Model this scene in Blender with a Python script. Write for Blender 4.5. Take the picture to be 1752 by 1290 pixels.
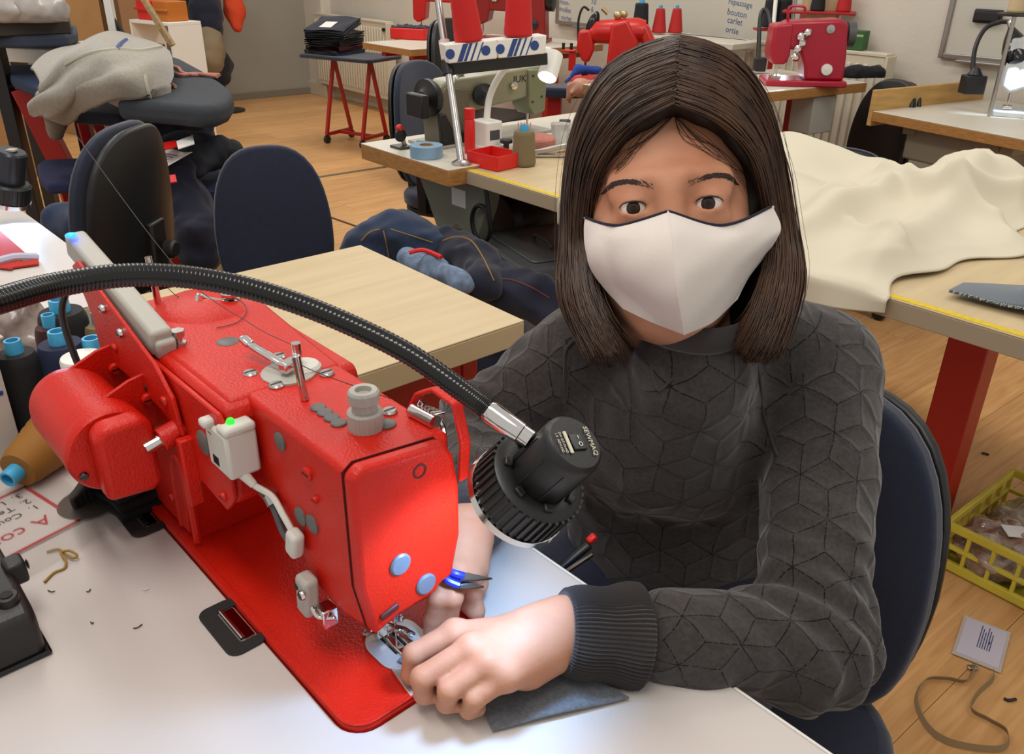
import bpy, bmesh, math, random
import numpy as np
from mathutils import Vector, Matrix, Euler, noise as mnoise

for o in list(bpy.data.objects): bpy.data.objects.remove(o)
scene = bpy.context.scene
COL = scene.collection
random.seed(7)
PI = math.pi

# ------------------------------------------------------------------ camera
IW, IH, FPX = 1752.0, 1290.0, 1450.0
TILT, ROLL, CAMH = math.radians(26.8), math.radians(0.8), 1.32
FWD = Vector((0, math.cos(TILT), -math.sin(TILT)))
UP0 = Vector((0, math.sin(TILT), math.cos(TILT)))
RT0 = Vector((1, 0, 0))
RT = RT0*math.cos(ROLL) + UP0*math.sin(ROLL)
UPV = UP0*math.cos(ROLL) - RT0*math.sin(ROLL)
CAM = Vector((0, 0, CAMH))
cd = bpy.data.cameras.new('camera'); cam = bpy.data.objects.new('camera', cd); COL.objects.link(cam)
cd.sensor_fit = 'HORIZONTAL'; cd.sensor_width = 36.0; cd.lens = 36.0*FPX/IW
cd.clip_start = 0.02; cd.clip_end = 100
cam.matrix_world = Matrix(((RT.x, UPV.x, -FWD.x, CAM.x), (RT.y, UPV.y, -FWD.y, CAM.y), (RT.z, UPV.z, -FWD.z, CAM.z), (0, 0, 0, 1)))
scene.camera = cam

# ------------------------------------------------------------------ world, room lights, exposure
world = bpy.data.worlds.new('world'); scene.world = world; world.use_nodes = True
bg = world.node_tree.nodes['Background']; bg.inputs[0].default_value = (1.0, 0.97, 0.935, 1); bg.inputs[1].default_value = 0.64
scene.view_settings.view_transform = 'Standard'
try: scene.view_settings.look = 'None'
except Exception: pass
scene.view_settings.gamma = 1.0; scene.view_settings.use_curve_mapping = False
scene.view_settings.exposure = 0.0
def area_light(name, loc, rotz, sx, sy, energy, color=(1, 0.95, 0.88)):
    l = bpy.data.lights.new(name, 'AREA'); l.shape = 'RECTANGLE'; l.size = sx; l.size_y = sy; l.energy = energy; l.color = color
    o = bpy.data.objects.new(name, l); COL.objects.link(o); o.location = loc; o.rotation_euler = (0, 0, rotz); return o
ROOM = math.radians(130)          # direction the back wall runs in
for i, (x, y, e) in enumerate([(-0.35, 0.25, 22), (-1.1, 2.3, 15), (1.6, 2.0, 17), (-2.6, 4.6, 24), (0.2, 4.1, 22), (-0.9, 6.6, 26)]):
    area_light('ceiling_tube_light', (x, y, 2.75), ROOM, 1.5, 0.35, e)

# ------------------------------------------------------------------ pixel helpers (the photograph is 1752 x 1290)
def ray(px, py): return FWD + RT*((px-IW/2)/FPX) - UPV*((py-IH/2)/FPX)
def PZ(px, py, z):
    d = ray(px, py); return CAM + d*((z-CAMH)/d.z)
def PD(px, py, depth): return CAM + ray(px, py)*depth
def PW(px, py, p0, n):                 # on the plane through p0 with normal n
    d = ray(px, py); return CAM + d*((Vector(p0)-CAM).dot(n)/d.dot(n))
def depth_of(p): return (Vector(p)-CAM).dot(FWD)

# ------------------------------------------------------------------ mesh helpers
def frame(z):
    z = Vector(z).normalized(); a = Vector((0, 0, 1)) if abs(z.z) < 0.95 else Vector((1, 0, 0))
    x = a.cross(z).normalized(); return x, z.cross(x), z
class MB:
    def __init__(s): s.v = []; s.f = []
    def add(s, vs, fs):
        n = len(s.v); s.v += [tuple(v) for v in vs]; s.f += [tuple(i+n for i in f) for f in fs]; return s
    def box(s, c, size, m=None):
        hx, hy, hz = [d/2 for d in size]; vs = []
        for z in (-hz, hz):
            for x, y in ((-hx, -hy), (hx, -hy), (hx, hy), (-hx, hy)):
                p = Vector((x, y, z)); p = (m @ p if m else p) + Vector(c); vs.append(p)
        return s.add(vs, [(3, 2, 1, 0), (4, 5, 6, 7), (0, 1, 5, 4), (1, 2, 6, 5), (2, 3, 7, 6), (3, 0, 4, 7)])
    def bx(s, x0, x1, y0, y1, z0, z1): return s.box(((x0+x1)/2, (y0+y1)/2, (z0+z1)/2), (abs(x1-x0), abs(y1-y0), abs(z1-z0)))
    def prism(s, poly, z0, z1, ax='z'):
        # poly in the plane, extruded along axis: 'z' (x,y), 'y' (x,z), 'x' (y,z)
        def mk(p, h): return (p[0], p[1], h) if ax == 'z' else ((p[0], h, p[1]) if ax == 'y' else (h, p[0], p[1]))
        n = len(poly); vs = [mk(p, z0) for p in poly] + [mk(p, z1) for p in poly]
        fs = [tuple(range(n-1, -1, -1)), tuple(range(n, 2*n))] + [(i, (i+1) % n, n+(i+1) % n, n+i) for i in range(n)]
        return s.add(vs, fs)
    def bar(s, p0, p1, w, h, up=(0, 0, 1)):
        p0, p1 = Vector(p0), Vector(p1); z = (p1-p0).normalized(); x = Vector(up).cross(z)
        if x.length < 1e-4: x = Vector((1, 0, 0)).cross(z)
        x.normalize(); y = z.cross(x); vs = []
        for p in (p0, p1):
            for a, b in ((-1, -1), (1, -1), (1, 1), (-1, 1)): vs.append(p + x*(a*w/2) + y*(b*h/2))
        return s.add(vs, [(3, 2, 1, 0), (4, 5, 6, 7), (0, 1, 5, 4), (1, 2, 6, 5), (2, 3, 7, 6), (3, 0, 4, 7)])
    def tube(s, pts, r, n=10, caps=True):
        pts = [Vector(p) for p in pts]; m = len(pts)
        rs = list(r) if hasattr(r, '__len__') else [r]*m
        base = len(s.v); t = (pts[1]-pts[0]).normalized(); x, y, _ = frame(t)
        for i, p in enumerate(pts):
            t = (pts[min(i+1, m-1)]-pts[max(i-1, 0)])
            if t.length < 1e-9: t = Vector((0, 0, 1))
            t.normalize(); x = (x - t*x.dot(t)); x = x.normalized() if x.length > 1e-6 else frame(t)[0]; y = t.cross(x)
            for k in range(n):
                a = 2*PI*k/n; s.v.append(tuple(p + x*(math.cos(a)*rs[i]) + y*(math.sin(a)*rs[i])))
        for i in range(m-1):
            for k in range(n):
                k2 = (k+1) % n; s.f.append((base+i*n+k, base+i*n+k2, base+(i+1)*n+k2, base+(i+1)*n+k))
        if caps:
            s.f.append(tuple(base+k for k in range(n-1, -1, -1))); s.f.append(tuple(base+(m-1)*n+k for k in range(n)))
        return s
    def cyl(s, p0, p1, r0, r1=None, n=20): return s.tube([p0, p1], [r0, r0 if r1 is None else r1], n)
    def lathe(s, prof, o=(0, 0, 0), axis=(0, 0, 1), n=24, bump=None):
        # prof: list of (radius, height)
        x, y, z = frame(axis); o = Vector(o); base = len(s.v); m = len(prof)
        for i, (r, h) in enumerate(prof):
            for k in range(n):
                a = 2*PI*k/n; rr = r*(bump(a, i) if bump else 1)
                s.v.append(tuple(o + z*h + x*(rr*math.cos(a)) + y*(rr*math.sin(a))))
        for i in range(m-1):
            for k in range(n):
                k2 = (k+1) % n; s.f.append((base+i*n+k, base+i*n+k2, base+(i+1)*n+k2, base+(i+1)*n+k))
        if prof[0][0] > 1e-6: s.f.append(tuple(base+k for k in range(n-1, -1, -1)))
        if prof[-1][0] > 1e-6: s.f.append(tuple(base+(m-1)*n+k for k in range(n)))
        return s
    def ball(s, c, r, n=14, m=8, sc=(1, 1, 1), mat=None):
        base = len(s.v); c = Vector(c)
        for i in range(m+1):
            th = PI*i/m
            for k in range(n):
                a = 2*PI*k/n; p = Vector((r*sc[0]*math.sin(th)*math.cos(a), r*sc[1]*math.sin(th)*math.sin(a), -r*sc[2]*math.cos(th)))
                s.v.append(tuple(c + (mat @ p if mat else p)))
        for i in range(m):
            for k in range(n):
                k2 = (k+1) % n; s.f.append((base+i*n+k, base+i*n+k2, base+(i+1)*n+k2, base+(i+1)*n+k))
        return s
    def sheet(s, fn, nu, nv, th=0.0):
        # fn(u, v) -> point; thickness th along the normal
        P = [[Vector(fn(i/nu, j/nv)) for j in range(nv+1)] for i in range(nu+1)]
        base = len(s.v)
        for i in range(nu+1):
            for j in range(nv+1): s.v.append(tuple(P[i][j]))
        idx = lambda i, j: base+i*(nv+1)+j
        for i in range(nu):
            for j in range(nv): s.f.append((idx(i, j), idx(i+1, j), idx(i+1, j+1), idx(i, j+1)))
        if th:
            b2 = len(s.v)
            for i in range(nu+1):
                for j in range(nv+1):
                    du = P[min(i+1, nu)][j]-P[max(i-1, 0)][j]; dv = P[i][min(j+1, nv)]-P[i][max(j-1, 0)]
                    n = du.cross(dv); n = n.normalized() if n.length > 1e-12 else Vector((0, 0, 1))
                    s.v.append(tuple(P[i][j]-n*th))
            id2 = lambda i, j: b2+i*(nv+1)+j
            for i in range(nu):
                for j in range(nv): s.f.append((id2(i, j+1), id2(i+1, j+1), id2(i+1, j), id2(i, j)))
            for i in range(nu):
                s.f.append((idx(i+1, 0), idx(i, 0), id2(i, 0), id2(i+1, 0))); s.f.append((idx(i, nv), idx(i+1, nv), id2(i+1, nv), id2(i, nv)))
            for j in range(nv):
                s.f.append((idx(0, j), idx(0, j+1), id2(0, j+1), id2(0, j))); s.f.append((idx(nu, j+1), idx(nu, j), id2(nu, j), id2(nu, j+1)))
        return s
def radial(fn, n, m, th):
    # closed cushion: fn(ang, r) -> front point, thickness along local +y
    mb = MB(); fr = [fn(0, 0.0)]; F = []
    for j in range(1, m+1):
        for k in range(n): fr.append(fn(2*PI*k/n, j/m))
    N = len(fr); bk = [Vector(p)+Vector((0, th*(1.0 if i == 0 else 1.0-0.25*(((i-1)//n+1)/m)**6), 0)) for i, p in enumerate(fr)]
    for off, flip in ((0, False), (N, True)):
        for k in range(n):
            f = (off, off+1+k, off+1+(k+1) % n); F.append(f[::-1] if flip else f)
        for j in range(m-1):
            for k in range(n):
                a = off+1+j*n; f = (a+k, a+n+k, a+n+(k+1) % n, a+(k+1) % n); F.append(f[::-1] if flip else f)
    a = 1+(m-1)*n
    for k in range(n): F.append((a+k, N+a+k, N+a+(k+1) % n, a+(k+1) % n))
    mb.v = [tuple(p) for p in fr]+[tuple(p) for p in bk]; mb.f = F; return mb
def link(o, parent=None):
    COL.objects.link(o)
    if parent is not None: o.parent = parent
    return o
def obj(name, mb, mat, parent=None, bevel=0, seg=2, smooth=True, sub=0, angle=35):
    me = bpy.data.meshes.new(name); me.from_pydata(mb.v, [], mb.f); me.validate(); 
    bm = bmesh.new(); bm.from_mesh(me); bmesh.ops.recalc_face_normals(bm, faces=bm.faces); bm.to_mesh(me); bm.free()
    me.materials.append(mat); o = link(bpy.data.objects.new(name, me), parent)
    if bevel:
        b = o.modifiers.new('bevel', 'BEVEL'); b.width = bevel; b.segments = seg; b.limit_method = 'ANGLE'; b.angle_limit = math.radians(40)
    if sub:
        m = o.modifiers.new('sub', 'SUBSURF'); m.levels = sub; m.render_levels = sub
    if smooth:
        me.shade_smooth()
        if not sub: me.set_sharp_from_angle(angle=math.radians(angle))
    return o
from mathutils.bvhtree import BVHTree
def surf_pts(o, pxs, lift=0.0008):
    # points of the world-space mesh o met by the view rays through the given pixels
    bpy.context.view_layer.update(); mw = o.matrix_world; me = o.data
    t = BVHTree.FromPolygons([mw @ v.co for v in me.vertices], [tuple(p.vertices) for p in me.polygons]); out = []
    for x, y in pxs:
        d = ray(x, y).normalized(); h = t.ray_cast(CAM, d)
        if h[0] is not None: out.append(h[0]-d*lift)
    return out
def stitch(o, pxs, r, m, name='stitching', n=30):
    pp = bez([(x, y, 0) for x, y in pxs], n); pts = surf_pts(o, [(p.x, p.y) for p in pp], r*0.5)
    if len(pts) < 3: return None
    w = o.matrix_world.inverted(); return obj(name, MB().tube([w @ p for p in pts], r, 5), m, o)
def patch(o, quad, th, m, name, nu=6, nv=6):
    def f(u, v):
        a = Vector(quad[0]).lerp(Vector(quad[1]), u); b = Vector(quad[3]).lerp(Vector(quad[2]), u); p = a.lerp(b, v); return (p.x, p.y)
    grid = [[None]*(nv+1) for _ in range(nu+1)]
    for i in range(nu+1):
        for j in range(nv+1):
            h = surf_pts(o, [f(i/nu, j/nv)], th)
            if not h: return None
            grid[i][j] = o.matrix_world.inverted() @ h[0]
    return obj(name, MB().sheet(lambda u, v: grid[int(round(u*nu))][int(round(v*nv))], nu, nv, th), m, o, angle=180)
def tag(o, label, cat, group=None, kind=None):
    o['label'] = label; o['category'] = cat
    if group: o['group'] = group
    if kind: o['kind'] = kind
    return o
def thing(name, label, cat, loc=(0, 0, 0), rotz=0.0, group=None, m=None):
    o = bpy.data.objects.new(name, None); COL.objects.link(o); o.empty_display_size = 0.05
    if m is not None: o.matrix_world = m
    else: o.location = loc; o.rotation_euler = (0, 0, rotz)
    return tag(o, label, cat, group)
def struct(o): o['kind'] = 'structure'; return o
def copy_tree(o, parent=None):
    c = o.copy(); COL.objects.link(c); c.parent = parent
    for ch in list(o.children): copy_tree(ch, c)
    return c
def bez(pts, n=24):
    # Catmull-Rom through the points
    pts = [Vector(p) for p in pts]; out = []; k = len(pts)-1
    for i in range(k):
        p0 = pts[max(i-1, 0)]; p1 = pts[i]; p2 = pts[i+1]; p3 = pts[min(i+2, k)]
        m = max(2, n//k)
        for j in range(m):
            t = j/m; out.append(0.5*((2*p1)+(p2-p0)*t+(2*p0-5*p1+4*p2-p3)*t*t+(3*p1-p0-3*p2+p3)*t**3))
    out.append(pts[-1]); return out
def rrect(w, h, r, n=5, cx=0, cy=0):
    out = []
    for (sx, sy, a0) in ((1, 1, 0), (-1, 1, 90), (-1, -1, 180), (1, -1, 270)):
        for i in range(n+1):
            a = math.radians(a0+90*i/n); out.append((cx+sx*(w/2-r)+r*math.cos(a), cy+sy*(h/2-r)+r*math.sin(a)))
    return out
def text_obj(name, body, size, mat, parent, loc, rot=None, m=None, extrude=0.0003, align='LEFT'):
    c = bpy.data.curves.new(name, 'FONT'); c.body = body; c.size = size; c.extrude = extrude; c.align_x = align; c.resolution_u = 2
    t = bpy.data.objects.new('tmp', c); COL.objects.link(t)
    dg = bpy.context.evaluated_depsgraph_get(); me = bpy.data.meshes.new_from_object(t.evaluated_get(dg)); me.name = name
    bpy.data.objects.remove(t); me.materials.clear(); me.materials.append(mat)
    o = link(bpy.data.objects.new(name, me), parent)
    if m is not None: o.matrix_local = m
    else:
        o.location = loc; o.rotation_euler = rot or (0, 0, 0)
    return o
def axes(o, x, y, z=None):
    x = Vector(x).normalized(); y = Vector(y); y = (y-x*y.dot(x)).normalized(); z = x.cross(y); o = Vector(o)
    return Matrix(((x.x, y.x, z.x, o.x), (x.y, y.y, z.y, o.y), (x.z, y.z, z.z, o.z), (0, 0, 0, 1)))

# ------------------------------------------------------------------ materials
def lin(h):
    h = h.lstrip('#'); c = [int(h[i:i+2], 16)/255 for i in (0, 2, 4)]
    return tuple((x/12.92 if x <= 0.04045 else ((x+0.055)/1.055)**2.4) for x in c)
MATS = {}
def mat(name, col, rough=0.5, metal=0.0, var=0.0, vscale=8.0, bump=0.0, bscale=200.0, spec=0.5, emit=0, trans=0.0, alpha=1.0, sheen=0.0, coat=0.0, stretch=None, col2=None, btype='noise', sss=0.0):
    if name in MATS: return MATS[name]
    m = bpy.data.materials.new(name); m.use_nodes = True; nt = m.node_tree; b = nt.nodes['Principled BSDF']
    c = lin(col) if isinstance(col, str) else col
    b.inputs['Base Color'].default_value = (*c, 1); b.inputs['Roughness'].default_value = rough; b.inputs['Metallic'].default_value = metal
    b.inputs['Specular IOR Level'].default_value = spec; b.inputs['Alpha'].default_value = alpha
    b.inputs['Transmission Weight'].default_value = trans; b.inputs['Sheen Weight'].default_value = sheen; b.inputs['Coat Weight'].default_value = coat
    if sss: b.inputs['Subsurface Weight'].default_value = sss; b.inputs['Subsurface Radius'].default_value = (0.02, 0.008, 0.004); b.inputs['Subsurface Scale'].default_value = 0.25
    if emit:
        b.inputs['Emission Color'].default_value = (*c, 1); b.inputs['Emission Strength'].default_value = emit
    if var or bump:
        tc = nt.nodes.new('ShaderNodeTexCoord'); src = tc.outputs['Object']
        if stretch:
            mp = nt.nodes.new('ShaderNodeMapping'); mp.inputs['Scale'].default_value = stretch; nt.links.new(src, mp.inputs[0]); src = mp.outputs[0]
        if var:
            n = nt.nodes.new('ShaderNodeTexNoise'); n.inputs['Scale'].default_value = vscale; n.inputs['Detail'].default_value = 5; nt.links.new(src, n.inputs[0])
            r = nt.nodes.new('ShaderNodeValToRGB'); r.color_ramp.elements[0].position = 0.3; r.color_ramp.elements[1].position = 0.7
            c2 = lin(col2) if col2 else tuple(x*(1-var) for x in c)
            r.color_ramp.elements[0].color = (*c2, 1); r.color_ramp.elements[1].color = (*(c if col2 else tuple(min(1, x*(1+var*0.5)) for x in c)), 1)
            nt.links.new(n.outputs[0], r.inputs[0]); nt.links.new(r.outputs[0], b.inputs['Base Color'])
        if bump:
            if btype == 'noise':
                n2 = nt.nodes.new('ShaderNodeTexNoise'); n2.inputs['Detail'].default_value = 3
            elif btype == 'voronoi': n2 = nt.nodes.new('ShaderNodeTexVoronoi')
            elif btype == 'wave': n2 = nt.nodes.new('ShaderNodeTexWave'); n2.inputs['Distortion'].default_value = 0.3
            else: n2 = nt.nodes.new('ShaderNodeTexChecker')
            n2.inputs['Scale'].default_value = bscale; nt.links.new(src, n2.inputs[0])
            bp = nt.nodes.new('ShaderNodeBump'); bp.inputs['Strength'].default_value = bump; bp.inputs['Distance'].default_value = 0.002
            nt.links.new(n2.outputs[0], bp.inputs['Height']); nt.links.new(bp.outputs[0], b.inputs['Normal'])
    MATS[name] = m; return m
RED = mat('red_hammered_paint', '#c41a06', 0.40, bump=0.35, bscale=420, var=0.08, vscale=30, spec=0.35)
RED2 = mat('red_tube_paint', '#a5150d', 0.4, bump=0.1, bscale=200)
REDP = mat('red_plastic', '#d21a14', 0.4)
CHROME = mat('chrome', '#d8d4d0', 0.12, 1.0)
STEEL = mat('brushed_steel', '#b9b6b2', 0.3, 1.0, bump=0.05, bscale=300)
DSTEEL = mat('dark_steel', '#55524f', 0.35, 1.0)
BLACK = mat('black_plastic', '#141414', 0.42, bump=0.06, bscale=500)
BLACKG = mat('black_gloss', '#0b0b0c', 0.16)
RUBBER = mat('black_rubber', '#1b1918', 0.7, bump=0.15, bscale=300)
GREYP = mat('grey_plastic', '#a8a49a', 0.5)
LGREY = mat('light_grey_plastic', '#c9c6bc', 0.45)
DGREY = mat('dark_grey_plastic', '#4a4a4a', 0.5)
PLUG = mat('grey_plug', '#5d5a56', 0.45)
WHITEP = mat('white_plastic', '#e4e1d8', 0.45)
NAVYC = mat('navy_chair_fabric', '#121b33', 0.9, bump=0.5, bscale=900, sheen=0.3, var=0.2, vscale=60)
NAVYD = mat('navy_denim', '#14172c', 0.92, bump=0.4, bscale=900, var=0.35, vscale=14, sheen=0.15)
BLUED = mat('blue_denim', '#22324e', 0.92, bump=0.4, bscale=900, var=0.45, vscale=22, sheen=0.2)
PAPER = mat('white_paper', '#dcdad6', 0.8)
CARD = mat('cardboard', '#a37c4e', 0.85, var=0.12, vscale=6, bump=0.1, bscale=90)
# ================================================================== the room
W0 = Vector((2.05, 4.05, 0)); W1 = Vector((-2.1, 9.1, 0))
WD = (W1-W0).normalized(); WN = Vector((-WD.y, WD.x, 0))         # along the back wall (to the left), normal
if WN.dot(-W0) < 0: WN = -WN
def onwall(px, py, off=0.0): return PW(px, py, W0+WN*off, WN)
def wall_mat(name, col, rough=0.85):
    return mat(name, col, rough, bump=0.55, bscale=55, var=0.05, vscale=3)
WALLM = wall_mat('white_textured_plaster', '#d0c8b9'); GREYW = mat('grey_painted_panel', '#9a968a', 0.6, var=0.06, vscale=2)
# floor: base slab plus laid boards
FM = bpy.data.materials.new('oak_laminate'); FM.use_nodes = True
nt = FM.node_tree; b = nt.nodes['Principled BSDF']; b.inputs['Roughness'].default_value = 0.38; b.inputs['Specular IOR Level'].default_value = 0.35
tc = nt.nodes.new('ShaderNodeTexCoord'); oi = nt.nodes.new('ShaderNodeObjectInfo'); mp = nt.nodes.new('ShaderNodeMapping'); mp.inputs['Scale'].default_value = (1.6, 22, 1)
vm = nt.nodes.new('ShaderNodeVectorMath'); vm.operation = 'SCALE'; vm.inputs[0].default_value = (37, 19, 5); nt.links.new(oi.outputs['Random'], vm.inputs['Scale'])
nt.links.new(tc.outputs['Object'], mp.inputs[0]); nt.links.new(vm.outputs[0], mp.inputs['Location'])
n1 = nt.nodes.new('ShaderNodeTexNoise'); n1.inputs['Scale'].default_value = 2.2; n1.inputs['Detail'].default_value = 6; n1.inputs['Distortion'].default_value = 0.8; nt.links.new(mp.outputs[0], n1.inputs[0])
r1 = nt.nodes.new('ShaderNodeValToRGB'); r1.color_ramp.elements[0].position = 0.28; r1.color_ramp.elements[1].position = 0.72
r1.color_ramp.elements[0].color = (*lin('#c08b55'), 1); r1.color_ramp.elements[1].color = (*lin('#dcab72'), 1); nt.links.new(n1.outputs[0], r1.inputs[0])
hs = nt.nodes.new('ShaderNodeHueSaturation'); mr = nt.nodes.new('ShaderNodeMapRange'); mr.inputs[3].default_value = 0.90; mr.inputs[4].default_value = 1.08
nt.links.new(oi.outputs['Random'], mr.inputs[0]); nt.links.new(mr.outputs[0], hs.inputs['Value']); nt.links.new(r1.outputs[0], hs.inputs['Color']); nt.links.new(hs.outputs[0], b.inputs['Base Color'])
floor_c = W0 + WD*2.2 + WN*2.2
fl = obj('floor', MB().box((floor_c.x, floor_c.y, -0.06), (13, 9, 0.1), Matrix.Rotation(math.atan2(WD.y, WD.x), 3, 'Z')), mat('floor_base', '#5e4023', 0.7)); struct(fl)
pw, pl = 0.235, 1.3
pm = MB().bx(-pl/2+0.0006, pl/2-0.0006, -pw/2+0.0006, pw/2-0.0006, -0.010, 0.0)
pme = None
rot_pl = math.atan2(WN.y, WN.x)
k = 0
for i in range(-12, 33):
    for j in range(0, 6):
        c = W0 + WD*(i*pw+0.1) + WN*(0.1+(j+0.5)*pl - ((i*0.37) % 1.0)*pl*0.9)
        # keep the boards in or near the view
        dv = c-CAM; dz = dv.dot(FWD)
        if dz < 0.25: continue
        px = IW/2+FPX*dv.dot(RT)/dz
        if px < -700 or px > 2500: continue
        if pme is None:
            o = obj('plank', pm, FM, fl, smooth=False); pme = o.data
        else: o = link(bpy.data.objects.new('plank', pme), fl)
        o.location = (c.x, c.y, 0); o.rotation_euler = (0, 0, rot_pl)
# dark expansion joints across the floor
def strip(p, q, w, m, name, h=0.004):
    o = obj(name, MB().bar(p, q, w, h), m); return o
j1 = strip(PZ(330, 336, 0.002), PZ(700, 279, 0.002), 0.03, mat('joint_strip', '#6b604f', 0.6), 'trim_1'); struct(j1)
j2 = strip(PZ(470, 338, 0.002), PZ(680, 412, 0.002), 0.012, mat('joint_dark', '#3a2a1a', 0.7), 'trim_2'); struct(j2)
# walls
def wall_seg(name, p, q, h, th, m, n):
    p, q = Vector(p), Vector(q); c = (p+q)/2 - n*th/2; d = q-p
    return struct(obj(name, MB().box((c.x, c.y, h/2), (d.length, th, h), Matrix.Rotation(math.atan2(d.y, d.x), 3, 'Z')), m, smooth=False))
WL = PZ(525, 160, 0); s_l = (WL-W0).dot(WD)
wall_seg('wall_back', W0-WD*3.2, W0+WD*s_l, 2.9, 0.15, WALLM, WN)
wb_end = W0+WD*s_l
wall_seg('wall_left', wb_end-WN*0.15, wb_end+WN*6.0, 2.9, 0.15, GREYW, -WD)
# pilaster beside the grey panel and skirting boards
struct(obj('trim_3', MB().box(tuple(wb_end-WD*0.17+WN*0.05+Vector((0, 0, 1.45))), (0.34, 0.1, 2.9), Matrix.Rotation(math.atan2(WD.y, WD.x), 3, 'Z')), WALLM, smooth=False))
BASEM = mat('painted_skirting', '#c6bba6', 0.6)
struct(obj('baseboard_back', MB().box(tuple(W0+WD*(s_l-0.34)/2+WN*0.012+Vector((0, 0, 0.06))), (s_l-0.36, 0.024, 0.12), Matrix.Rotation(math.atan2(WD.y, WD.x), 3, 'Z')), BASEM, bevel=0.004))
struct(obj('baseboard_pilaster', MB().box(tuple(wb_end-WD*0.17+WN*0.112+Vector((0, 0, 0.06))), (0.36, 0.024, 0.12), Matrix.Rotation(math.atan2(WD.y, WD.x), 3, 'Z')), BASEM, bevel=0.004))
struct(obj('baseboard_left', MB().box(tuple(wb_end+WN*2.6-WD*0.012+Vector((0, 0, 0.03))), (5.0, 0.024, 0.06), Matrix.Rotation(math.atan2(WN.y, WN.x), 3, 'Z')), mat('grey_skirting', '#7d7566', 0.7), bevel=0.003))
# ================================================================== main sewing table (local x = toward the camera's right along the bed, y = toward the seamstress)
TZ = 0.78
MO = Vector((-0.118, 0.452, TZ)); MROT = math.radians(-47.5)
MU = Vector((math.cos(MROT), math.sin(MROT), 0)); MV = Vector((-math.sin(MROT), math.cos(MROT), 0))
def ML(p): d = Vector(p)-MO; return Vector((d.dot(MU), d.dot(MV), d.z))       # world -> machine frame
def q(a, b, c): return (-a, b, c)
def wm(a, b, c): return MO - MU*a + MV*b + Vector((0, 0, c))
def holed(outer, holes, z0, z1):
    bm = bmesh.new(); es = []; loops = []
    for lp in [outer]+holes:
        vs = [bm.verts.new((p[0], p[1], z1)) for p in lp]; loops.append(lp)
        for i in range(len(vs)): es.append(bm.edges.new((vs[i], vs[(i+1) % len(vs)])))
    bmesh.ops.triangle_fill(bm, use_beauty=True, use_dissolve=False, edges=es)
    bm.verts.index_update(); mb = MB(); mb.v = [tuple(v.co) for v in bm.verts]; top = [tuple(v.index for v in f.verts) for f in bm.faces]
    n = len(mb.v); mb.f = list(top); mb.v += [(x, y, z0) for x, y, z in mb.v]; mb.f += [tuple(i+n for i in reversed(f)) for f in top]
    k = 0
    for lp in loops:
        m = len(lp)
        for i in range(m): a, b = k+i, k+(i+1) % m; mb.f.append((a, b, b+n, a+n))
        k += m
    bm.free(); return mb
TOPW = mat('white_woven_laminate', '#c6bdb7', 0.42, bump=0.25, bscale=330, btype='checker', var=0.05, vscale=5)
table = thing('sewing_table', 'white laminate sewing table in the foreground holding the red machine', 'table', MO, MROT)
bedhole = [(-x, y) for x, y in rrect(0.476, 0.153, 0.024, 6, 0.235, 0.075)]
tt = holed([(0.60, 0.262), (0.60, -0.36), (-0.97, -0.36), (-0.97, 0.262)], [bedhole], -0.028, 0.0)
obj('tabletop', tt, TOPW, table, bevel=0.002)
obj('edge_band', MB().bx(-0.97, 0.60, 0.2625, 0.2655, -0.028, -0.001), mat('edge_band_white', '#d8d4cc', 0.4), table, bevel=0.001)
for lx in (-0.85, 0.48):
    obj('leg', MB().bx(lx-0.03, lx+0.03, -0.20, -0.14, -TZ+0.0, -0.029).bx(lx-0.03, lx+0.03, -0.33, 0.16, -TZ, -TZ+0.05), RED2, table, bevel=0.004)

# ------------------------------------------------------------------ red sewing machine
mach = thing('sewing_machine', 'large red industrial sewing machine in the foreground, head facing the seamstress\'s hands', 'sewing machine', MO, MROT)
bedp = [(-x, y) for x, y in rrect(0.473, 0.150, 0.022, 6, 0.235, 0.075)]
obj('bed', MB().prism(bedp, -0.05, 0.004), RED, mach, bevel=0.003)
ring = holed(bedp, [[(-x, y) for x, y in rrect(0.461, 0.138, 0.018, 6, 0.235, 0.075)]], 0.0042, 0.0058)
obj('bed_rim', ring, RED, mach, bevel=0.0006)
CT = 0.207
arm = MB()
prof = [(0.31, 0.0), (0.455, 0.0), (0.455, CT-0.012), (0.44, CT), (0.035, CT), (0.035, 0.064), (0.06, 0.058), (0.112, 0.062), (0.135, 0.098), (0.26, 0.104), (0.29, 0.09), (0.305, 0.055)]
arm.prism([(-a, c) for a, c in prof], 0.037, 0.128, 'y')
rear = [(0.305, 0.001), (0.458, 0.001), (0.458, CT-0.01), (0.448, CT-0.001), (0.19, CT-0.001), (0.183, CT-0.01), (0.188, 0.112), (0.2, 0.103), (0.262, 0.103), (0.288, 0.088), (0.302, 0.055)]
arm.prism([(-a, c) for a, c in rear], 0.014, 0.142, 'y')
obj('arm_casting', arm, RED, mach, bevel=0.006, seg=3)
# arm widening toward the pillar front, and the hand wheel boss
obj('top_cover', MB().prism([(-a, b) for a, b in [(0.455, 0.02), (0.455, 0.155), (0.40, 0.150), (0.25, 0.134), (0.19, 0.128), (0.19, 0.02)]], CT-0.012, CT+0.001, 'z'), RED, mach, bevel=0.005)
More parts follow.
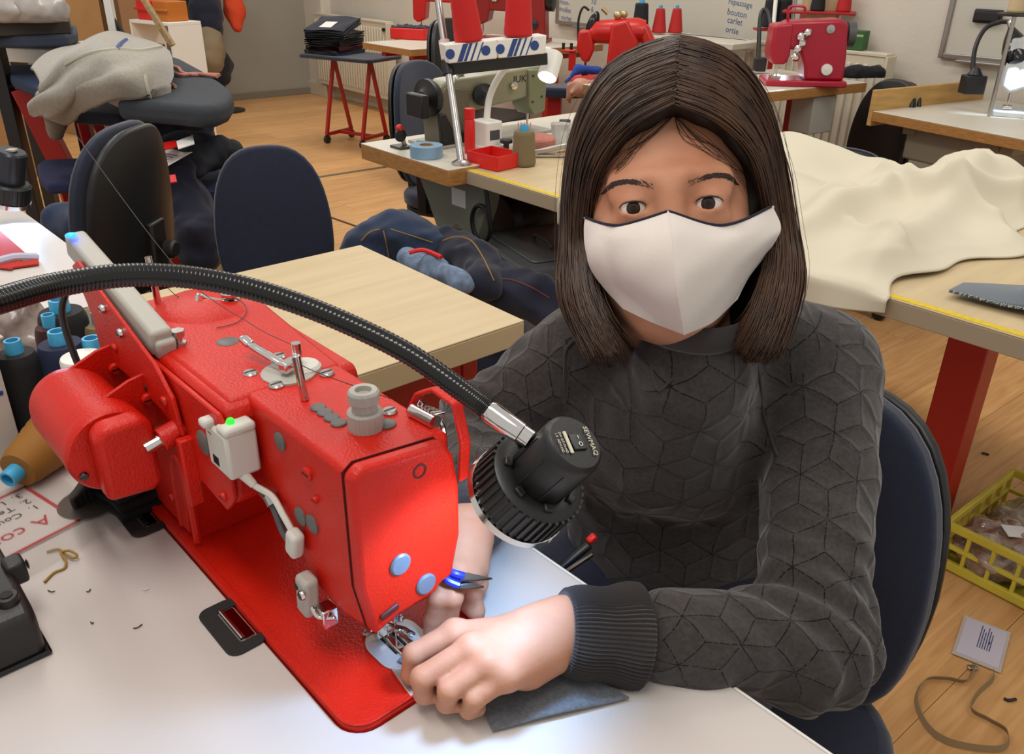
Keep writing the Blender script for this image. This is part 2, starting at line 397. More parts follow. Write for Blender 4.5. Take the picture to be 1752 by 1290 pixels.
# back cover plate with screws
plate = [(0.452, 0.012), (0.452, CT-0.006), (0.188, CT-0.006), (0.181, CT-0.014), (0.183, 0.118), (0.20, 0.100), (0.268, 0.108), (0.292, 0.094), (0.306, 0.06), (0.310, 0.012)]
cp = obj('back_cover', MB().prism([(-a, c) for a, c in plate], 0.0085, 0.0135, 'y'), RED, mach, bevel=0.0015)
def screw(parent, loc, axis, r, m, h=0.003, slot=True, name='screw'):
    x, y, z = frame(axis); mb = MB().lathe([(r, 0), (r, h*0.5), (r*0.8, h), (0, h*1.05)], loc, axis, 12)
    o = obj(name, mb, m, parent)
    if slot: obj('slot', MB().bar(Vector(loc)+z*h*1.02-x*r*0.75, Vector(loc)+z*h*1.02+x*r*0.75, r*0.25, h*0.25), DSTEEL, o)
    return o
for a, c in [(0.20, 0.115), (0.20, 0.18), (0.30, 0.185), (0.34, 0.04), (0.44, 0.03), (0.44, 0.18), (0.27, 0.13)]:
    screw(cp, q(a, 0.0084, c), (0, -1, 0), 0.0045, RED)
# arch rib on the pillar
rib = [q(0.33, 0.0, 0.012), q(0.328, 0.0, 0.06), q(0.322, 0.0, 0.09), q(0.31, 0.0, 0.102), q(0.30, 0.0, 0.095), q(0.296, 0.0, 0.06), q(0.296, 0.0, 0.01)]
obj('pillar_rib', MB().tube([(x, 0.0105, z) for x, y, z in bez(rib, 24)], 0.004, 8), RED, mach)
# head end: face plate
fp = [(0.040, 0.063), (0.031, 0.110), (0.031, CT+0.004), (0.040, CT+0.010), (0.112, CT+0.002), (0.121, CT-0.012), (0.126, 0.165), (0.126, 0.118), (0.117, 0.080), (0.106, 0.079), (0.100, 0.072), (0.062, 0.070)]
face = obj('face_plate', MB().prism(fp, -0.035, -0.021, 'x'), RED, mach, bevel=0.005, seg=3)
obj('seam', MB().prism([(y*1.0, z) for y, z in fp], -0.0353, -0.0349, 'x'), mat('seam_dark', '#5a0d06', 0.7), face)
for b, c in ((0.066, 0.120), (0.089, 0.088)):
    obj('plug', MB().lathe([(0.0095, 0), (0.0095, 0.0016), (0.008, 0.0028), (0, 0.003)], (-0.0215, b, c), (1, 0, 0), 20), mat('blue_grey_plug', '#5b6470', 0.35), face)
obj('screw_hole', MB().lathe([(0.0062, 0), (0.0062, 0.0008), (0.0045, 0.0009), (0.0045, 0.0002), (0, 0.0002)], (-0.0213, 0.088, CT-0.012), (1, 0, 0), 18), mat('deep_red_hole', '#4a0a06', 0.6), face)
obj('finger_notch', MB().bar((-0.0205, 0.045, 0.079), (-0.0205, 0.062, 0.083), 0.004, 0.006), mat('deep_red_hole', '#4a0a06'), face, bevel=0.0015)
# lower head block under the casting, needle bar, presser foot
obj('head_block', MB().prism([(-a, b) for a, b in [(0.04, 0.055), (0.105, 0.050), (0.105, 0.115), (0.04, 0.11)]], 0.05, 0.066, 'z'), RED, mach, bevel=0.004)
NA, NB = 0.058, 0.082
obj('needle_bar', MB().cyl(q(NA, NB, 0.034), q(NA, NB, 0.06), 0.0032, n=12).cyl(q(NA, NB, 0.030), q(NA, NB, 0.038), 0.0042, n=12), CHROME, mach)
obj('needle', MB().cyl(q(NA, NB, 0.005), q(NA, NB, 0.031), 0.0006, 0.0009, n=8), CHROME, mach)
obj('presser_bar', MB().cyl(q(NA+0.011, NB-0.008, 0.022), q(NA+0.011, NB-0.008, 0.06), 0.0035, n=12), CHROME, mach)
foot = MB().bar(q(NA+0.012, NB-0.009, 0.010), q(NA+0.012, NB-0.009, 0.030), 0.011, 0.012).bar(q(NA+0.020, NB-0.004, 0.0075), q(NA-0.020, NB-0.004, 0.0075), 0.007, 0.003).bar(q(NA+0.018, NB+0.006, 0.0075), q(NA-0.018, NB+0.006, 0.0075), 0.006, 0.003).bar(q(NA+0.012, NB-0.004, 0.009), q(NA+0.012, NB+0.008, 0.009), 0.012, 0.005)
ft = obj('presser_foot', foot, CHROME, mach, bevel=0.0012)
obj('foot_guide', MB().tube([q(NA-0.006, NB+0.014, 0.008), q(NA-0.004, NB+0.006, 0.018), q(NA+0.006, NB-0.006, 0.024)], 0.0022, 8), CHROME, ft)
obj('foot_screw', MB().cyl(q(NA+0.012, NB-0.020, 0.024), q(NA+0.012, NB-0.009, 0.024), 0.005, n=14), CHROME, ft)
# needle plate and slide plate
npl = [(-(NA-0.004+x), NB+y) for x, y in rrect(0.058, 0.05, 0.02, 6)]
pl_ = obj('needle_plate', MB().prism(npl, 0.004, 0.0062), mat('satin_plate', '#c4c2be', 0.38, 0.55), mach, bevel=0.0006)
for k in range(4): obj('feed_slot', MB().bar(q(NA+0.014, NB-0.009+k*0.0055, 0.0063), q(NA-0.014, NB-0.009+k*0.0055, 0.0063), 0.002, 0.0004), DSTEEL, pl_)
for da, db in ((0.024, -0.014), (0.02, 0.018)): screw(pl_, q(NA+da, NB+db, 0.006), (0, 0, 1), 0.004, STEEL, 0.0015)
obj('slide_plate', MB().prism([(-a, b) for a, b in [(0.034, 0.060), (0.034, 0.113), (0.0, 0.113), (0.0, 0.055)]], 0.004, 0.0061), mat('polished_slide', '#c2bfb6', 0.32, 0.6), mach, bevel=0.0006)
# plugs, screws and pins on top of the arm
def disc(name, a, b, r, m, h=0.002, z=CT): return obj(name, MB().lathe([(r, 0), (r, h*0.6), (r*0.85, h), (0, h*1.05)], q(a, b, z), (0, 0, 1), 22), m, mach)
disc('rubber_plug', 0.300, 0.073, 0.0105, PLUG)
for t in range(4): disc('rubber_plug', 0.134-t*0.0108, 0.071-t*0.0003, 0.0065, PLUG, 0.0018)
disc('rubber_plug', 0.076, 0.097, 0.008, PLUG)
disc('winder_plate', 0.205, 0.084, 0.024, GREYP, 0.003); disc('winder_cap', 0.203, 0.098, 0.015, LGREY, 0.006)
for a, b in ((0.225, 0.058), (0.19, 0.064), (0.24, 0.093), (0.182, 0.108)): screw(mach, q(a, b, CT), (0, 0, 1), 0.0068, STEEL, 0.003)
lev = obj('winder_lever', MB().bar(q(0.248, 0.072, CT+0.016), q(0.204, 0.080, CT+0.010), 0.008, 0.005).bar(q(0.204, 0.080, CT+0.011), q(0.194, 0.083, CT+0.011), 0.016, 0.010), CHROME, mach, bevel=0.002)
obj('lever_tip', MB().bar(q(0.260, 0.070, CT+0.020), q(0.248, 0.072, CT+0.016), 0.009, 0.006), CHROME, lev, bevel=0.002)
obj('winder_spindle', MB().cyl(q(0.206, 0.094, CT), q(0.206, 0.094, CT+0.026), 0.0042, n=14), CHROME, mach)
pn = obj('thread_pin', MB().cyl(q(0.153, 0.070, CT), q(0.157, 0.068, CT+0.040), 0.0036, n=14), CHROME, mach, bevel=0.001)
bolt = obj('lift_bolt', MB().cyl(q(0.322, 0.036, CT), q(0.322, 0.036, CT+0.014), 0.0035, n=12).cyl(q(0.322, 0.036, CT), q(0.322, 0.036, CT+0.004), 0.007, n=6).cyl(q(0.322, 0.036, CT+0.010), q(0.322, 0.036, CT+0.016), 0.0068, n=6), STEEL, mach)
# pre-tension at the back and tall pin
tn = obj('pre_tension', MB().lathe([(0.009, 0), (0.009, 0.003), (0.003, 0.004), (0.003, 0.006), (0.010, 0.007), (0.010, 0.010), (0.004, 0.013), (0, 0.013)], q(0.385, 0.118, CT+0.004), (0, 0, 1), 18), CHROME, mach)
obj('tension_hook', MB().tube(bez([q(0.385, 0.112, CT+0.006), q(0.400, 0.10, CT+0.008), q(0.405, 0.092, CT+0.012), q(0.40, 0.088, CT+0.006)], 16), 0.0015, 6), CHROME, tn)
obj('thread_pin', MB().cyl(q(0.437, 0.062, CT-0.004), q(0.441, 0.062, CT+0.050), 0.0036, n=12), CHROME, mach)
obj('pillar_boss', MB().lathe([(0.05, 0), (0.05, 0.006), (0.04, 0.012), (0, 0.014)], q(0.40, 0.095, CT-0.006), (0, 0, 1), 32), RED, mach)
# pressure regulator knob
kn = MB(); ridg = lambda a, i: 1+0.035*(1 if int(a*36/(2*PI)*2) % 2 else 0)
kn.lathe([(0.0135, 0.0), (0.0135, 0.014), (0.012, 0.0155), (0.0095, 0.0155), (0.0095, 0.024)], q(0.083, 0.083, CT), (0, 0, 1), 72, ridg)
kn.lathe([(0.009, 0.023), (0.0118, 0.0235), (0.0118, 0.031), (0.0105, 0.033), (0.0065, 0.033), (0.006, 0.029), (0, 0.029)], q(0.083, 0.083, CT), (0, 0, 1), 72, lambda a, i: ridg(a, i) if i in (1, 2) else 1)
obj('pressure_knob', kn, GREYP, mach, angle=25)
# thread take-up guard: red loop with spring
gd = obj('take_up_guard', MB().sheet(lambda u, v: (lambda p: Vector(p)+Vector((0.0, 0, 0)) + MU*0)(Vector(q(*[(0.085, 0.122, CT-0.004), (0.080, 0.130, CT+0.016), (0.062, 0.134, CT+0.026), (0.036, 0.135, CT+0.022), (0.026, 0.135, CT-0.01), (0.028, 0.134, CT-0.045)][min(5, int(round(u*5)))]))+Vector((0, 0.006*v-0.003+0.004*v, 0))), 5, 1, 0.004), RED, mach, bevel=0.002)
sp = [q(0.062+0.004*math.cos(t*0.9)*0-0.0012*t+0.012, 0.128+0.0075*math.cos(t*1.6), CT+0.004+0.0075*math.sin(t*1.6)) for t in range(22)]
obj('check_spring', MB().tube(sp, 0.0009, 6), CHROME, mach)
obj('take_up_lever', MB().tube(bez([q(0.070, 0.128, CT-0.012), q(0.058, 0.130, CT+0.002), q(0.048, 0.131, CT-0.004), q(0.046, 0.131, CT-0.03)], 16), 0.0024, 8).cyl(q(0.075, 0.122, CT+0.004), q(0.048, 0.124, CT+0.004), 0.006, n=14), CHROME, mach)
screw(mach, q(0.090, 0.110, CT), (0, 0, 1), 0.0065, STEEL, 0.003)
# plugs and screws on the back of the head
for a, c in ((0.117, 0.126), (0.098, 0.129)): obj('rubber_plug', MB().lathe([(0.0085, 0), (0.0085, 0.0015), (0.007, 0.0025), (0, 0.0027)], q(a, 0.037, c), (0, -1, 0), 20), PLUG, mach)
obj('rubber_plug', MB().lathe([(0.008, 0), (0.008, 0.0015), (0.0065, 0.0025), (0, 0.0027)], q(0.137, 0.037, 0.188), (0, -1, 0), 20), PLUG, mach)
obj('rubber_plug', MB().lathe([(0.0115, 0), (0.0115, 0.0015), (0.010, 0.0025), (0, 0.0027)], q(0.225, 0.0085, 0.158), (0, -1, 0), 20), PLUG, mach)
for a, c, r in ((0.096, 0.178, 0.006), (0.088, 0.158, 0.0035), (0.155, 0.118, 0.004)): screw(mach, q(a, 0.037, c), (0, -1, 0), r, RED)
# sensor box with green light
sb_ = obj('sensor_box', MB().box(q(0.190, 0.019, 0.167), (0.040, 0.028, 0.042)).box(q(0.201, 0.014, 0.190), (0.012, 0.03, 0.008)).box(q(0.178, 0.019, 0.190), (0.018, 0.028, 0.008)), LGREY, mach, bevel=0.003)
obj('green_led', MB().ball(q(0.180, 0.016, 0.195), 0.0036), mat('green_led', '#20e030', 0.3, emit=2.0), sb_)
for k in range(9): obj('barcode_bar', MB().bx(-0.190-0.0012*k, -0.1895-0.0012*k, 0.0045, 0.005, 0.152, 0.160), BLACK, sb_)
cord1 = bez([q(0.176, 0.016, 0.148), q(0.166, 0.022, 0.138), q(0.152, 0.030, 0.130), q(0.135, 0.030, 0.12), q(0.122, 0.030, 0.111)], 30)
cb = obj('sensor_cable', MB().tube(cord1, 0.0028, 8), LGREY, mach)
cb2 = obj('grey_cable', MB().tube(bez([q(0.212, 0.014, 0.165), q(0.222, 0.01, 0.15), q(0.215, 0.02, 0.135), q(0.185, 0.028, 0.13), q(0.155, 0.030, 0.122), q(0.138, 0.030, 0.10), q(0.118, 0.032, 0.092)], 40), 0.0032, 8), DGREY, mach)
obj('strain_relief', MB().cyl(q(0.178, 0.016, 0.150), q(0.166, 0.022, 0.138), 0.0055, 0.0035, n=12), LGREY, cb)
obj('cable_clip', MB().cyl(q(0.158, 0.031, 0.128), q(0.152, 0.031, 0.122), 0.0062, n=14), STEEL, mach)
obj('inline_switch', MB().box(q(0.116, 0.028, 0.104), (0.015, 0.012, 0.026), Matrix.Rotation(0.25, 3, 'Y')), LGREY, mach, bevel=0.004, seg=3)
sw = obj('needle_light', MB().box(q(0.100, 0.026, 0.062), (0.018, 0.014, 0.040), Matrix.Rotation(0.1, 3, 'Y')), GREYP, mach, bevel=0.004, seg=3)
screw(sw, q(0.093, 0.0185, 0.070), (0, -1, 0), 0.0045, CHROME)
obj('screw_hole', MB().cyl(q(0.104, 0.0182, 0.071), q(0.104, 0.02, 0.071), 0.0028, n=12), BLACK, sw)
obj('light_bracket', MB().box(q(0.086, 0.034, 0.045), (0.014, 0.014, 0.018)).tube(bez([q(0.092, 0.024, 0.055), q(0.085, 0.026, 0.047), q(0.075, 0.036, 0.047)], 10), 0.002, 6), CHROME, sw, bevel=0.001)
# puller motor on two brackets behind the pillar
mo_c = Vector(q(0.31, -0.045, 0.136))
mt = obj('motor_housing', MB().lathe([(0.0, 0.125), (0.026, 0.122), (0.036, 0.112), (0.0385, 0.098), (0.0385, 0.004), (0.0375, 0.0)], tuple(mo_c), (-1, 0, 0), 40), RED, mach)
cap = obj('motor_cap', MB().lathe([(0.0395, 0.004), (0.0395, -0.006), (0.037, -0.010), (0, -0.0105)], tuple(mo_c), (-1, 0, 0), 40), RED, mt)
obj('gear_box', MB().prism([(-0.019, -0.036), (0.02, -0.040), (0.030, -0.034), (0.030, 0.026), (0.022, 0.036), (-0.010, 0.036), (-0.019, 0.028)], 0.010, 0.034, 'x'), RED, mt, bevel=0.006, seg=3).location = mo_c
for s in (-1, 1): screw(cap, (mo_c.x+0.0105, mo_c.y+s*0.029, mo_c.z-0.010+0.004*s), (1, 0, 0), 0.004, DSTEEL)
for a in (0.335, 0.42):
    br = obj('bracket', MB().prism([(0.012, 0.0), (0.012, 0.05), (0.004, 0.055), (-0.012, 0.052), (-0.05, 0.036), (-0.05, 0.0), (-0.02, -0.01)], -a-0.002, -a+0.002, 'x'), RED, mach, bevel=0.001)
    br.location = (0, 0, 0.130)
    screw(br, (-a+0.003, 0.001, 0.030), (1, 0, 0), 0.006, RED, 0.005)
shaft = obj('drive_sleeve', MB().cyl(q(0.275, -0.012, 0.145), q(0.275, 0.010, 0.150), 0.011, n=20), RED, mach, bevel=0.001)
obj('shaft', MB().cyl(q(0.275, -0.026, 0.142), q(0.275, -0.010, 0.1455), 0.006, n=16), CHROME, shaft)
obj('guide_bracket', MB().bx(-0.262, -0.252, -0.004, 0.010, 0.080, 0.150), RED, mach, bevel=0.002)
# tilted grey control unit on a red plate with a blue light
Dp, Dq = Vector(q(0.318, 0.020, 0.216)), Vector(q(0.520, 0.018, 0.262)); dd = (Dq-Dp).normalized()
cu = obj('control_unit', MB().bar(Dp, Dq, 0.021, 0.026).bar(Dp-dd*0.004+Vector((0, 0.002, -0.006)), Dp+dd*0.05+Vector((0, 0.002, -0.004)), 0.019, 0.020), GREYP, mach, bevel=0.004, seg=3)
bl = Dp.lerp(Dq, 0.90); obj('blue_led', MB().ball(bl+Vector((0, -0.008, 0.0185)), 0.006, sc=(1, 1, 0.4)), mat('blue_led', '#1060ff', 0.3, emit=6.0), cu)
pv = [(-0.255, 0.175), (-0.262, 0.165), (-0.275, 0.170), (-0.30, 0.205), (-0.40, 0.225), (-0.47, 0.262), (-0.478, 0.250), (-0.44, 0.205), (-0.44, 0.20), (-0.44, 0.17), (-0.36, 0.16), (-0.30, 0.155)]
mpl = obj('mounting_plate', MB().prism([(-0.26, 0.150), (-0.268, 0.185), (-0.30, 0.208), (-0.47, 0.258), (-0.49, 0.248), (-0.46, 0.205), (-0.455, 0.160), (-0.38, 0.165), (-0.30, 0.160)], 0.002, 0.006, 'y'), RED, mach, bevel=0.001)
for a, c in ((0.37, 0.214), (0.41, 0.226), (0.45, 0.238)): screw(mpl, q(a, 0.0018, c), (0, -1, 0), 0.005, CHROME, 0.004)
for a, c in ((0.40, 0.188), (0.285, 0.176)): screw(mpl, q(a, 0.0018, c), (0, -1, 0), 0.005, RED, 0.003)
obj('plate_slot', MB().bar(q(0.35, 0.0016, 0.176), q(0.33, 0.0016, 0.170), 0.002, 0.006), mat('deep_red_hole', '#4a0a06'), mpl, bevel=0.001)
obj('black_cable', MB().tube(bez([q(0.47, -0.002, 0.245), q(0.475, -0.02, 0.21), q(0.46, -0.022, 0.165), q(0.445, -0.018, 0.13)], 20), 0.0035, 8), BLACK, mach)
# threads running over the arm
obj('thread', MB().tube(bez([q(0.60, 0.06, 0.36), q(0.43, 0.085, CT+0.035), q(0.30, 0.098, CT+0.012), q(0.205, 0.096, CT+0.020), q(0.155, 0.072, CT+0.030), q(0.10, 0.118, CT+0.006)], 40), 0.0004, 5), BLACK, mach)
obj('thread', MB().tube(bez([q(0.437, 0.066, CT+0.03), q(0.425, 0.08, CT+0.006), q(0.40, 0.10, CT+0.004), q(0.375, 0.118, CT+0.01), q(0.355, 0.12, CT+0.004), q(0.335, 0.10, CT+0.002), q(0.335, 0.078, CT+0.002)], 40), 0.0004, 5), BLACK, mach)
# machine hinges let into the table
for k, (a0, a1) in enumerate(((0.352, 0.428), (0.136, 0.208))):
    h = None
    out = rrect(a1-a0, 0.036, 0.010, 4, -(a0+a1)/2, -0.0145); inn = rrect(a1-a0-0.024, 0.018, 0.002, 2, -(a0+a1)/2, -0.0085)
    h = obj('hinge_pad', holed(out, [inn], 0.0002, 0.0022), RUBBER, table, bevel=0.0006)
    obj('hinge_plate', MB().bx(-a1+0.014, -a0-0.014, -0.0135, -0.0035, 0.0004, 0.0018), mat('mirror_steel', '#8a6a62', 0.12, 1.0), h)
    obj('hinge_pin', MB().cyl((-a1+0.014, -0.0145, 0.0025), (-a0-0.014, -0.0145, 0.0025), 0.0024, n=12), CHROME, h)

# ------------------------------------------------------------------ gooseneck lamp over the needle
lcap = PD(985, 757, 0.552); lrim = PD(884, 850, 0.603)
lax = (lrim-lcap).normalized(); L_ = (lrim-lcap).length
lamp = thing('gooseneck_lamp', 'black gooseneck work lamp arching over the foreground red machine', 'lamp', lcap)
xh = (PD(1015, 745, 0.552)-lcap); xh = (xh-lax*xh.dot(lax)).normalized()
prof = [(0.0, 0.0), (0.019, 0.0), (0.0215, 0.0025), (0.0222, 0.006), (0.0222, L_*0.62), (0.0215, L_*0.64)]
lb = obj('lamp_body', MB().lathe(prof, (0, 0, 0), lax, 40), BLACK, lamp)
gx, gy, gz = frame(lax)
for k in range(8):
    a = 2*PI*k/8+0.2; d = gx*math.cos(a)+gy*math.sin(a)
    obj('cooling_rib', MB().bar(lax*0.012+d*0.0222, lax*L_*0.6+d*0.0222, 0.001, 0.0012, d), BLACK, lb)
ribf = lambda a, i: 1.0
hd = obj('lamp_head', MB().lathe([(0.0205, L_*0.58), (0.026, L_*0.56), (0.0335, L_*0.585), (0.035, L_*0.60), (0.036, L_*0.93), (0.030, L_*0.95)], (0, 0, 0), lax, 56), BLACK, lamp, angle=30)
for k in range(40):
    a = 2*PI*k/40; d = gx*math.cos(a)+gy*math.sin(a)
    obj('fin', MB().bar(lax*L_*0.60+d*0.0357, lax*L_*0.91+d*0.0368, 0.0022, 0.0022, d), BLACK, hd)
for k in range(7):
    a = 2*PI*k/7; d = gx*math.cos(a)+gy*math.sin(a)
    obj('lug', MB().bar(lax*L_*0.53+d*0.0262, lax*L_*0.60+d*0.0262, 0.007, 0.006, d), BLACK, hd, bevel=0.001)
obj('chrome_rim', MB().lathe([(0.0355, L_*0.925), (0.0385, L_*0.93), (0.0392, L_*1.0), (0.0375, L_*1.03), (0.034, L_*1.03), (0.033, L_*0.96)], (0, 0, 0), lax, 56), CHROME, lamp)
obj('lens', MB().lathe([(0.033, L_*0.97), (0.0, L_*0.975)], (0, 0, 0), lax, 40), mat('lamp_lens', '#e8f0ff', 0.3, emit=6.0), lamp)
yh = lax.cross(xh); capm = axes(-lax*0.0006, xh, -yh) if False else axes(-lax*0.0006, yh, xh)
if capm.col[2].xyz.dot(-lax) < 0: capm = axes(-lax*0.0006, -yh, xh)
def cp_(x, y, h=0): return tuple((capm @ Vector((x, y, h))))
swt = obj('switch', MB().box(cp_(0, 0.001, 0.0), (0.012, 0.011, 0.002), capm.to_3x3()), BLACKG, lamp, bevel=0.0006)
PRINT = mat('print_cream', '#cfc8b0', 0.6)
obj('switch_bar', MB().box(cp_(0, -0.0072, 0.0004), (0.016, 0.0022, 0.001), capm.to_3x3()), PRINT, swt)
# 'O' and '-' marks, the maker's lettering and the small rating lines
ring_ = MB(); cc = Vector((0.0022, 0.002, 0.0014))
ring_.tube([capm @ (cc+Vector((0.0014*math.cos(t), 0.0014*math.sin(t), 0))) for t in np.linspace(0, 2*PI, 17)], 0.0003, 5)
obj('switch_mark', ring_, PAPER, swt); obj('switch_mark', MB().box(cp_(-0.003, 0.002, 0.0014), (0.0022, 0.0005, 0.0003), capm.to_3x3()), PAPER, swt)
def captext(body, size, x, y, r): return text_obj('lettering', body, size, PRINT, lamp, None, m=capm @ Matrix.Translation((x, y, 0.0005)) @ Matrix.Rotation(r, 4, 'Z'), align='CENTER', extrude=0.0001)
captext('SEWMAQ', 0.0052, 0.0, 0.0105, 0.0)
captext('2W GT-M-HD', 0.0026, 0.0, -0.0120, 0.0); captext('1.5  ADV-HD', 0.0026, 0.0, -0.0152, 0.0)
# chrome joint and neck
cj0 = PD(907, 752, 0.566)-lcap; cj1 = PD(832, 700, 0.570)-lcap
obj('chrome_joint', MB().tube([cj0, cj0.lerp(cj1, 0.2), cj0.lerp(cj1, 0.22), cj0.lerp(cj1, 0.9), cj1], [0.0068, 0.0068, 0.0074, 0.0078, 0.0060], 24), CHROME, lamp)
neck_px = [(832, 700, .570), (790, 668, .572), (700, 606, .578), (600, 556, .580), (500, 516, .575), (400, 487, .565), (300, 472, .550), (200, 472, .530), (100, 487, .505), (20, 508, .475), (-80, 545, .44), (-200, 640, .40), (-300, 800, .38), (-380, 1050, .40)]
npts = bez([PD(x, y, d)-lcap for x, y, d in neck_px], 520)
obj('gooseneck', MB().tube(npts, [0.0074+0.00022*(1 if i % 3 else -1) for i in range(len(npts))], 20), mat('gooseneck_black', '#090909', 0.2), lamp, angle=80)
bz = PD(-380, 1050, .40)-lcap
obj('lamp_base', MB().lathe([(0.03, TZ-lcap.z), (0.03, TZ-lcap.z+0.02), (0.012, TZ-lcap.z+0.03), (0.009, bz.z)], (bz.x, bz.y, 0), (0, 0, 1), 24), BLACK, lamp)
spot = bpy.data.lights.new('lamp_light', 'SPOT'); so = bpy.data.objects.new('lamp_light', spot); COL.objects.link(so); so.parent = lamp
so.location = (lrim-lcap)+lax*0.006; aim = (wm(0.03, 0.075, 0.0)-(lrim+lax*0.006)).normalized(); so.rotation_euler = aim.to_track_quat('-Z', 'Y').to_euler()
spot.energy = 3.2; spot.color = (0.30, 0.57, 1.0); spot.spot_size = math.radians(120); spot.spot_blend = 0.6; spot.shadow_soft_size = 0.02
# ================================================================== signed-distance modelling helpers (surface nets)
def v3(p): return np.array(tuple(p), dtype=np.float32)
def surface_nets(fn, lo, hi, h):
    lo = np.array(lo, dtype=np.float32); hi = np.array(hi, dtype=np.float32)
    n = np.ceil((hi-lo)/h).astype(int)+1
    xs = [lo[i]+h*np.arange(n[i], dtype=np.float32) for i in range(3)]
    X, Y, Z = np.meshgrid(*xs, indexing='ij'); F = fn(X, Y, Z).astype(np.float32); S = F < 0
    c = np.zeros(np.array(F.shape)-1, dtype=np.uint8)
    cs = [(i, j, k) for i in (0, 1) for j in (0, 1) for k in (0, 1)]
    sl = lambda i, s: slice(i, s-1+i)
    for (i, j, k) in cs: c += S[sl(i, n[0]), sl(j, n[1]), sl(k, n[2])]
    cell = np.argwhere((c > 0) & (c < 8)); idx = -np.ones(c.shape, dtype=np.int64); idx[tuple(cell.T)] = np.arange(len(cell))
    acc = np.zeros((len(cell), 3), dtype=np.float64); cnt = np.zeros(len(cell))
    for a in range(3):
        for o1 in (0, 1):
            for o2 in (0, 1):
                off0 = [0, 0, 0]; oth = [t for t in range(3) if t != a]; off0[oth[0]] = o1; off0[oth[1]] = o2
                off1 = list(off0); off1[a] = 1
                p0 = cell+off0; p1 = cell+off1; f0 = F[tuple(p0.T)]; f1 = F[tuple(p1.T)]; m = (f0 < 0) != (f1 < 0)
                t = np.where(m, f0/np.where(m, f0-f1, 1), 0); pos = p0.astype(np.float64); pos[:, a] += t
                acc[m] += pos[m]; cnt[m] += 1
    V = acc/cnt[:, None]*h+lo
    faces = []
    for a in range(3):
        u, w = [t for t in range(3) if t != a]
        s0 = [slice(None)]*3; s1 = [slice(None)]*3; s0[a] = slice(0, -1); s1[a] = slice(1, None)
        A, B = S[tuple(s0)], S[tuple(s1)]
        for fl, m in ((False, A & ~B), (True, ~A & B)):
            e = np.argwhere(m); e = e[(e[:, u] > 0) & (e[:, w] > 0) & (e[:, u] < c.shape[u]) & (e[:, w] < c.shape[w])]
            if not len(e): continue
            q_ = []
            for du, dw in ((0, 0), (-1, 0), (-1, -1), (0, -1)):
                t = e.copy(); t[:, u] += du; t[:, w] += dw; q_.append(idx[tuple(t.T)])
            q_ = np.stack(q_, 1); flip = fl != (a == 1); faces.append(q_[:, ::-1] if not flip else q_)
    Fq = np.concatenate(faces); Fq = Fq[(Fq >= 0).all(1)]
    return V, Fq
def smin(a, b, k): hh = np.clip(0.5+0.5*(b-a)/k, 0, 1); return b*(1-hh)+a*hh-k*hh*(1-hh)
def smax(a, b, k): return -smin(-a, -b, k)
def sd_cap(X, Y, Z, a, b, ra, rb):
    a, b = v3(a), v3(b); d = b-a; L = float(d@d)+1e-12
    t = np.clip(((X-a[0])*d[0]+(Y-a[1])*d[1]+(Z-a[2])*d[2])/L, 0, 1)
    return np.sqrt((X-a[0]-t*d[0])**2+(Y-a[1]-t*d[1])**2+(Z-a[2]-t*d[2])**2)-(ra+(rb-ra)*t)
def sd_ell(X, Y, Z, c, r):
    k0 = np.sqrt(((X-c[0])/r[0])**2+((Y-c[1])/r[1])**2+((Z-c[2])/r[2])**2)
    k1 = np.sqrt(((X-c[0])/r[0]**2)**2+((Y-c[1])/r[1]**2)**2+((Z-c[2])/r[2]**2)**2)+1e-9
    return k0*(k0-1)/k1
def mesh_np(name, V, F, m, parent, smooth=True):
    me = bpy.data.meshes.new(name); me.from_pydata(V.tolist(), [], F.tolist()); me.materials.append(m)
    if smooth: me.shade_smooth()
    return link(bpy.data.objects.new(name, me), parent)
def smooth_mesh(V, F, it=2, lam=0.5):
    n = len(V); e = np.concatenate([F[:, [i, (i+1) % 4]] for i in range(4)]); e = np.concatenate([e, e[:, ::-1]])
    deg = np.bincount(e[:, 0], minlength=n)[:, None]
    for _ in range(it):
        s = np.zeros_like(V)
        for k in range(3): s[:, k] = np.bincount(e[:, 0], weights=V[e[:, 1], k], minlength=n)
        V = V+lam*(s/np.maximum(deg, 1)-V)
    return V

# ================================================================== the seamstress
SKIN = mat('skin', '#c08b6e', 0.6, spec=0.3, var=0.12, vscale=22, col2='#b07658', bump=0.12, bscale=320, sss=0.12)
SWEAT = None
person = thing('person', 'seated seamstress in grey quilted sweatshirt and white cloth face mask, guiding fabric', 'person', (0.2, 0.85, 0))
PB = Vector(person.location)
def pl(p): return Vector(p)-PB
# joints (world)
shL = PD(1408, 625, .93); shR = PD(985, 622, .95)
elL = PD(1388, 1106, .755); wrL = PZ(975, 1085, TZ+0.040)
elR = PD(822, 742, .98); wrR = PZ(800, 898, TZ+0.062)
nb = PD(1178, 512, .885)
hip = Vector((0.215, 0.86, 0.60))
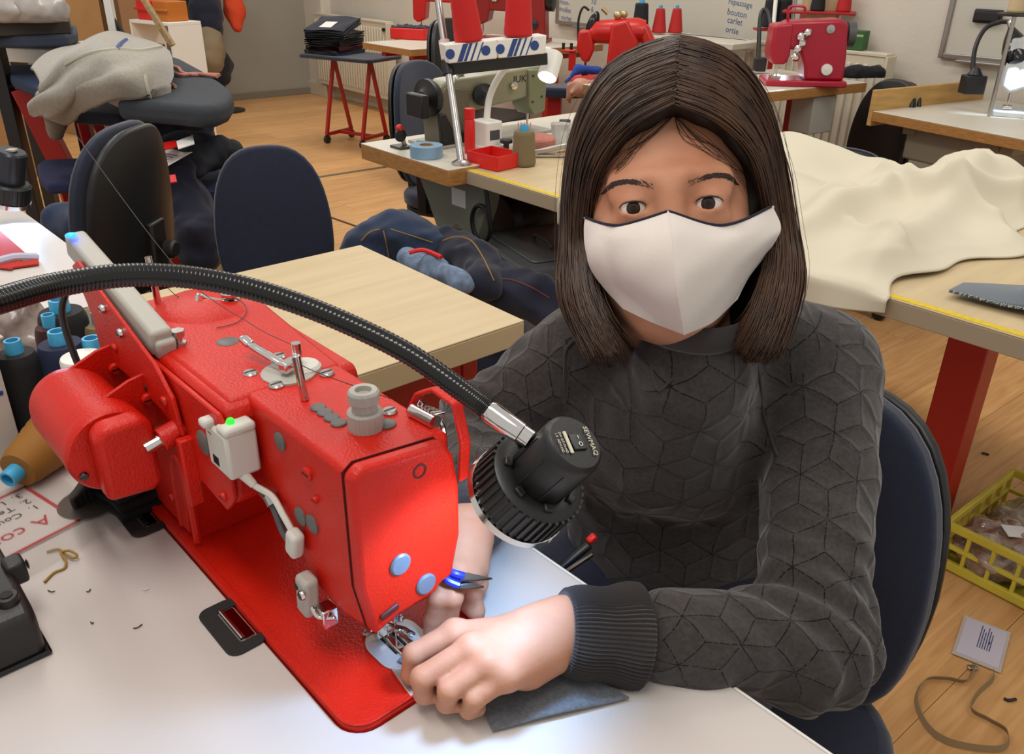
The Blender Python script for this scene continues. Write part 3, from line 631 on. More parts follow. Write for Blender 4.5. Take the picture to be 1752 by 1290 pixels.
# ---- head, in its own frame: x to the photo's right, y out of the face, z up
hx = (RT*1.0 - FWD*0.16 + UPV*0.035).normalized()
hy = -FWD*0.992 - UPV*0.07; hy = (hy-hx*hy.dot(hx)).normalized(); hz = hx.cross(hy)
if hz.dot(UPV) < 0: hz = -hz
HC = PD(1148, 349, .712) - hy*0.0865
HM = Matrix(((hx.x, hy.x, hz.x, HC.x), (hx.y, hy.y, hz.y, HC.y), (hx.z, hy.z, hz.z, HC.z), (0, 0, 0, 1)))
if HM.to_3x3().determinant() < 0: print('left-handed head')
def hw(x, y, z): return HM @ Vector((x, y, z))
EX = 0.0315
def head_f(X, Y, Z):
    d = sd_ell(X, Y, Z, (0, -0.018, 0.030), (0.078, 0.094, 0.092))
    d = smin(d, sd_ell(X, Y, Z, (0, 0.012, -0.033), (0.069, 0.078, 0.078)), 0.03)
    d = smin(d, sd_ell(X, Y, Z, (0, 0.040, -0.092), (0.034, 0.034, 0.026)), 0.03)
    for s in (-1, 1):
        d = smin(d, sd_ell(X, Y, Z, (s*0.043, 0.046, -0.034), (0.026, 0.030, 0.024)), 0.02)
        d = smin(d, sd_cap(X, Y, Z, (s*0.012, 0.084, 0.020), (s*0.044, 0.069, 0.021), 0.009, 0.007), 0.022)
        d = smin(d, sd_ell(X, Y, Z, (s*0.079, -0.01, -0.005), (0.010, 0.018, 0.030)), 0.006)
        d = smax(d, -sd_ell(X, Y, Z, (s*EX, 0.103, 0.001), (0.021, 0.0215, 0.0135)), 0.016)
        lid = np.sqrt((X-s*EX)**2+(Y-0.0735)**2+(Z-0.0)**2)-0.0146
        lid = smin(lid, sd_cap(X, Y, Z, (s*(EX-0.013), 0.077, -0.0125), (s*(EX+0.012), 0.072, -0.012), 0.0042, 0.003), 0.010)
        lid = smin(lid, sd_cap(X, Y, Z, (s*(EX-0.013), 0.0795, 0.0105), (s*(EX+0.014), 0.072, 0.0085), 0.0042, 0.0036), 0.008)
        op = sd_ell(X, Y, Z+0.12*np.abs(X-s*EX)*0, (s*EX, 0.088, -0.0009), (0.0126, 0.013, 0.0048))
        d = smin(d, lid, 0.009); d = smax(d, -op, 0.0012)
    d = smin(d, sd_cap(X, Y, Z, (0, 0.086, 0.006), (0, 0.098, -0.040), 0.0085, 0.012), 0.014)
    d = smin(d, sd_cap(X, Y, Z, (0, 0.070, -0.068), (0, 0.072, -0.072), 0.018, 0.018), 0.02)
    nk = HM.inverted() @ (nb+Vector((0, 0.01, -0.06)))
    d = smin(d, sd_cap(X, Y, Z, (0, -0.022, -0.07), tuple(nk), 0.053, 0.058), 0.03)
    return d
Vh, Fh = surface_nets(head_f, (-0.105, -0.13, -0.30), (0.105, 0.125, 0.135), 0.0019)
Vh = smooth_mesh(Vh, Fh, 1, 0.4)
Rm = np.array(HM.to_3x3()); Vh = Vh @ Rm.T + np.array(HC)
# ---- hands
def hz_(px, py, c): return PZ(px, py, TZ+c)
HL = dict(w0=PD(*[1075, 1090], depth_of(wrL)+0.02), w=hz_(962, 1080, 0.040))
lk = [hz_(778, 1080, 0.046), hz_(806, 1106, 0.052), hz_(836, 1132, 0.050), hz_(868, 1152, 0.044)]       # knuckles index..little
lp = [hz_(708, 1120, 0.036), hz_(722, 1160, 0.040), hz_(768, 1182, 0.036), hz_(812, 1196, 0.030)]
ld = [hz_(704, 1152, 0.017), hz_(726, 1186, 0.018), hz_(764, 1202, 0.016), hz_(802, 1214, 0.013)]
lt = [hz_(722, 1164, 0.010), hz_(752, 1188, 0.010), hz_(782, 1204, 0.009), hz_(818, 1212, 0.009)]
rad = [(0.0105, 0.0092, 0.0084, 0.0072), (0.0105, 0.0093, 0.0084, 0.0072), (0.0100, 0.0088, 0.0080, 0.0070), (0.0092, 0.0080, 0.0072, 0.0064)]
def chain(X, Y, Z, d, pts, rs, k=0.004):
    f = None
    for i in range(len(pts)-1):
        c = sd_cap(X, Y, Z, pts[i], pts[i+1], rs[i], rs[i+1]); f = c if f is None else smin(f, c, 0.0025)
    return f if d is None else smin(d, f, k)
def handL_f(X, Y, Z):
    w = HL['w']; d = sd_cap(X, Y, Z, w+(elL-wrL)*0.45, w, 0.031, 0.0235)
    d = smin(d, sd_cap(X, Y, Z, w+Vector((0, 0, 0.004)), w+(lk[1]-w)*0.3, 0.022, 0.021), 0.02)
    for i in range(4):
        m0 = w.lerp(lk[i], 0.25); d = smin(d, sd_cap(X, Y, Z, m0+Vector((0, 0, -0.002)), lk[i]-Vector((0, 0, 0.004)), 0.0165, 0.0112), 0.016)
        pm = w.lerp(lk[i], 0.62)-Vector((0, 0, 0.016)); d = smin(d, sd_cap(X, Y, Z, w-Vector((0, 0, 0.006)), pm, 0.015, 0.012), 0.014)
        d = smin(d, np.sqrt((X-lk[i].x)**2+(Y-lk[i].y)**2+(Z-lk[i].z+0.0015)**2)-0.0112, 0.005)
    for i in range(4): d = chain(X, Y, Z, d, [lk[i]-Vector((0, 0, 0.002)), lp[i], ld[i], lt[i]], rad[i], 0.004)
    d = chain(X, Y, Z, d, [w.lerp(lk[0], 0.30)-Vector((0, 0, 0.010)), hz_(800, 1092, 0.022), hz_(762, 1120, 0.016), hz_(752, 1160, 0.010)], (0.015, 0.0125, 0.0105, 0.0085), 0.010)
    return d
def bbox(pts, m): a = np.array([tuple(p) for p in pts]); return a.min(0)-m, a.max(0)+m
lo, hi = bbox(lk+lp+ld+lt+[HL['w'], HL['w']+(elL-wrL)*0.35], 0.03)
VL, FL = surface_nets(handL_f, lo, hi, 0.0017)
VL = smooth_mesh(VL, FL, 1, 0.35)
rw = hz_(800, 905, 0.058)
rk = [hz_(762, 972, 0.052), hz_(783, 978, 0.056), hz_(800, 976, 0.052), hz_(812, 968, 0.046)]
rp = [hz_(750, 1022, 0.046), hz_(774, 1022, 0.046), hz_(806, 1012, 0.030), hz_(818, 1000, 0.026)]
rdd = [hz_(742, 1058, 0.024), hz_(768, 1052, 0.026), hz_(798, 1026, 0.018), hz_(808, 1012, 0.016)]
rt = [hz_(738, 1082, 0.011), hz_(764, 1072, 0.012), hz_(788, 1020, 0.018), hz_(796, 1008, 0.018)]
def handR_f(X, Y, Z):
    w = rw; d = sd_cap(X, Y, Z, w+(elR-wrR)*0.4, w, 0.031, 0.0235)
    for i in range(4):
        d = smin(d, sd_cap(X, Y, Z, w.lerp(rk[i], 0.2)-Vector((0, 0, 0.003)), rk[i]-Vector((0, 0, 0.004)), 0.0165, 0.0112), 0.014)
        d = smin(d, np.sqrt((X-rk[i].x)**2+(Y-rk[i].y)**2+(Z-rk[i].z+0.0015)**2)-0.0110, 0.005)
    for i in range(4): d = chain(X, Y, Z, d, [rk[i]-Vector((0, 0, 0.002)), rp[i], rdd[i], rt[i]], rad[i], 0.004)
    d = chain(X, Y, Z, d, [w.lerp(rk[2], 0.45)-Vector((0, 0, 0.008)), hz_(806, 990, 0.026), hz_(800, 1018, 0.020), hz_(814, 1046, 0.012)], (0.015, 0.0125, 0.0108, 0.0088), 0.010)
    return d
lo, hi = bbox(rk+rp+rdd+rt+[rw, rw+(elR-wrR)*0.3, hz_(814, 1046, 0.012)], 0.03)
VR, FR = surface_nets(handR_f, lo, hi, 0.0017)
VR = smooth_mesh(VR, FR, 1, 0.35)
# ---- covered limbs and trunk (under the clothes)
kneeR = hip+Vector((-0.36, -0.25, -0.03)); kneeL = hip+Vector((-0.18, -0.42, -0.03))
ankR = kneeR+Vector((0.02, 0.04, -0.42)); ankL = kneeL+Vector((0.06, 0.05, -0.42))
def trunk_f(X, Y, Z):
    d = sd_ell(X, Y, Z, (0.195, 0.885, 0.86), (0.11, 0.075, 0.14)); d = smin(d, sd_ell(X, Y, Z, (0.21, 0.875, 0.68), (0.085, 0.062, 0.14)), 0.05)
    for a, b, ra, rb in ((shR, shL, 0.03, 0.03), (shL, elL, 0.034, 0.03), (elL, wrL, 0.030, 0.024), (shR, elR, 0.034, 0.03), (elR, wrR, 0.030, 0.024), (nb+Vector((0, 0.01, -0.05)), Vector((0.195, 0.885, 0.9)), 0.045, 0.06),
                         (hip+Vector((0.06, -0.03, -0.05)), kneeL, 0.045, 0.04), (hip+Vector((-0.06, 0.03, -0.05)), kneeR, 0.045, 0.04), (kneeL, ankL, 0.04, 0.03), (kneeR, ankR, 0.04, 0.03)):
        d = smin(d, sd_cap(X, Y, Z, a, b, ra, rb), 0.02)
    return d
VT, FT = surface_nets(trunk_f, (-0.25, 0.30, 0.08), (0.46, 1.02, 1.06), 0.011)
vs, fs, k = [], [], 0
for V_, F_ in ((Vh, Fh), (VL, FL), (VR, FR), (VT, FT)): vs.append(V_); fs.append(F_+k); k += len(V_)
Vb = np.concatenate(vs)-np.array(PB); Fb = np.concatenate(fs)
body = mesh_np('body', Vb, Fb, SKIN, person)
# finger nails
NAIL = mat('nail', '#d3a090', 0.25)
def nail(tip, prev, up, s=1.0):
    d = (tip-prev).normalized(); up = (up-d*up.dot(d)).normalized(); sx = d.cross(up); c = tip-d*0.001+up*0.0052*s
    mb = MB().sheet(lambda u, v: pl(c+sx*((u-0.5)*0.010*s)+d*((v-0.5)*0.012*s)-up*(abs(u-0.5)**2*0.008*s+max(0, v-0.6)*0.002)), 6, 4, 0.0006)
    return obj('fingernail', mb, NAIL, person)
nail(rt[0], rdd[0], Vector((0.1, -0.6, 0.8)))
nail(hz_(814, 1046, 0.012), hz_(800, 1018, 0.020), Vector((0.2, -0.5, 0.8)), 1.1)
nail(lt[0], ld[0], Vector((-0.6, -0.5, 0.4)), 0.95)
# ---- eyes
_yy = np.linspace(0.125, 0.0, 126, dtype=np.float32)
def face_y(x, z):
    f = head_f(0*_yy+np.float32(x), _yy, 0*_yy+np.float32(z)); return float(_yy[np.argmax(f < 0)])
WHITE_E = mat('eye_white', '#d6cbc2', 0.2); IRIS = mat('iris_brown', '#3a2110', 0.3, spec=0.3, var=0.3, vscale=300); PUP = mat('pupil', '#040303', 0.12, spec=0.4)
gaze = (HM.to_3x3().inverted() @ (CAM-hw(0, 0.075, 0)).normalized())
for s in (-1, 1):
    c = hw(s*EX, 0.0735, 0.0); e = obj('eye', MB().ball(pl(c), 0.0131, 28, 18), WHITE_E, person)
    g = (CAM-c).normalized(); x, y, z = frame(g)
    mb = MB().lathe([(0.0059, 0.01170), (0.0050, 0.0123), (0.003, 0.01295), (0, 0.0133)], pl(c), g, 28); obj('iris', mb, IRIS, e)
    obj('pupil', MB().lathe([(0.0026, 0.01312), (0.0016, 0.01345), (0, 0.0136)], pl(c), g, 20), PUP, e)
    LASH = mat('eyelash', '#120c0a', 0.6)
    lash = MB(); pts = []
    for t in np.linspace(-1, 1, 15):
        pts.append(pl(hw(s*EX+0.0122*t, 0.0735+math.sqrt(max(0.0146**2-(0.0122*t)**2-0.0048**2*(1-t*t), 1e-6))+0.0004, 0.0041*(1-t*t)**0.8)))
    lash.tube(pts, [0.0003+0.0007*(1-abs(t)) for t in np.linspace(-1, 1, 15)], 6)
    obj('eyelashes', lash, LASH, person)
    brow = MB(); rnd = random.Random(3)
    for i in range(260):
        t = rnd.random(); x0 = s*(0.014+0.042*t); z0 = 0.0148+0.0062*math.sin(min(1, t*1.25)*PI*0.60)-0.012*max(0, t-0.68)+rnd.uniform(-0.0024, 0.0022)*(1-0.55*t)
        y0 = face_y(x0, z0)+0.0002; L = 0.0085*(1-0.3*t); up = 0.7*(1-t)
        brow.tube([pl(hw(x0, y0, z0)), pl(hw(x0+s*L*0.5, face_y(x0+s*L*0.5, z0)+0.0004, z0+L*(0.1+up*0.4))), pl(hw(x0+s*L, face_y(x0+s*L, z0)+0.0002, z0+L*(0.05+up*0.4)))], [0.00045, 0.0004, 0.0001], 4)
    obj('eyebrow', brow, mat('brow_hair', '#2c1c14', 0.7), person)
# ---- cloth mask
MASKM = mat('white_cotton', '#d9cfc6', 0.85, bump=0.25, bscale=1400, sheen=0.2)
def HPX(px, py, ylocal):            # pixel -> head-local point on the plane y = ylocal
    p = PW(px, py, hw(0, ylocal, 0), hy); return HM.inverted() @ p
rows = [  # left edge, left mid, ridge, right mid, right edge  (px, py, local depth)
    [(1001, 372, 0.034), (1056, 386, 0.082), (1143, 361, 0.108), (1238, 386, 0.080), (1322, 352, 0.036)],
    [(999, 392, 0.036), (1054, 410, 0.090), (1148, 400, 0.125), (1246, 410, 0.090), (1336, 385, 0.036)],
    [(1001, 425, 0.038), (1058, 446, 0.092), (1153, 450, 0.132), (1248, 446, 0.090), (1330, 408, 0.038)],
    [(1012, 462, 0.032), (1072, 484, 0.088), (1159, 500, 0.128), (1242, 482, 0.084), (1308, 440, 0.028)],
    [(1036, 496, 0.040), (1094, 518, 0.080), (1166, 543, 0.115), (1232, 518, 0.076), (1282, 474, 0.036)],
    [(1066, 528, 0.046), (1116, 552, 0.072), (1171, 573, 0.098), (1220, 551, 0.068), (1262, 512, 0.042)]]
G = [[HPX(x, y, d) for x, y, d in r] for r in rows]
def mask_raw(u, v):
    fv = v*5; i = min(4, int(fv)); t = fv-i
    def row(r):
        L = ROWB[r][0] if u <= 0.5 else ROWB[r][1]
        f = (u*2 if u <= 0.5 else u*2-1)*(len(L)-1); j = min(len(L)-2, int(f)); return L[j].lerp(L[j+1], f-j)
    a, b, c, d = row(max(0, i-1)), row(i), row(i+1), row(min(5, i+2))
    p = 0.5*((2*b)+(c-a)*t+(2*a-5*b+4*c-d)*t*t+(3*b-a-3*c+d)*t**3)
    return p+Vector((0, 0.0012*math.sin(u*23+v*9)*math.sin(v*7+1), 0))
ROWB = [(bez(G[r][:3], 20), bez(G[r][2:], 20)) for r in range(6)]
MU_, MV_ = 56, 36
MG = np.array([[tuple(mask_raw(i/MU_, j/MV_)) for j in range(MV_+1)] for i in range(MU_+1)], dtype=np.float32)
for _ in range(90):
    f_ = head_f(MG[..., 0], MG[..., 1], MG[..., 2]); low = f_ < 0.0032
    if not low.any(): break
    MG[..., 1] += np.where(low, 0.0006, 0)
for _ in range(2): MG[1:-1, 1:-1, 1] = 0.5*MG[1:-1, 1:-1, 1]+0.125*(MG[:-2, 1:-1, 1]+MG[2:, 1:-1, 1]+MG[1:-1, :-2, 1]+MG[1:-1, 2:, 1])
def mask_pt(u, v):
    a = min(MU_-1, int(u*MU_)); b = min(MV_-1, int(v*MV_)); x, y = u*MU_-a, v*MV_-b
    p = (MG[a, b]*(1-x)+MG[a+1, b]*x)*(1-y)+(MG[a, b+1]*(1-x)+MG[a+1, b+1]*x)*y
    return pl(HM @ Vector(p.tolist()))
mk = obj('face_mask', MB().sheet(lambda u, v: mask_pt(v, u), 36, 56, 0.0016), MASKM, person)
obj('mask_piping', MB().tube([mask_pt(t, 0.0) for t in np.linspace(0.01, 0.985, 44)], 0.0013, 8), mat('navy_piping', '#14132a', 0.8), mk)
obj('center_seam', MB().tube([mask_pt(0.5, t)+Vector(hy)*0.0002 for t in np.linspace(0, 1, 24)], 0.0006, 6), MASKM, mk)
for s, (u) in ((-1, 0.0), (1, 1.0)):
    p0 = mask_pt(u, 0.03); e0 = pl(hw(s*0.080, -0.005, 0.030)); obj('ear_loop', MB().tube(bez([p0, p0.lerp(e0, 0.5)+Vector(hx)*s*0.004, e0], 10), 0.0009, 6), MASKM, mk)
# ---- hair: solid under-layer plus strands
HAIRM = mat('brown_hair', '#1c120c', 0.65, var=0.5, vscale=40, col2='#100a07', spec=0.3)
HAIRS = mat('brown_hair_strand', '#4e3421', 0.42, var=0.45, vscale=30, col2='#2b1a10', spec=0.45)
skin_open = [(-0.069, -0.125), (-0.073, -0.03), (-0.070, 0.012), (-0.060, 0.036), (-0.030, 0.062), (0.006, 0.078), (0.045, 0.058), (0.070, 0.028), (0.082, -0.005), (0.086, -0.04), (0.078, -0.125)]
def poly_sd(X, Z, poly):
    d = np.full(X.shape, 1e9, dtype=np.float32); ins = np.zeros(X.shape, dtype=bool); n = len(poly)
    for i in range(n):
        (x0, z0), (x1, z1) = poly[i], poly[(i+1) % n]; ex, ez = x1-x0, z1-z0
        t = np.clip(((X-x0)*ex+(Z-z0)*ez)/(ex*ex+ez*ez), 0, 1); d = np.minimum(d, (X-x0-t*ex)**2+(Z-z0-t*ez)**2)
        cr = ((z0 > Z) != (z1 > Z)) & (X < (x1-x0)*(Z-z0)/(z1-z0+1e-12)+x0); ins ^= cr
    d = np.sqrt(d); return np.where(ins, -d, d)
def hair_f0(X, Y, Z):
    d = sd_ell(X, Y, Z, (0.006, -0.018, 0.050), (0.094, 0.112, 0.114))
    for s, xo in ((-1, 0.006), (1, 0.010)):
        d = smin(d, sd_cap(X, Y*0.55, Z, (s*0.080+xo, -0.014, 0.02), (s*0.090+xo, -0.006, -0.06), 0.019, 0.020), 0.03)
        d = smin(d, sd_cap(X, Y*0.55, Z, (s*0.090+xo, -0.004, -0.06), (s*0.064+xo, 0.016, -0.120), 0.024, 0.022), 0.02)
    d = smin(d, sd_ell(X, Y, Z, (0.004, -0.075, -0.04), (0.095, 0.055, 0.095)), 0.03)
    return d
def hair_f(X, Y, Z):
    d = hair_f0(X, Y, Z)+0.0025
    inner = sd_ell(X, Y, Z, (0, 0.02, -0.07), (0.066, 0.085, 0.12))
    d = smax(d, -inner, 0.006)
    d = smax(d, -smax(poly_sd(X, Z, skin_open), 0.03-Y, 0.01), 0.006)
    return d + 0.0012*np.sin(X*260+Y*60+Z*25)*np.sin(Y*180+X*90)
Vr, Fr = surface_nets(hair_f, (-0.135, -0.15, -0.165), (0.150, 0.125, 0.175), 0.0036)
Vr = Vr @ Rm.T + np.array(HC) - np.array(PB)
hair = mesh_np('hair', Vr, Fr, HAIRM, person)
st = MB(); rnd = random.Random(11)
KEYS = {-1: ([(0.004, .081), (-.030, .066), (-.057, .041), (-.070, .010), (-.073, -.03), (-.064, -.08), (-.042, -.126)],
             [(0.014, .164), (-.050, .146), (-.083, .098), (-.096, .040), (-.101, -.03), (-.100, -.08), (-.080, -.130)]),
        1: ([(0.006, .081), (.042, .064), (.070, .037), (.083, .002), (.087, -.04), (.072, -.085), (.048, -.128)],
            [(0.016, .164), (.062, .144), (.092, .096), (.105, .038), (.111, -.03), (.109, -.08), (.088, -.134)])}
ys = np.linspace(0.13, -0.03, 54, dtype=np.float32)
def lift(pts):
    X = np.array([[p[0]] for p in pts], dtype=np.float32)+0*ys; Z = np.array([[p[1]] for p in pts], dtype=np.float32)+0*ys; Y = ys+0*X
    F_ = hair_f0(X, Y, Z); out = []
    for i, p in enumerate(pts):
        hit = np.argmax(F_[i] < 0.0); out.append(float(ys[hit]) if F_[i].min() < 0 else -0.02)
    for _ in range(2): out = [out[0]]+[0.25*out[k-1]+0.5*out[k]+0.25*out[k+1] for k in range(1, len(out)-1)]+[out[-1]]
    return out
def add_strand(path3, r):
    n = len(path3); st.tube([pl(HM @ p) for p in path3], [r*min(1, 0.35+0.16*(n-1-i)) for i in range(n)], 3, False)
def front_clump(side, w, n, spread, r, ln, fly=0.0):
    A_, B2 = KEYS[side]; k = [(a[0]+(b[0]-a[0])*w, a[1]+(b[1]-a[1])*w) for a, b in zip(A_, B2)]
    k[-1] = (k[-1][0]+rnd.uniform(-0.006, 0.006), k[-1][1]+ln)
    c = bez([(x, 0, z) for x, z in k], 24); yy = lift([(p.x, p.z) for p in c]); m_ = len(c)
    for _ in range(n):
        jx, jy, jz = rnd.gauss(0, spread), rnd.uniform(-0.003, 0.003), rnd.gauss(0, spread*0.7); wv = rnd.uniform(0, 6); pts = []
        for i, p in enumerate(c):
            t = i/(m_-1); f = 0.35+0.65*t; o = fly*t*(1-t)*4
            pts.append(Vector((p.x+jx*f+side*o+0.0012*math.sin(wv+t*7), yy[i]+0.0012+jy*f+0.0012*math.sin(wv*2+t*6)+o*0.6, p.z+jz*f*0.6+o*0.6-0.010*t*abs(jx)*60*0)))
        add_strand(pts, r)
for side in (-1, 1):
    for i in range(95):
        front_clump(side, ((i+rnd.random())/95)**0.9, 11, 0.0028, 0.0008, rnd.uniform(-0.008, 0.008))
    for i in range(22): front_clump(side, rnd.uniform(0.2, 1.0), 1, 0.004, 0.0002, rnd.uniform(-0.02, 0.01), rnd.uniform(-0.003, 0.008))
    for i in range(14):      # loose hairs across the forehead
        c = bez([(0.006, 0.0, 0.078), (side*rnd.uniform(0.012, 0.03), 0, rnd.uniform(0.052, 0.064)), (side*rnd.uniform(0.035, 0.05), 0, rnd.uniform(0.035, 0.05)), (side*0.069, 0, rnd.uniform(0.0, 0.03))], 14)
        add_strand([Vector((p.x, face_y(p.x, p.z)+0.0012, p.z)) for p in c], 0.0002)
    for i in range(60):      # back of the head
        psi = (i+rnd.random())/60*PI/2; B2 = KEYS[side][1]
        k = [Vector((0.014, -0.03-0.06*psi/1.57*(0.5), 0.164))]+[Vector((x*math.cos(psi)+0.004*math.sin(psi), -0.02-0.118*math.sin(psi)*min(1, abs(x)/0.10), z)) for x, z in B2[1:]]
        c0 = bez(k, 20)
        for _ in range(8):
            j_ = Vector((rnd.gauss(0, 0.003), rnd.gauss(0, 0.003), rnd.gauss(0, 0.002))); add_strand([p+j_*(0.4+0.6*i2/20) for i2, p in enumerate(c0)], 0.0009)
obj('hair_strands', st, HAIRS, hair, angle=180)
# ---- quilted sweatshirt
SW = bpy.data.materials.new('quilted_grey_jersey'); SW.use_nodes = True; nt = SW.node_tree; B_ = nt.nodes['Principled BSDF']
B_.inputs['Roughness'].default_value = 0.92; B_.inputs['Sheen Weight'].default_value = 0.25; B_.inputs['Specular IOR Level'].default_value = 0.2
def M(op, a, b=None, c=None):
    n = nt.nodes.new('ShaderNodeMath'); n.operation = op
    for i, v in enumerate((a, b, c)):
        if v is None: continue
        if isinstance(v, (int, float)): n.inputs[i].default_value = v
        else: nt.links.new(v, n.inputs[i])
    return n.outputs[0]
at = nt.nodes.new('ShaderNodeAttribute'); at.attribute_name = 'quilt_uv'; sep = nt.nodes.new('ShaderNodeSeparateXYZ'); nt.links.new(at.outputs['Vector'], sep.inputs[0])
nz = nt.nodes.new('ShaderNodeTexNoise'); nz.inputs['Scale'].default_value = 14; tcc = nt.nodes.new('ShaderNodeTexCoord'); nt.links.new(tcc.outputs['Object'], nz.inputs[0])
wob = M('MULTIPLY', M('SUBTRACT', nz.outputs[0], 0.5), 0.35)
CELL = 0.057
px_ = M('ADD', M('DIVIDE', sep.outputs[0], CELL), wob); py_ = M('ADD', M('DIVIDE', sep.outputs[1], CELL), wob)
S3 = 1.7320508
ax_ = M('SUBTRACT', M('FLOORED_MODULO', px_, 1.0), 0.5); ay_ = M('SUBTRACT', M('FLOORED_MODULO', py_, S3), S3/2)
bx_ = M('SUBTRACT', M('FLOORED_MODULO', M('SUBTRACT', px_, 0.5), 1.0), 0.5); by_ = M('SUBTRACT', M('FLOORED_MODULO', M('SUBTRACT', py_, S3/2), S3), S3/2)
da = M('ADD', M('MULTIPLY', ax_, ax_), M('MULTIPLY', ay_, ay_)); db = M('ADD', M('MULTIPLY', bx_, bx_), M('MULTIPLY', by_, by_)); sel = M('LESS_THAN', da, db)
mixf = lambda p, q_: M('ADD', M('MULTIPLY', p, sel), M('MULTIPLY', q_, M('SUBTRACT', 1.0, sel)))
gx_, gy_ = mixf(ax_, bx_), mixf(ay_, by_)
hexd = M('SUBTRACT', 0.5, M('MAXIMUM', M('ABSOLUTE', gx_), M('ADD', M('MULTIPLY', M('ABSOLUTE', gx_), 0.5), M('MULTIPLY', M('ABSOLUTE', gy_), S3/2))))
line = hexd
for ang in (90, 210, 330):
    c_, s_ = math.cos(math.radians(ang)), math.sin(math.radians(ang))
    cr = M('ABSOLUTE', M('SUBTRACT', M('MULTIPLY', gx_, s_), M('MULTIPLY', gy_, c_))); dt = M('ADD', M('MULTIPLY', gx_, c_), M('MULTIPLY', gy_, s_))
    line = M('MINIMUM', line, M('ADD', cr, M('LESS_THAN', dt, 0.0)))
puff = nt.nodes.new('ShaderNodeMapRange'); puff.interpolation_type = 'SMOOTHSTEP'; puff.inputs[1].default_value = 0.0; puff.inputs[2].default_value = 0.11; nt.links.new(line, puff.inputs[0])
thr = M('LESS_THAN', line, 0.011)
# short stitches along the seam lines
dash = nt.nodes.new('ShaderNodeTexNoise'); dash.inputs['Scale'].default_value = 420; nt.links.new(tcc.outputs['Object'], dash.inputs[0])
thr2 = M('MULTIPLY', thr, M('GREATER_THAN', dash.outputs[0], 0.42))
mx = nt.nodes.new('ShaderNodeMix'); mx.data_type = 'RGBA'; nt.links.new(thr2, mx.inputs['Factor']); mx.inputs['B'].default_value = (*lin('#0c0b0b'), 1)
nv = nt.nodes.new('ShaderNodeTexNoise'); nv.inputs['Scale'].default_value = 260; nt.links.new(tcc.outputs['Object'], nv.inputs[0])
rv = nt.nodes.new('ShaderNodeValToRGB'); rv.color_ramp.elements[0].position = 0.3; rv.color_ramp.elements[1].position = 0.7; rv.color_ramp.elements[0].color = (*lin('#322e2c'), 1); rv.color_ramp.elements[1].color = (*lin('#3f3a38'), 1)
nt.links.new(nv.outputs[0], rv.inputs[0]); nt.links.new(rv.outputs[0], mx.inputs['A']); nt.links.new(mx.outputs['Result'], B_.inputs['Base Color'])
bp = nt.nodes.new('ShaderNodeBump'); bp.inputs['Strength'].default_value = 0.26; bp.inputs['Distance'].default_value = 0.005; nt.links.new(puff.outputs[0], bp.inputs['Height'])
bp2 = nt.nodes.new('ShaderNodeBump'); bp2.inputs['Strength'].default_value = 0.25; bp2.inputs['Distance'].default_value = 0.001; nt.links.new(nv.outputs[0], bp2.inputs['Height']); nt.links.new(bp.outputs[0], bp2.inputs['Normal']); nt.links.new(bp2.outputs[0], B_.inputs['Normal'])
def npn(X, Y, Z, f): return np.sin(X*f+1.3*np.sin(Y*f*0.8+2))*np.sin(Y*f*1.1+1.1*np.sin(Z*f*0.9))*np.sin(Z*f*0.95+1.7*np.sin(X*f*0.7))
def sleeve(X, Y, Z, A, Bj, Cj, r):
    f1 = sd_cap(X, Y, Z, A, Bj, r[0], r[1]); f2 = sd_cap(X, Y, Z, Bj, Cj, r[1], r[2]); d = smin(f1, f2, 0.03)
    # creases gathering in the crook of the elbow
    rr = np.sqrt((X-Bj.x)**2+(Y-Bj.y)**2+(Z-Bj.z)**2); fade = np.exp(-(rr/0.085)**2)
    ax = (Cj-A).normalized(); al = (X*ax.x+Y*ax.y+Z*ax.z)
    d = d + 0.0055*fade*np.sin(al*210+3*np.sin(Z*40))
    return d
HEM = 0.612
def sweat_parts(X, Y, Z):
    tb = sd_ell(X, Y, Z, (0.195, 0.880, 0.86), (0.158, 0.110, 0.165)); tb = smin(tb, sd_ell(X, Y, Z, (0.212, 0.865, 0.70), (0.140, 0.112, 0.17)), 0.06)
    tb = smin(tb, sd_cap(X, Y, Z, shR+Vector((0.02, 0, 0.004)), shL+Vector((-0.02, 0, 0.004)), 0.052, 0.052), 0.05)
    tb = smin(tb, sd_cap(X, Y, Z, nb+Vector((0, 0.02, -0.055)), (shL+shR)/2+Vector((0, 0, -0.03)), 0.070, 0.08), 0.04)
    cf_ = PD(1180, 642, .808); tb = smin(tb, sd_cap(X, Y, Z, cf_, cf_+Vector((0, 0.06, -0.10)), 0.055, 0.085), 0.05)
    for s in (-1, 1): tb = smin(tb, sd_ell(X, Y, Z, (0.195+s*0.062, 0.800, 0.845), (0.055, 0.05, 0.055)), 0.05)
    sl_ = sleeve(X, Y, Z, shL, elL, HL['w'].lerp(elL, 0.40), (0.060, 0.049, 0.041)); sr_ = sleeve(X, Y, Z, shR, elR, wrR.lerp(elR, 0.33), (0.060, 0.050, 0.040))
    return tb, sl_, sr_
def sweat_f(X, Y, Z):
    tb, a, b = sweat_parts(X, Y, Z)
    d = smin(smin(tb, a, 0.022), b, 0.022)
    d = d + 0.0042*npn(X, Y, Z, 34)+0.0020*npn(Y, Z, X, 75)
    n0 = (PD(1180, 584, .750)+nb+Vector((0, 0.065, 0.012)))/2; d = smax(d, -sd_cap(X, Y, Z, n0+Vector((0, 0.0, -0.015)), n0+Vector((0, -0.06, 0.2)), 0.058, 0.058), 0.008)
    d = smax(d, HEM-Z-0.05*(X-0.2), 0.01)
    return d
Vs, Fs = surface_nets(sweat_f, (-0.19, 0.42, 0.57), (0.42, 1.10, 1.08), 0.0046)
Vs = smooth_mesh(Vs, Fs, 1, 0.4)
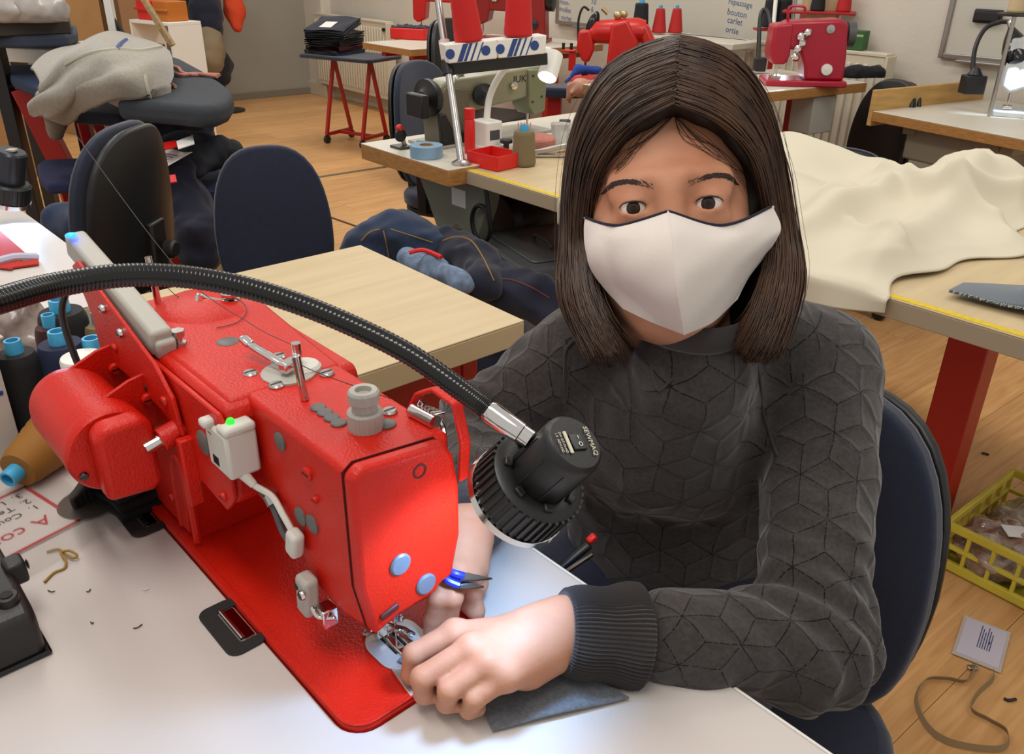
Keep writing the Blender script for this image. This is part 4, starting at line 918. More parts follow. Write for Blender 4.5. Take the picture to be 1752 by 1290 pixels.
tb, a_, b_ = sweat_parts(Vs[:, 0], Vs[:, 1], Vs[:, 2])
which = np.argmin(np.stack([tb-0.006, a_, b_]), 0); uv = np.zeros((len(Vs), 3), dtype=np.float32)
uv[:, 0] = Vs[:, 0]*1.0; uv[:, 1] = Vs[:, 2]+0.3*(Vs[:, 1]-0.8)*(Vs[:, 2] > 2)
def limb_uv(Vx, A, Bj, Cj):
    out = np.zeros((len(Vx), 2)); best = np.full(len(Vx), 1e9); base = 0
    ref = None
    for P0, P1 in ((A, Bj), (Bj, Cj)):
        p0, p1 = v3(P0), v3(P1); d = p1-p0; L = np.linalg.norm(d); d = d/L
        w = Vx-p0; t = w @ d; tc_ = np.clip(t, 0, L); r = np.linalg.norm(w-np.outer(tc_, d), axis=1)
        back = v3(FWD); x = back-d*(back@d); x /= np.linalg.norm(x); y = np.cross(d, x)
        an = np.arctan2(w @ y, w @ -x); m = r < best
        out[m, 0] = (an*0.055)[m]; out[m, 1] = (base+t)[m]; best = np.where(m, r, best); base += L
    return out
m = which == 1; uv[m, :2] = limb_uv(Vs[m], shL, elL, wrL)+0.013
m = which == 2; uv[m, :2] = limb_uv(Vs[m], shR, elR, wrR)+0.021
sweater = mesh_np('sweatshirt', Vs-np.array(PB), Fs, SW, person)
att = sweater.data.attributes.new('quilt_uv', 'FLOAT_VECTOR', 'POINT'); att.data.foreach_set('vector', uv.ravel())
# ribbed cuffs and collar
RIB = mat('rib_knit_grey', '#2e2928', 0.9, sheen=0.2, bump=0.2, bscale=700)
def cuff(p0, p1, r0, r1, sx=1.0):
    n = 140; prof = [(r0*0.93, 0.0), (r0, 0.002)]; L = (p1-p0).length
    for i in range(9): t = i/8; prof.append((r0+(r1-r0)*t+0.0015*math.sin(t*9), 0.003+t*(L-0.005)))
    prof += [(r1*1.0, L-0.001), (r1*0.9, L)]
    return obj('cuff', MB().lathe(prof, pl(p0), (p1-p0), n, lambda a, i: 1+(0.03 if int(round(a/(2*PI)*n)) % 2 else -0.03)), RIB, sweater, smooth=False)
cw = HL['w']; cuff(cw+(elL-cw).normalized()*0.000, cw+(elL-cw).normalized()*0.066, 0.0345, 0.0425)
cuff(rw+(elR-rw).normalized()*0.002, rw+(elR-rw).normalized()*0.055, 0.0335, 0.041)
cF = PD(1180, 584, .750); cB = nb+Vector((0.0, 0.065, 0.012)); col_c = (cF+cB)/2; cm = axes(pl(col_c), (1, 0, 0.0), cB-cF); cR = (cB-cF).length/2
def collar(u, v):
    a = 2*PI*u; r = 0.063+0.004*(v-0.5)+(0.0010 if int(round(u*160)) % 2 else 0); bulge = 0.0055*math.sin(PI*v)
    return cm @ Vector(((r+bulge)*math.cos(a), (cR+0.004*(v-0.5)+bulge)*math.sin(a), 0.028*(v-0.5)*(1 if True else 0)))
obj('collar', MB().sheet(collar, 160, 8, 0.003), RIB, sweater, angle=180)
# neck gusset (V of rib knit) and raglan seams
def on_sweater(px, py, d0=0.70, d1=1.0):
    lo_, hi_ = d0, d1
    ts = np.linspace(lo_, hi_, 160); P = np.array([tuple(PD(px, py, t)) for t in ts]); f = sweat_f(P[:, 0], P[:, 1], P[:, 2])
    i = np.argmax(f < 0.0005); return PD(px, py, ts[i]-0.001)
def seam(pxs, r=0.0016, name='seam'): 
    return obj(name, MB().tube(bez([pl(on_sweater(x, y)) for x, y in pxs], 30), r, 6), RIB, sweater)
seam([(1290, 600), (1300, 650), (1305, 700), (1318, 745), (1330, 780)]); seam([(1010, 560), (985, 580), (968, 600), (966, 640), (968, 700)])
seam([(1108, 590), (1116, 640), (1127, 668), (1150, 648), (1190, 612)], 0.0012)
# ---- undershirt hem and trousers
obj('undershirt', MB().lathe([(0.133, 0.0), (0.137, 0.02), (0.134, 0.05)], pl((0.207, 0.862, 0.580)), (0, 0, 1), 48, lambda a, i: 1+0.02*math.sin(a*7+i)-0.0), mat('cream_jersey', '#b9b2a6', 0.9), person)
TROU = NAVYD
def trou_f(X, Y, Z):
    d = sd_ell(X, Y, Z, (0.213, 0.868, 0.60), (0.150, 0.125, 0.10))
    for a, b, ra, rb in ((hip+Vector((0.07, -0.04, -0.01)), kneeL, 0.092, 0.066), (hip+Vector((-0.06, 0.04, -0.01)), kneeR, 0.095, 0.066), (kneeL, ankL, 0.064, 0.05), (kneeR, ankR, 0.064, 0.05)):
        d = smin(d, sd_cap(X, Y, Z, a, b, ra, rb), 0.03)
    d = smax(d, Z-0.68, 0.01)
    return d+0.004*npn(X, Y, Z, 40)
Vt, Ft = surface_nets(trou_f, (-0.26, 0.34, 0.09), (0.42, 1.04, 0.70), 0.0085)
mesh_np('trousers', Vt-np.array(PB), Ft, TROU, person)
for an_ in (ankL, ankR):
    sh = MB().ball(pl(an_+Vector((-0.05, -0.05, -0.055))), 0.05, 18, 10, (1.0, 1.0, 0.85)).ball(pl(an_+Vector((-0.11, -0.10, -0.075))), 0.045, 18, 10, (1.3, 1.2, 0.6)); obj('shoe', sh, BLACK, person)
# ================================================================== things on the walls
ENAMEL = mat('cream_enamel', '#cfc6b0', 0.4); ALU = mat('aluminium', '#a5a29c', 0.35, 0.9)
def wall_thing(name, label, cat, p, group=None):
    return thing(name, label, cat, m=axes(p, -WD, Vector((0, 0, 1))), group=group)     # x to the right along the wall, y up, z out
def radiator(label, pl_, width, height, off=0.03):
    r = wall_thing('radiator', label, 'radiator', Vector((pl_.x, pl_.y, pl_.z-height))+WN*off)
    nr = int(width/0.045); obj('panel', MB().bx(0, width, 0, height, 0, 0.012).bx(0, width, 0, height, 0.06, 0.07), ENAMEL, r, bevel=0.004)
    for i in range(nr): obj('rib', MB().bx(0.02+i*0.045, 0.042+i*0.045, 0.04, height-0.04, 0.068, 0.082), ENAMEL, r, bevel=0.006)
    obj('top_grille', MB().bx(0, width, height-0.004, height+0.012, 0, 0.075), ENAMEL, r, bevel=0.003)
    obj('side_cover', MB().bx(width, width+0.012, 0, height, 0, 0.08), ENAMEL, r, bevel=0.002)
    obj('valve_plug', MB().cyl((width-0.03, height-0.05, 0.07), (width-0.03, height-0.05, 0.09), 0.014, n=16), DSTEEL, r)
    return r
p = onwall(1296, 74, 0.04); p2 = onwall(1520, 97, 0.12); zt_ = p2.z
radiator('ribbed cream radiator beside the crimson machine', Vector((p.x, p.y, zt_)), (p2-p).length*1.0, 0.55)
p = onwall(553, 24, 0.04); p2 = onwall(664, 40, 0.12)
radiator('flat cream radiator on the far wall behind the stack of jeans', Vector((p.x, p.y, p2.z)), (p2-p).length, 0.62)
WB = mat('whiteboard_gloss', '#c3beb0', 0.28); BLUEINK = mat('blue_marker_ink', '#3c5a86', 0.6)
def whiteboard(label, p, w, h, lines):
    b_ = wall_thing('whiteboard', label, 'whiteboard', p+WN*0.005)
    obj('surface', MB().bx(0, w, 0, h, 0, 0.012), WB, b_)
    for x0, x1, y0, y1 in ((0, w, -0.02, 0.004), (0, w, h-0.004, h+0.02), (-0.02, 0.004, -0.02, h+0.02), (w-0.004, w+0.02, -0.02, h+0.02)): obj('frame_bar', MB().bx(x0, x1, y0, y1, 0, 0.022), ALU, b_, bevel=0.004)
    obj('pen_tray', MB().bx(w*0.1, w*0.9, -0.03, -0.018, 0.0, 0.045), ALU, b_, bevel=0.003)
    for tx, x, y, s, sl_ in lines: text_obj('handwriting', tx, s, BLUEINK, b_, None, m=Matrix.Translation((x, y, 0.0125)) @ Matrix(((1, 0.25, 0, 0), (0, 1, 0, 0), (0, 0, 1, 0), (0, 0, 0, 1))), extrude=0.0002)
    return b_
pa, pb_ = onwall(958, 37), onwall(1330, 70); wd_ = (pb_-pa).dot(-WD); zb = (pa.z+pb_.z)/2
b1 = whiteboard('long whiteboard with blue handwritten lists on the far wall', Vector((pa.x, pa.y, zb)), wd_, 0.7, [])
def wtext(tx, px, py, size):
    q_ = onwall(px, py); loc = b1.matrix_world.inverted() @ q_ if False else axes(Vector((pa.x, pa.y, zb))+WN*0.005, -WD, (0, 0, 1)).inverted() @ q_
    text_obj('handwriting', tx, size, BLUEINK, b1, None, m=Matrix.Translation((loc.x, loc.y, 0.0128)) @ Matrix(((1, 0.2, 0, 0), (0, 1, 0, 0), (0, 0, 1, 0), (0, 0, 0, 1))), extrude=0.0002)
for tx, px, py, sz in (('repassage', 1249, 6, 0.042), ('bouton', 1247, 24, 0.046), ('carlet', 1247, 38, 0.046), ('ortie', 1244, 54, 0.046), ('mon-', 961, 6, 0.045), ('mollet', 960, 18, 0.045), ('ourlet', 963, 32, 0.042), ('10', 1014, 6, 0.05), ('6', 1014, 20, 0.05)): wtext(tx, px, py, sz)
pc, pd_ = onwall(1616, 97), onwall(1752, 115); z2 = (pc.z+pd_.z)/2
b2 = whiteboard('small whiteboard on the wall behind the white sewing machine', Vector((pc.x, pc.y, z2+0.02)), 0.75, 0.75, [])
pe = onwall(1690, 28, 0.03); er = thing('board_eraser', 'black felt eraser stuck on the small whiteboard', 'eraser', m=axes(pe, -WD, (0, 0, 1)))
obj('felt', MB().bx(-0.06, 0.06, -0.028, 0.028, -0.012, 0.008), BLACK, er, bevel=0.006); obj('handle', MB().bx(-0.055, 0.055, -0.02, 0.02, 0.008, 0.02), RUBBER, er, bevel=0.006)

# ================================================================== furniture builders
CHROT = {}
def office_chair(label, loc, rotz, seat_h=0.47, back_w=0.42, back_h=0.42, back_z=0.60, cloth=NAVYC, arms=False, tilt=0.10, group='office chairs of the workshop', seat=True, back_at=None):
    # local: the sitter faces -y, backrest at +y
    if back_at is not None: loc = (back_at.x+0.24*math.sin(rotz), back_at.y-0.24*math.cos(rotz), 0)
    c = thing('office_chair', label, 'chair', loc, rotz, group)
    def back(off, th, sc, nm, m, dome):
        def f(ang, v):
            k = (abs(math.cos(ang))**2.9+abs(math.sin(ang))**2.9)**(-1/2.9)
            X = v*k*math.cos(ang); Zz = v*k*math.sin(ang); w_ = 1-0.12*Zz if Zz > 0 else 1-0.02*Zz
            return Vector((X*back_w/2*sc*w_, 0.22+off-0.035*X*X*(back_w/0.42)+tilt*(Zz+1)*back_h/2-dome*(1-v**3), back_z+(Zz+1)*back_h/2*sc+(1-sc)*back_h/2))
        return obj(nm, radial(f, 44, 9, th), m, c, bevel=0.008, seg=3, angle=50)
    back(-0.035, 0.036, 1.0, 'backrest', cloth, 0.02); bs = back(0.003, 0.024, 0.97, 'back_shell', BLACK, -0.012)
    obj('back_bracket', MB().bar((0, 0.275, back_z+back_h*0.45), (0, 0.255, seat_h-0.05), 0.07, 0.03, (0, 1, 0)).bar((0, 0.265, seat_h-0.06), (0, 0.0, seat_h-0.06), 0.07, 0.02), BLACK, c, bevel=0.006)
    obj('adjust_knob', MB().lathe([(0.024, 0), (0.024, 0.02), (0.018, 0.026), (0, 0.026)], (0, 0.30, back_z+back_h*0.28), (0, 1, 0), 16), BLACK, bs)
    if seat:
        so_ = rrect(0.46, 0.44, 0.13, 6); obj('seat', MB().prism(so_, seat_h-0.03, seat_h+0.03), cloth, c, bevel=0.022, seg=4)
        obj('seat_shell', MB().prism(rrect(0.44, 0.42, 0.12, 6), seat_h-0.055, seat_h-0.031), BLACK, c, bevel=0.008)
        obj('gas_column', MB().cyl((0, 0, 0.09), (0, 0, seat_h-0.055), 0.025, n=16).cyl((0, 0, 0.09), (0, 0, 0.26), 0.032, n=16), BLACK, c)
        for k in range(5):
            a = 2*PI*k/5+0.3; e_ = Vector((0.29*math.cos(a), 0.29*math.sin(a), 0.075)); arm_ = obj('base_arm', MB().bar((0, 0, 0.11), e_, 0.045, 0.03), BLACK, c, bevel=0.006)
            obj('castor', MB().cyl(e_+Vector((-0.02*math.sin(a), 0.02*math.cos(a), -0.047)), e_+Vector((0.02*math.sin(a), -0.02*math.cos(a), -0.047)), 0.027, n=14), BLACK, arm_)
    if arms:
        for s in (-1, 1): obj('armrest', MB().bx(s*0.26-0.035, s*0.26+0.035, -0.12, 0.16, seat_h+0.19, seat_h+0.225), RUBBER, c, bevel=0.012, seg=3); obj('arm_post', MB().bar((s*0.25, 0.05, seat_h-0.03), (s*0.26, 0.05, seat_h+0.19), 0.04, 0.02), BLACK, c, bevel=0.003)
    return c
EDGEW = mat('plywood_edge', '#a9773f', 0.5, var=0.35, vscale=26, stretch=(1, 1, 12)); LAM = mat('cream_laminate', '#cfc8b8', 0.38, var=0.04, vscale=6); PINE = mat('birch_laminate', '#c6b088', 0.5, var=0.10, vscale=3, stretch=(14, 1.2, 1), bump=0.04, bscale=60)
TAPE = mat('yellow_measuring_tape', '#d6b81c', 0.5, var=0.2, vscale=120)
def worktable(name, label, loc, rotz, x0, x1, y0, y1, h, th=0.04, top=LAM, edge=EDGEW, leg=RED2, legs='C', group=None, chamfer=0.0):
    t = thing(name, label, 'table', loc, rotz, group)
    poly = [(x0, y0), (x1-chamfer, y0), (x1, y0+chamfer), (x1, y1), (x0, y1)] if chamfer else [(x0, y0), (x1, y0), (x1, y1), (x0, y1)]
    obj('edge', MB().prism(poly, h-th, h-0.003), edge, t, bevel=0.002); obj('tabletop', MB().prism(poly, h-0.003, h), top, t, bevel=0.001)
    xm = (x0+x1)/2; ym = (y0+y1)/2
    for lx in (x0+0.12, x1-0.12):
        if legs == 'C': obj('leg', MB().bx(lx-0.03, lx+0.03, ym-0.04, ym+0.04, 0.03, h-th).bx(lx-0.03, lx+0.03, y0+0.03, y1-0.03, 0.0, 0.045).bx(lx-0.025, lx+0.025, y0+0.08, y1-0.08, h-th-0.04, h-th), leg, t, bevel=0.003)
        else:
            for ly in (y0+0.07, y1-0.07): obj('leg', MB().bx(lx-0.03, lx+0.03, ly-0.03, ly+0.03, 0, h-th), leg, t, bevel=0.003)
    return t
def cone_spool(name, label, loc, r0, r1, h, m, coneM=None, group=None, core=None, top=True, rotm=None):
    t = thing(name, label, 'thread spool', m=(Matrix.Translation(loc) @ rotm.to_4x4()) if rotm else Matrix.Translation(loc), group=group)
    n = 14; prof = [(r0*0.92, 0.0), (r0, 0.006)]+[(r0+(r1-r0)*(i/n)+0.0006*(i % 2)*(r0/0.03), 0.006+(h-0.012)*i/n) for i in range(n+1)]+[(r1*0.9, h), (r1*0.45, h+0.0005)]
    obj('thread', MB().lathe(prof, (0, 0, 0), (0, 0, 1), 32), m, t)
    if top: obj('core', MB().lathe([(r1*0.44, h-0.004), (r1*0.42, h+0.014), (r1*0.40, h+0.016), (r1*0.30, h+0.016), (r1*0.28, h+0.004), (0, h+0.003)], (0, 0, 0), (0, 0, 1), 24), coneM or mat('cyan_core', '#3f9fc9', 0.4), t)
    return t
def threadm(name, c): return mat('thread_'+name, c, 0.75, bump=0.12, bscale=120, btype='wave', stretch=(0.05, 0.05, 6), sheen=0.03)
U2 = Vector((math.cos(math.radians(-49)), math.sin(math.radians(-49)), 0)); V2 = Vector((-U2.y, U2.x, 0)); R2 = math.radians(-49)

# ------------------------------------------------------------------ chairs
office_chair('navy task chair the seamstress sits on', (0.215, 0.775, 0), math.radians(-52), seat_h=0.44, back_w=0.37, back_h=0.42, back_z=0.43, tilt=0.12)
office_chair('navy task chair turned away, black back shell and knob showing', None, math.radians(-97), back_w=0.40, back_h=0.44, back_z=0.49, seat_h=0.40, back_at=PD(232, 338, 2.15))
office_chair('navy task chair with its padded front toward us, behind the birch side table', None, math.radians(24), back_w=0.33, back_h=0.44, back_z=0.38, seat_h=0.30, back_at=PD(462, 352, 2.45))
office_chair('navy task chair pushed against the grey-green machine', None, math.radians(62), back_w=0.42, back_h=0.48, back_z=0.44, seat_h=0.42, arms=True, back_at=PD(712, 190, 3.45))
office_chair('black task chair at the far table with the red tray', None, math.radians(60), back_w=0.42, back_h=0.50, back_z=0.48, cloth=BLACK, arms=False, back_at=PD(765, 95, 4.7))
office_chair('black high-backed task chair between radiator and white machine table', None, math.radians(-75), back_w=0.38, back_h=0.46, back_z=0.38, seat_h=0.36, cloth=BLACK, back_at=PD(1528, 192, 3.70))
office_chair('navy task chair beneath the crimson machine, black cloth on it', None, math.radians(150), back_w=0.36, back_h=0.12, back_z=0.56, seat_h=0.45, back_at=PD(1430, 216, 3.1))

# ------------------------------------------------------------------ tables
# neighbouring white table (far left)
t2 = worktable('sewing_table', 'white sewing table on the left lit blue by its own lamp', MO-Vector((0, 0, TZ)), MROT, -2.3, -1.03, -0.40, 0.225, TZ, top=TOPW, edge=mat('cream_edge', '#b8a888', 0.5))
# small birch table between the machine and the seamstress
wA = PZ(897, 548, 0.74)
wt = worktable('side_table', 'birch side table on a red steel frame behind the foreground machine', (wA.x, wA.y, 0), R2, -0.54, 0.0, -0.50, 0.0, 0.74, th=0.045, top=PINE, edge=PINE, legs='4')
obj('frame_panel', MB().bx(-0.50, -0.06, -0.095, -0.055, 0.58, 0.69), RED2, wt, bevel=0.006); obj('frame_panel', MB().bx(-0.09, -0.05, -0.44, -0.10, 0.58, 0.69), RED2, wt, bevel=0.006)
obj('foot_rail', MB().bx(-0.09, -0.04, -0.46, -0.04, 0.02, 0.07), RED2, wt, bevel=0.004)
# grey-green machine's table and the long fabric table
mA = PZ(617, 245, 0.75)
m1 = worktable('machine_table', 'cream machine table under the grey-green sewing machine', (mA.x, mA.y, 0), R2, 0.0, 0.475, 0.0, 1.05, 0.75, th=0.05, top=LAM, edge=EDGEW, legs='none' if False else 'C', leg=mat('grey_green_steel', '#767c6e', 0.5))
for o in list(m1.children):
    if o.name.startswith('leg'): bpy.data.objects.remove(o)
GG = MATS['grey_green_steel']
lg = obj('stand_leg', MB().prism([(0.12, 0.70), (0.52, 0.70), (0.50, 0.62), (0.40, 0.40), (0.38, 0.03), (0.30, 0.03), (0.29, 0.42), (0.20, 0.58)], 0.12, 0.165, 'y'), GG, m1, bevel=0.003)
obj('stand_leg', MB().prism([(0.12, 0.70), (0.52, 0.70), (0.50, 0.62), (0.40, 0.40), (0.38, 0.03), (0.30, 0.03), (0.29, 0.42), (0.20, 0.58)], 0.98, 1.02, 'y'), GG, m1, bevel=0.003)
obj('stand_foot', MB().bx(0.05, 0.55, 0.10, 0.18, 0.0, 0.035), GG, m1, bevel=0.003)
obj('stand_sticker', MB().bx(0.33, 0.40, 0.118, 0.1198, 0.60, 0.655), PAPER, lg)
for x_, z_ in ((0.36, 0.53), (0.40, 0.50)): obj('bolt', MB().cyl((x_, 0.108, z_), (x_, 0.122, z_), 0.012, n=6), STEEL, lg)
obj('clutch_motor', MB().lathe([(0.0, 0), (0.10, 0.0), (0.115, 0.02), (0.115, 0.05), (0.09, 0.06), (0.09, 0.20), (0.06, 0.22), (0, 0.22)], (0.33, 0.30, 0.50), (0, 1, 0), 28), BLACK, m1)
obj('cable_loop', MB().tube([(0.50+0.045*math.cos(t), 0.10, 0.58+0.055*math.sin(t)) for t in np.linspace(0.6, 6.2, 24)]+[(0.52, 0.10, 0.70)], 0.007, 8), BLACK, m1)
tA = PZ(793, 290, 0.74)
m2 = worktable('fabric_table', 'long birch table behind the seamstress with yellow measuring tape along its edge', (tA.x, tA.y, 0), R2, 0.0, 1.75, 0.0, 1.10, 0.74, th=0.04, top=PINE, edge=mat('pale_table_edge', '#a09078', 0.6), legs='none' if False else '4')
for o in list(m2.children):
    if o.name.startswith('leg'): bpy.data.objects.remove(o)
for lx in (0.13, 1.33): obj('leg', MB().bx(lx-0.045, lx+0.045, 0.42, 0.50, 0.0, 0.70).bx(lx-0.03, lx+0.03, 0.10, 1.0, 0.67, 0.70), RED2, m2, bevel=0.003)
obj('tape_measure', MB().bx(0.0, 1.75, 0.004, 0.022, 0.740, 0.7412), TAPE, m2); obj('tape_measure', MB().bx(0.0, 1.75, 1.076, 1.094, 0.740, 0.7412), TAPE, m2)
# far tables
fa = PZ(620, 72, 0.77); far1 = worktable('machine_table', 'far cream machine table with the red tray on it', (fa.x, fa.y, 0), R2, 0.0, 0.55, 0.0, 1.1, 0.77, legs='C')
fb = PZ(790, 78, 0.80); far2 = worktable('machine_table', 'far cream table by the wall under the dark red machine', (fb.x, fb.y, 0), R2, -0.1, 0.4, 0.15, 0.80, 0.80, legs='C')
ca = PZ(1484, 141, 0.82); crt = worktable('machine_table', 'plywood-edged table under the crimson overlock machine', (ca.x, ca.y, 0), math.radians(-58)+PI/2, -1.15, 0.0, 0.0, 0.52, 0.82, legs='C')
for o in list(crt.children): pass
obj('switch_box', MB().bx(-0.30, -0.16, 0.02, 0.14, 0.62, 0.775), GREYP, crt, bevel=0.004); obj('switch_panel', MB().bx(-0.158, -0.152, 0.03, 0.13, 0.63, 0.76), LGREY, crt, bevel=0.002)
ra_ = PZ(1494, 190, 0.75); rt_ = worktable('machine_table', 'plywood-edged cream table under the white sewing machine', (ra_.x, ra_.y, 0), math.radians(-60), 0.0, 0.66, 0.0, 0.74, 0.75, th=0.04, chamfer=0.0, legs='C', leg=mat('beige_steel', '#8f8470', 0.5))
obj('backsplash', MB().bx(-0.022, -0.001, 0.0, 0.72, 0.69, 0.83), mat('pine_board', '#bf9556', 0.55, var=0.25, vscale=5, stretch=(1, 1, 9)), rt_, bevel=0.002)
obj('oil_pan', MB().bx(0.10, 0.50, 0.10, 0.75, 0.57, 0.705), MATS['beige_steel'], rt_, bevel=0.01)
# red trestle with folded jeans
ta_ = PZ(560, 238, 0.03)
tr = thing('trestle_stool', 'navy-topped red tube trestle on castors holding the folded jeans', 'trestle', (ta_.x, ta_.y, 0), math.radians(-30))
trh = 0.60
obj('padded_top', MB().prism(rrect(0.66, 0.40, 0.04, 4, 0.16, 0.14), trh, trh+0.025), NAVYC, tr, bevel=0.008)
for x_ in (0.0, 0.34):
    for y_ in (0.0, 0.28):
        obj('leg', MB().bar((x_, y_, 0.06), (x_, 0.14, trh), 0.022, 0.022), RED2, tr); w_ = obj('castor', MB().cyl((x_-0.012, y_, 0.028), (x_+0.012, y_, 0.028), 0.028, n=14).bx(x_-0.008, x_+0.008, y_-0.01, y_+0.01, 0.03, 0.06), BLACK, tr)
    obj('foot_rail', MB().bar((x_, 0, 0.065), (x_, 0.28, 0.065), 0.022, 0.022), RED2, tr)
obj('cross_rail', MB().bar((0, 0.14, 0.065), (0.34, 0.14, 0.065), 0.022, 0.022), RED2, tr)
def folded(name, label, loc, rotz, w, d, h, m, group, seed=0, cat='jeans', tagm=None):
    t = thing(name, label, cat, loc, rotz, group); rn = random.Random(seed); L = 3
    for k in range(L):
        z0 = h*k/L; z1 = h*(k+0.92)/L; ph = rn.uniform(0, 6)
        f = lambda u, v, z0=z0, z1=z1, ph=ph: (lambda a: Vector((w/2*max(-1, min(1, 1.25*math.cos(a)))*(1+0.02*math.sin(5*v+ph)), (v-0.5)*d*(1+0.015*math.sin(3*a+ph)), (z0+z1)/2+(z1-z0)/2*math.sin(a)+0.004*math.sin(6*v+4*u*6.28+ph))))(2*PI*u)
        obj('layer', MB().sheet(f, 28, 8), m, t, angle=180)
    if tagm: obj('paper_tag', MB().bx(-w*0.18, w*0.12, -d*0.35, d*0.05, h+0.001, h+0.003), tagm, t)
    return t
trM = Matrix.Translation((ta_.x, ta_.y, 0)) @ Matrix.Rotation(math.radians(-30), 4, 'Z')
BLKD = mat('black_denim', '#0d0e13', 0.92, bump=0.3, bscale=900, sheen=0.1); BURG = mat('burgundy_cloth', '#4a1016', 0.9)
for k, (mm, lb, dz) in enumerate(((BLUED, 'blue folded jeans at the bottom of the trestle stack', 0.030), (BURG, 'burgundy folded trousers low in the trestle stack', 0.028), (BLKD, 'black folded jeans in the middle of the trestle stack', 0.045), (BLKD, 'black folded jeans second from top of the trestle stack', 0.045), (NAVYD, 'navy folded jeans with white paper on top of the trestle stack', 0.055))):
    z_ = trh+0.027+sum((0.030, 0.028, 0.045, 0.045, 0.055)[:k])
    folded('folded_jeans', lb, tuple((trM @ Vector((0.02+0.012*(k % 2), 0.14, 0))).xy)+(z_+0.001*k,), math.radians(-30+4*k), 0.30, 0.32, dz-0.002, mm, 'folded jeans on the red trestle', k, tagm=PAPER if k == 4 else None).rotation_euler = (0.0 if k < 4 else 0.22, 0.0, math.radians(-30+4*k))
# ================================================================== mid-ground: grey-green machine table
M1M = Matrix.Translation((mA.x, mA.y, 0)) @ Matrix.Rotation(R2, 4, 'Z')
M1H = 0.75
OLIVE = mat('olive_grey_enamel', '#8d8a70', 0.35)
def tl(M_, x, y, z=0): return M_ @ Vector((x, y, z))
gm = thing('sewing_machine', 'grey-green long-arm sewing machine on the cream table, dark handwheel at the left', 'sewing machine', tl(M1M, 0.16, 0.13, M1H), R2); gm.scale = (0.8, 0.82, 0.70)
# local: x toward us, y along the arm (to the photo's right)
obj('bed', MB().bx(-0.10, 0.10, 0.0, 0.62, 0.0, 0.012), mat('grey_bed', '#9a978a', 0.4), gm, bevel=0.003)
obj('pillar', MB().prism([(0.05, 0.0), (0.20, 0.0), (0.19, 0.13), (0.20, 0.24), (0.08, 0.26), (0.04, 0.20)], -0.055, 0.06, 'x'), mat('brown_grey_casting', '#6d6450', 0.45), gm, bevel=0.008, seg=3)
obj('arm', MB().prism([(0.06, 0.14), (0.06, 0.26), (0.10, 0.285), (0.56, 0.31), (0.60, 0.30), (0.60, 0.18), (0.50, 0.17), (0.20, 0.135)], -0.05, 0.05, 'x'), OLIVE, gm, bevel=0.010, seg=3)
obj('head', MB().prism([(0.50, 0.30), (0.585, 0.295), (0.60, 0.22), (0.595, 0.10), (0.53, 0.085), (0.50, 0.13)], -0.048, 0.066, 'x'), mat('olive_green_head', '#767a5c', 0.35), gm, bevel=0.008, seg=3)
obj('needle_bar', MB().cyl((0.0, 0.55, 0.03), (0.0, 0.55, 0.09), 0.005, n=10).cyl((0.0, 0.55, 0.012), (0.0, 0.55, 0.03), 0.0015, n=8), CHROME, gm)
hwm = obj('hand_wheel', MB().lathe([(0.0, 0.0), (0.075, 0.0), (0.082, 0.012), (0.082, 0.030), (0.05, 0.034), (0.03, 0.05), (0, 0.05)], (0.0, 0.055, 0.21), (0, -1, 0), 28), BLACK, gm)
obj('wheel_cap', MB().cyl((0, 0.005, 0.21), (0, -0.004, 0.21), 0.022, n=16), STEEL, hwm)
obj('side_dial', MB().lathe([(0.0, 0.0), (0.046, 0.0), (0.050, 0.008), (0.050, 0.016), (0.03, 0.022), (0.014, 0.034), (0, 0.034)], (0.058, 0.255, 0.212), (1, 0, 0), 26), BLACK, gm)
obj('side_knob', MB().lathe([(0.012, 0), (0.018, 0.006), (0.018, 0.016), (0, 0.018)], (0.052, 0.42, 0.235), (1, 0, 0), 16), CHROME, gm)
obj('belt_guard', MB().bx(-0.02, 0.09, -0.055, -0.02, 0.14, 0.24), BLACK, gm, bevel=0.006); obj('lower_cover', MB().prism([(0.04, 0.0), (0.22, 0.0), (0.20, 0.05), (0.10, 0.07), (0.06, 0.15), (0.03, 0.15)], 0.062, 0.085, 'x'), BLACK, gm, bevel=0.006)
for y_, z_ in ((0.52, 0.27), (0.575, 0.26), (0.52, 0.15), (0.57, 0.17)): obj('screw', MB().cyl((0.064, y_, z_), (0.07, y_, z_), 0.005, n=10), DSTEEL, gm)
text_obj('lettering', 'JUKI', 0.045, BLACK, gm, None, m=Matrix.Translation((0.0508, 0.425, 0.245)) @ Matrix(((0, 0, 1, 0), (1, 0, 0, 0), (0, 1, 0, 0), (0, 0, 0, 1))), extrude=0.0005)
obj('top_hook', MB().tube(bez([(0, 0.20, 0.285), (0.03, 0.15, 0.30), (0.055, 0.12, 0.27)], 10), 0.004, 8).ball((0, 0.20, 0.30), 0.012), STEEL, gm)
# bobbin winder at the table's corner
bw = thing('bobbin_winder', 'small steel bobbin winder left of the grey-green machine', 'bobbin winder', tl(M1M, 0.14, 0.06, M1H), R2)
obj('base', MB().bx(-0.03, 0.03, -0.02, 0.03, 0.0, 0.008), DSTEEL, bw, bevel=0.002); obj('wheel', MB().lathe([(0, 0), (0.02, 0.0), (0.02, 0.008), (0.008, 0.012), (0, 0.012)], (0, 0.0, 0.04), (1, 0, 0), 16), BLACK, bw); obj('arm', MB().bar((0, 0.02, 0.0), (0, 0.0, 0.055), 0.012, 0.01), STEEL, bw); obj('red_knob', MB().ball((0, 0.0, 0.062), 0.012), REDP, bw)
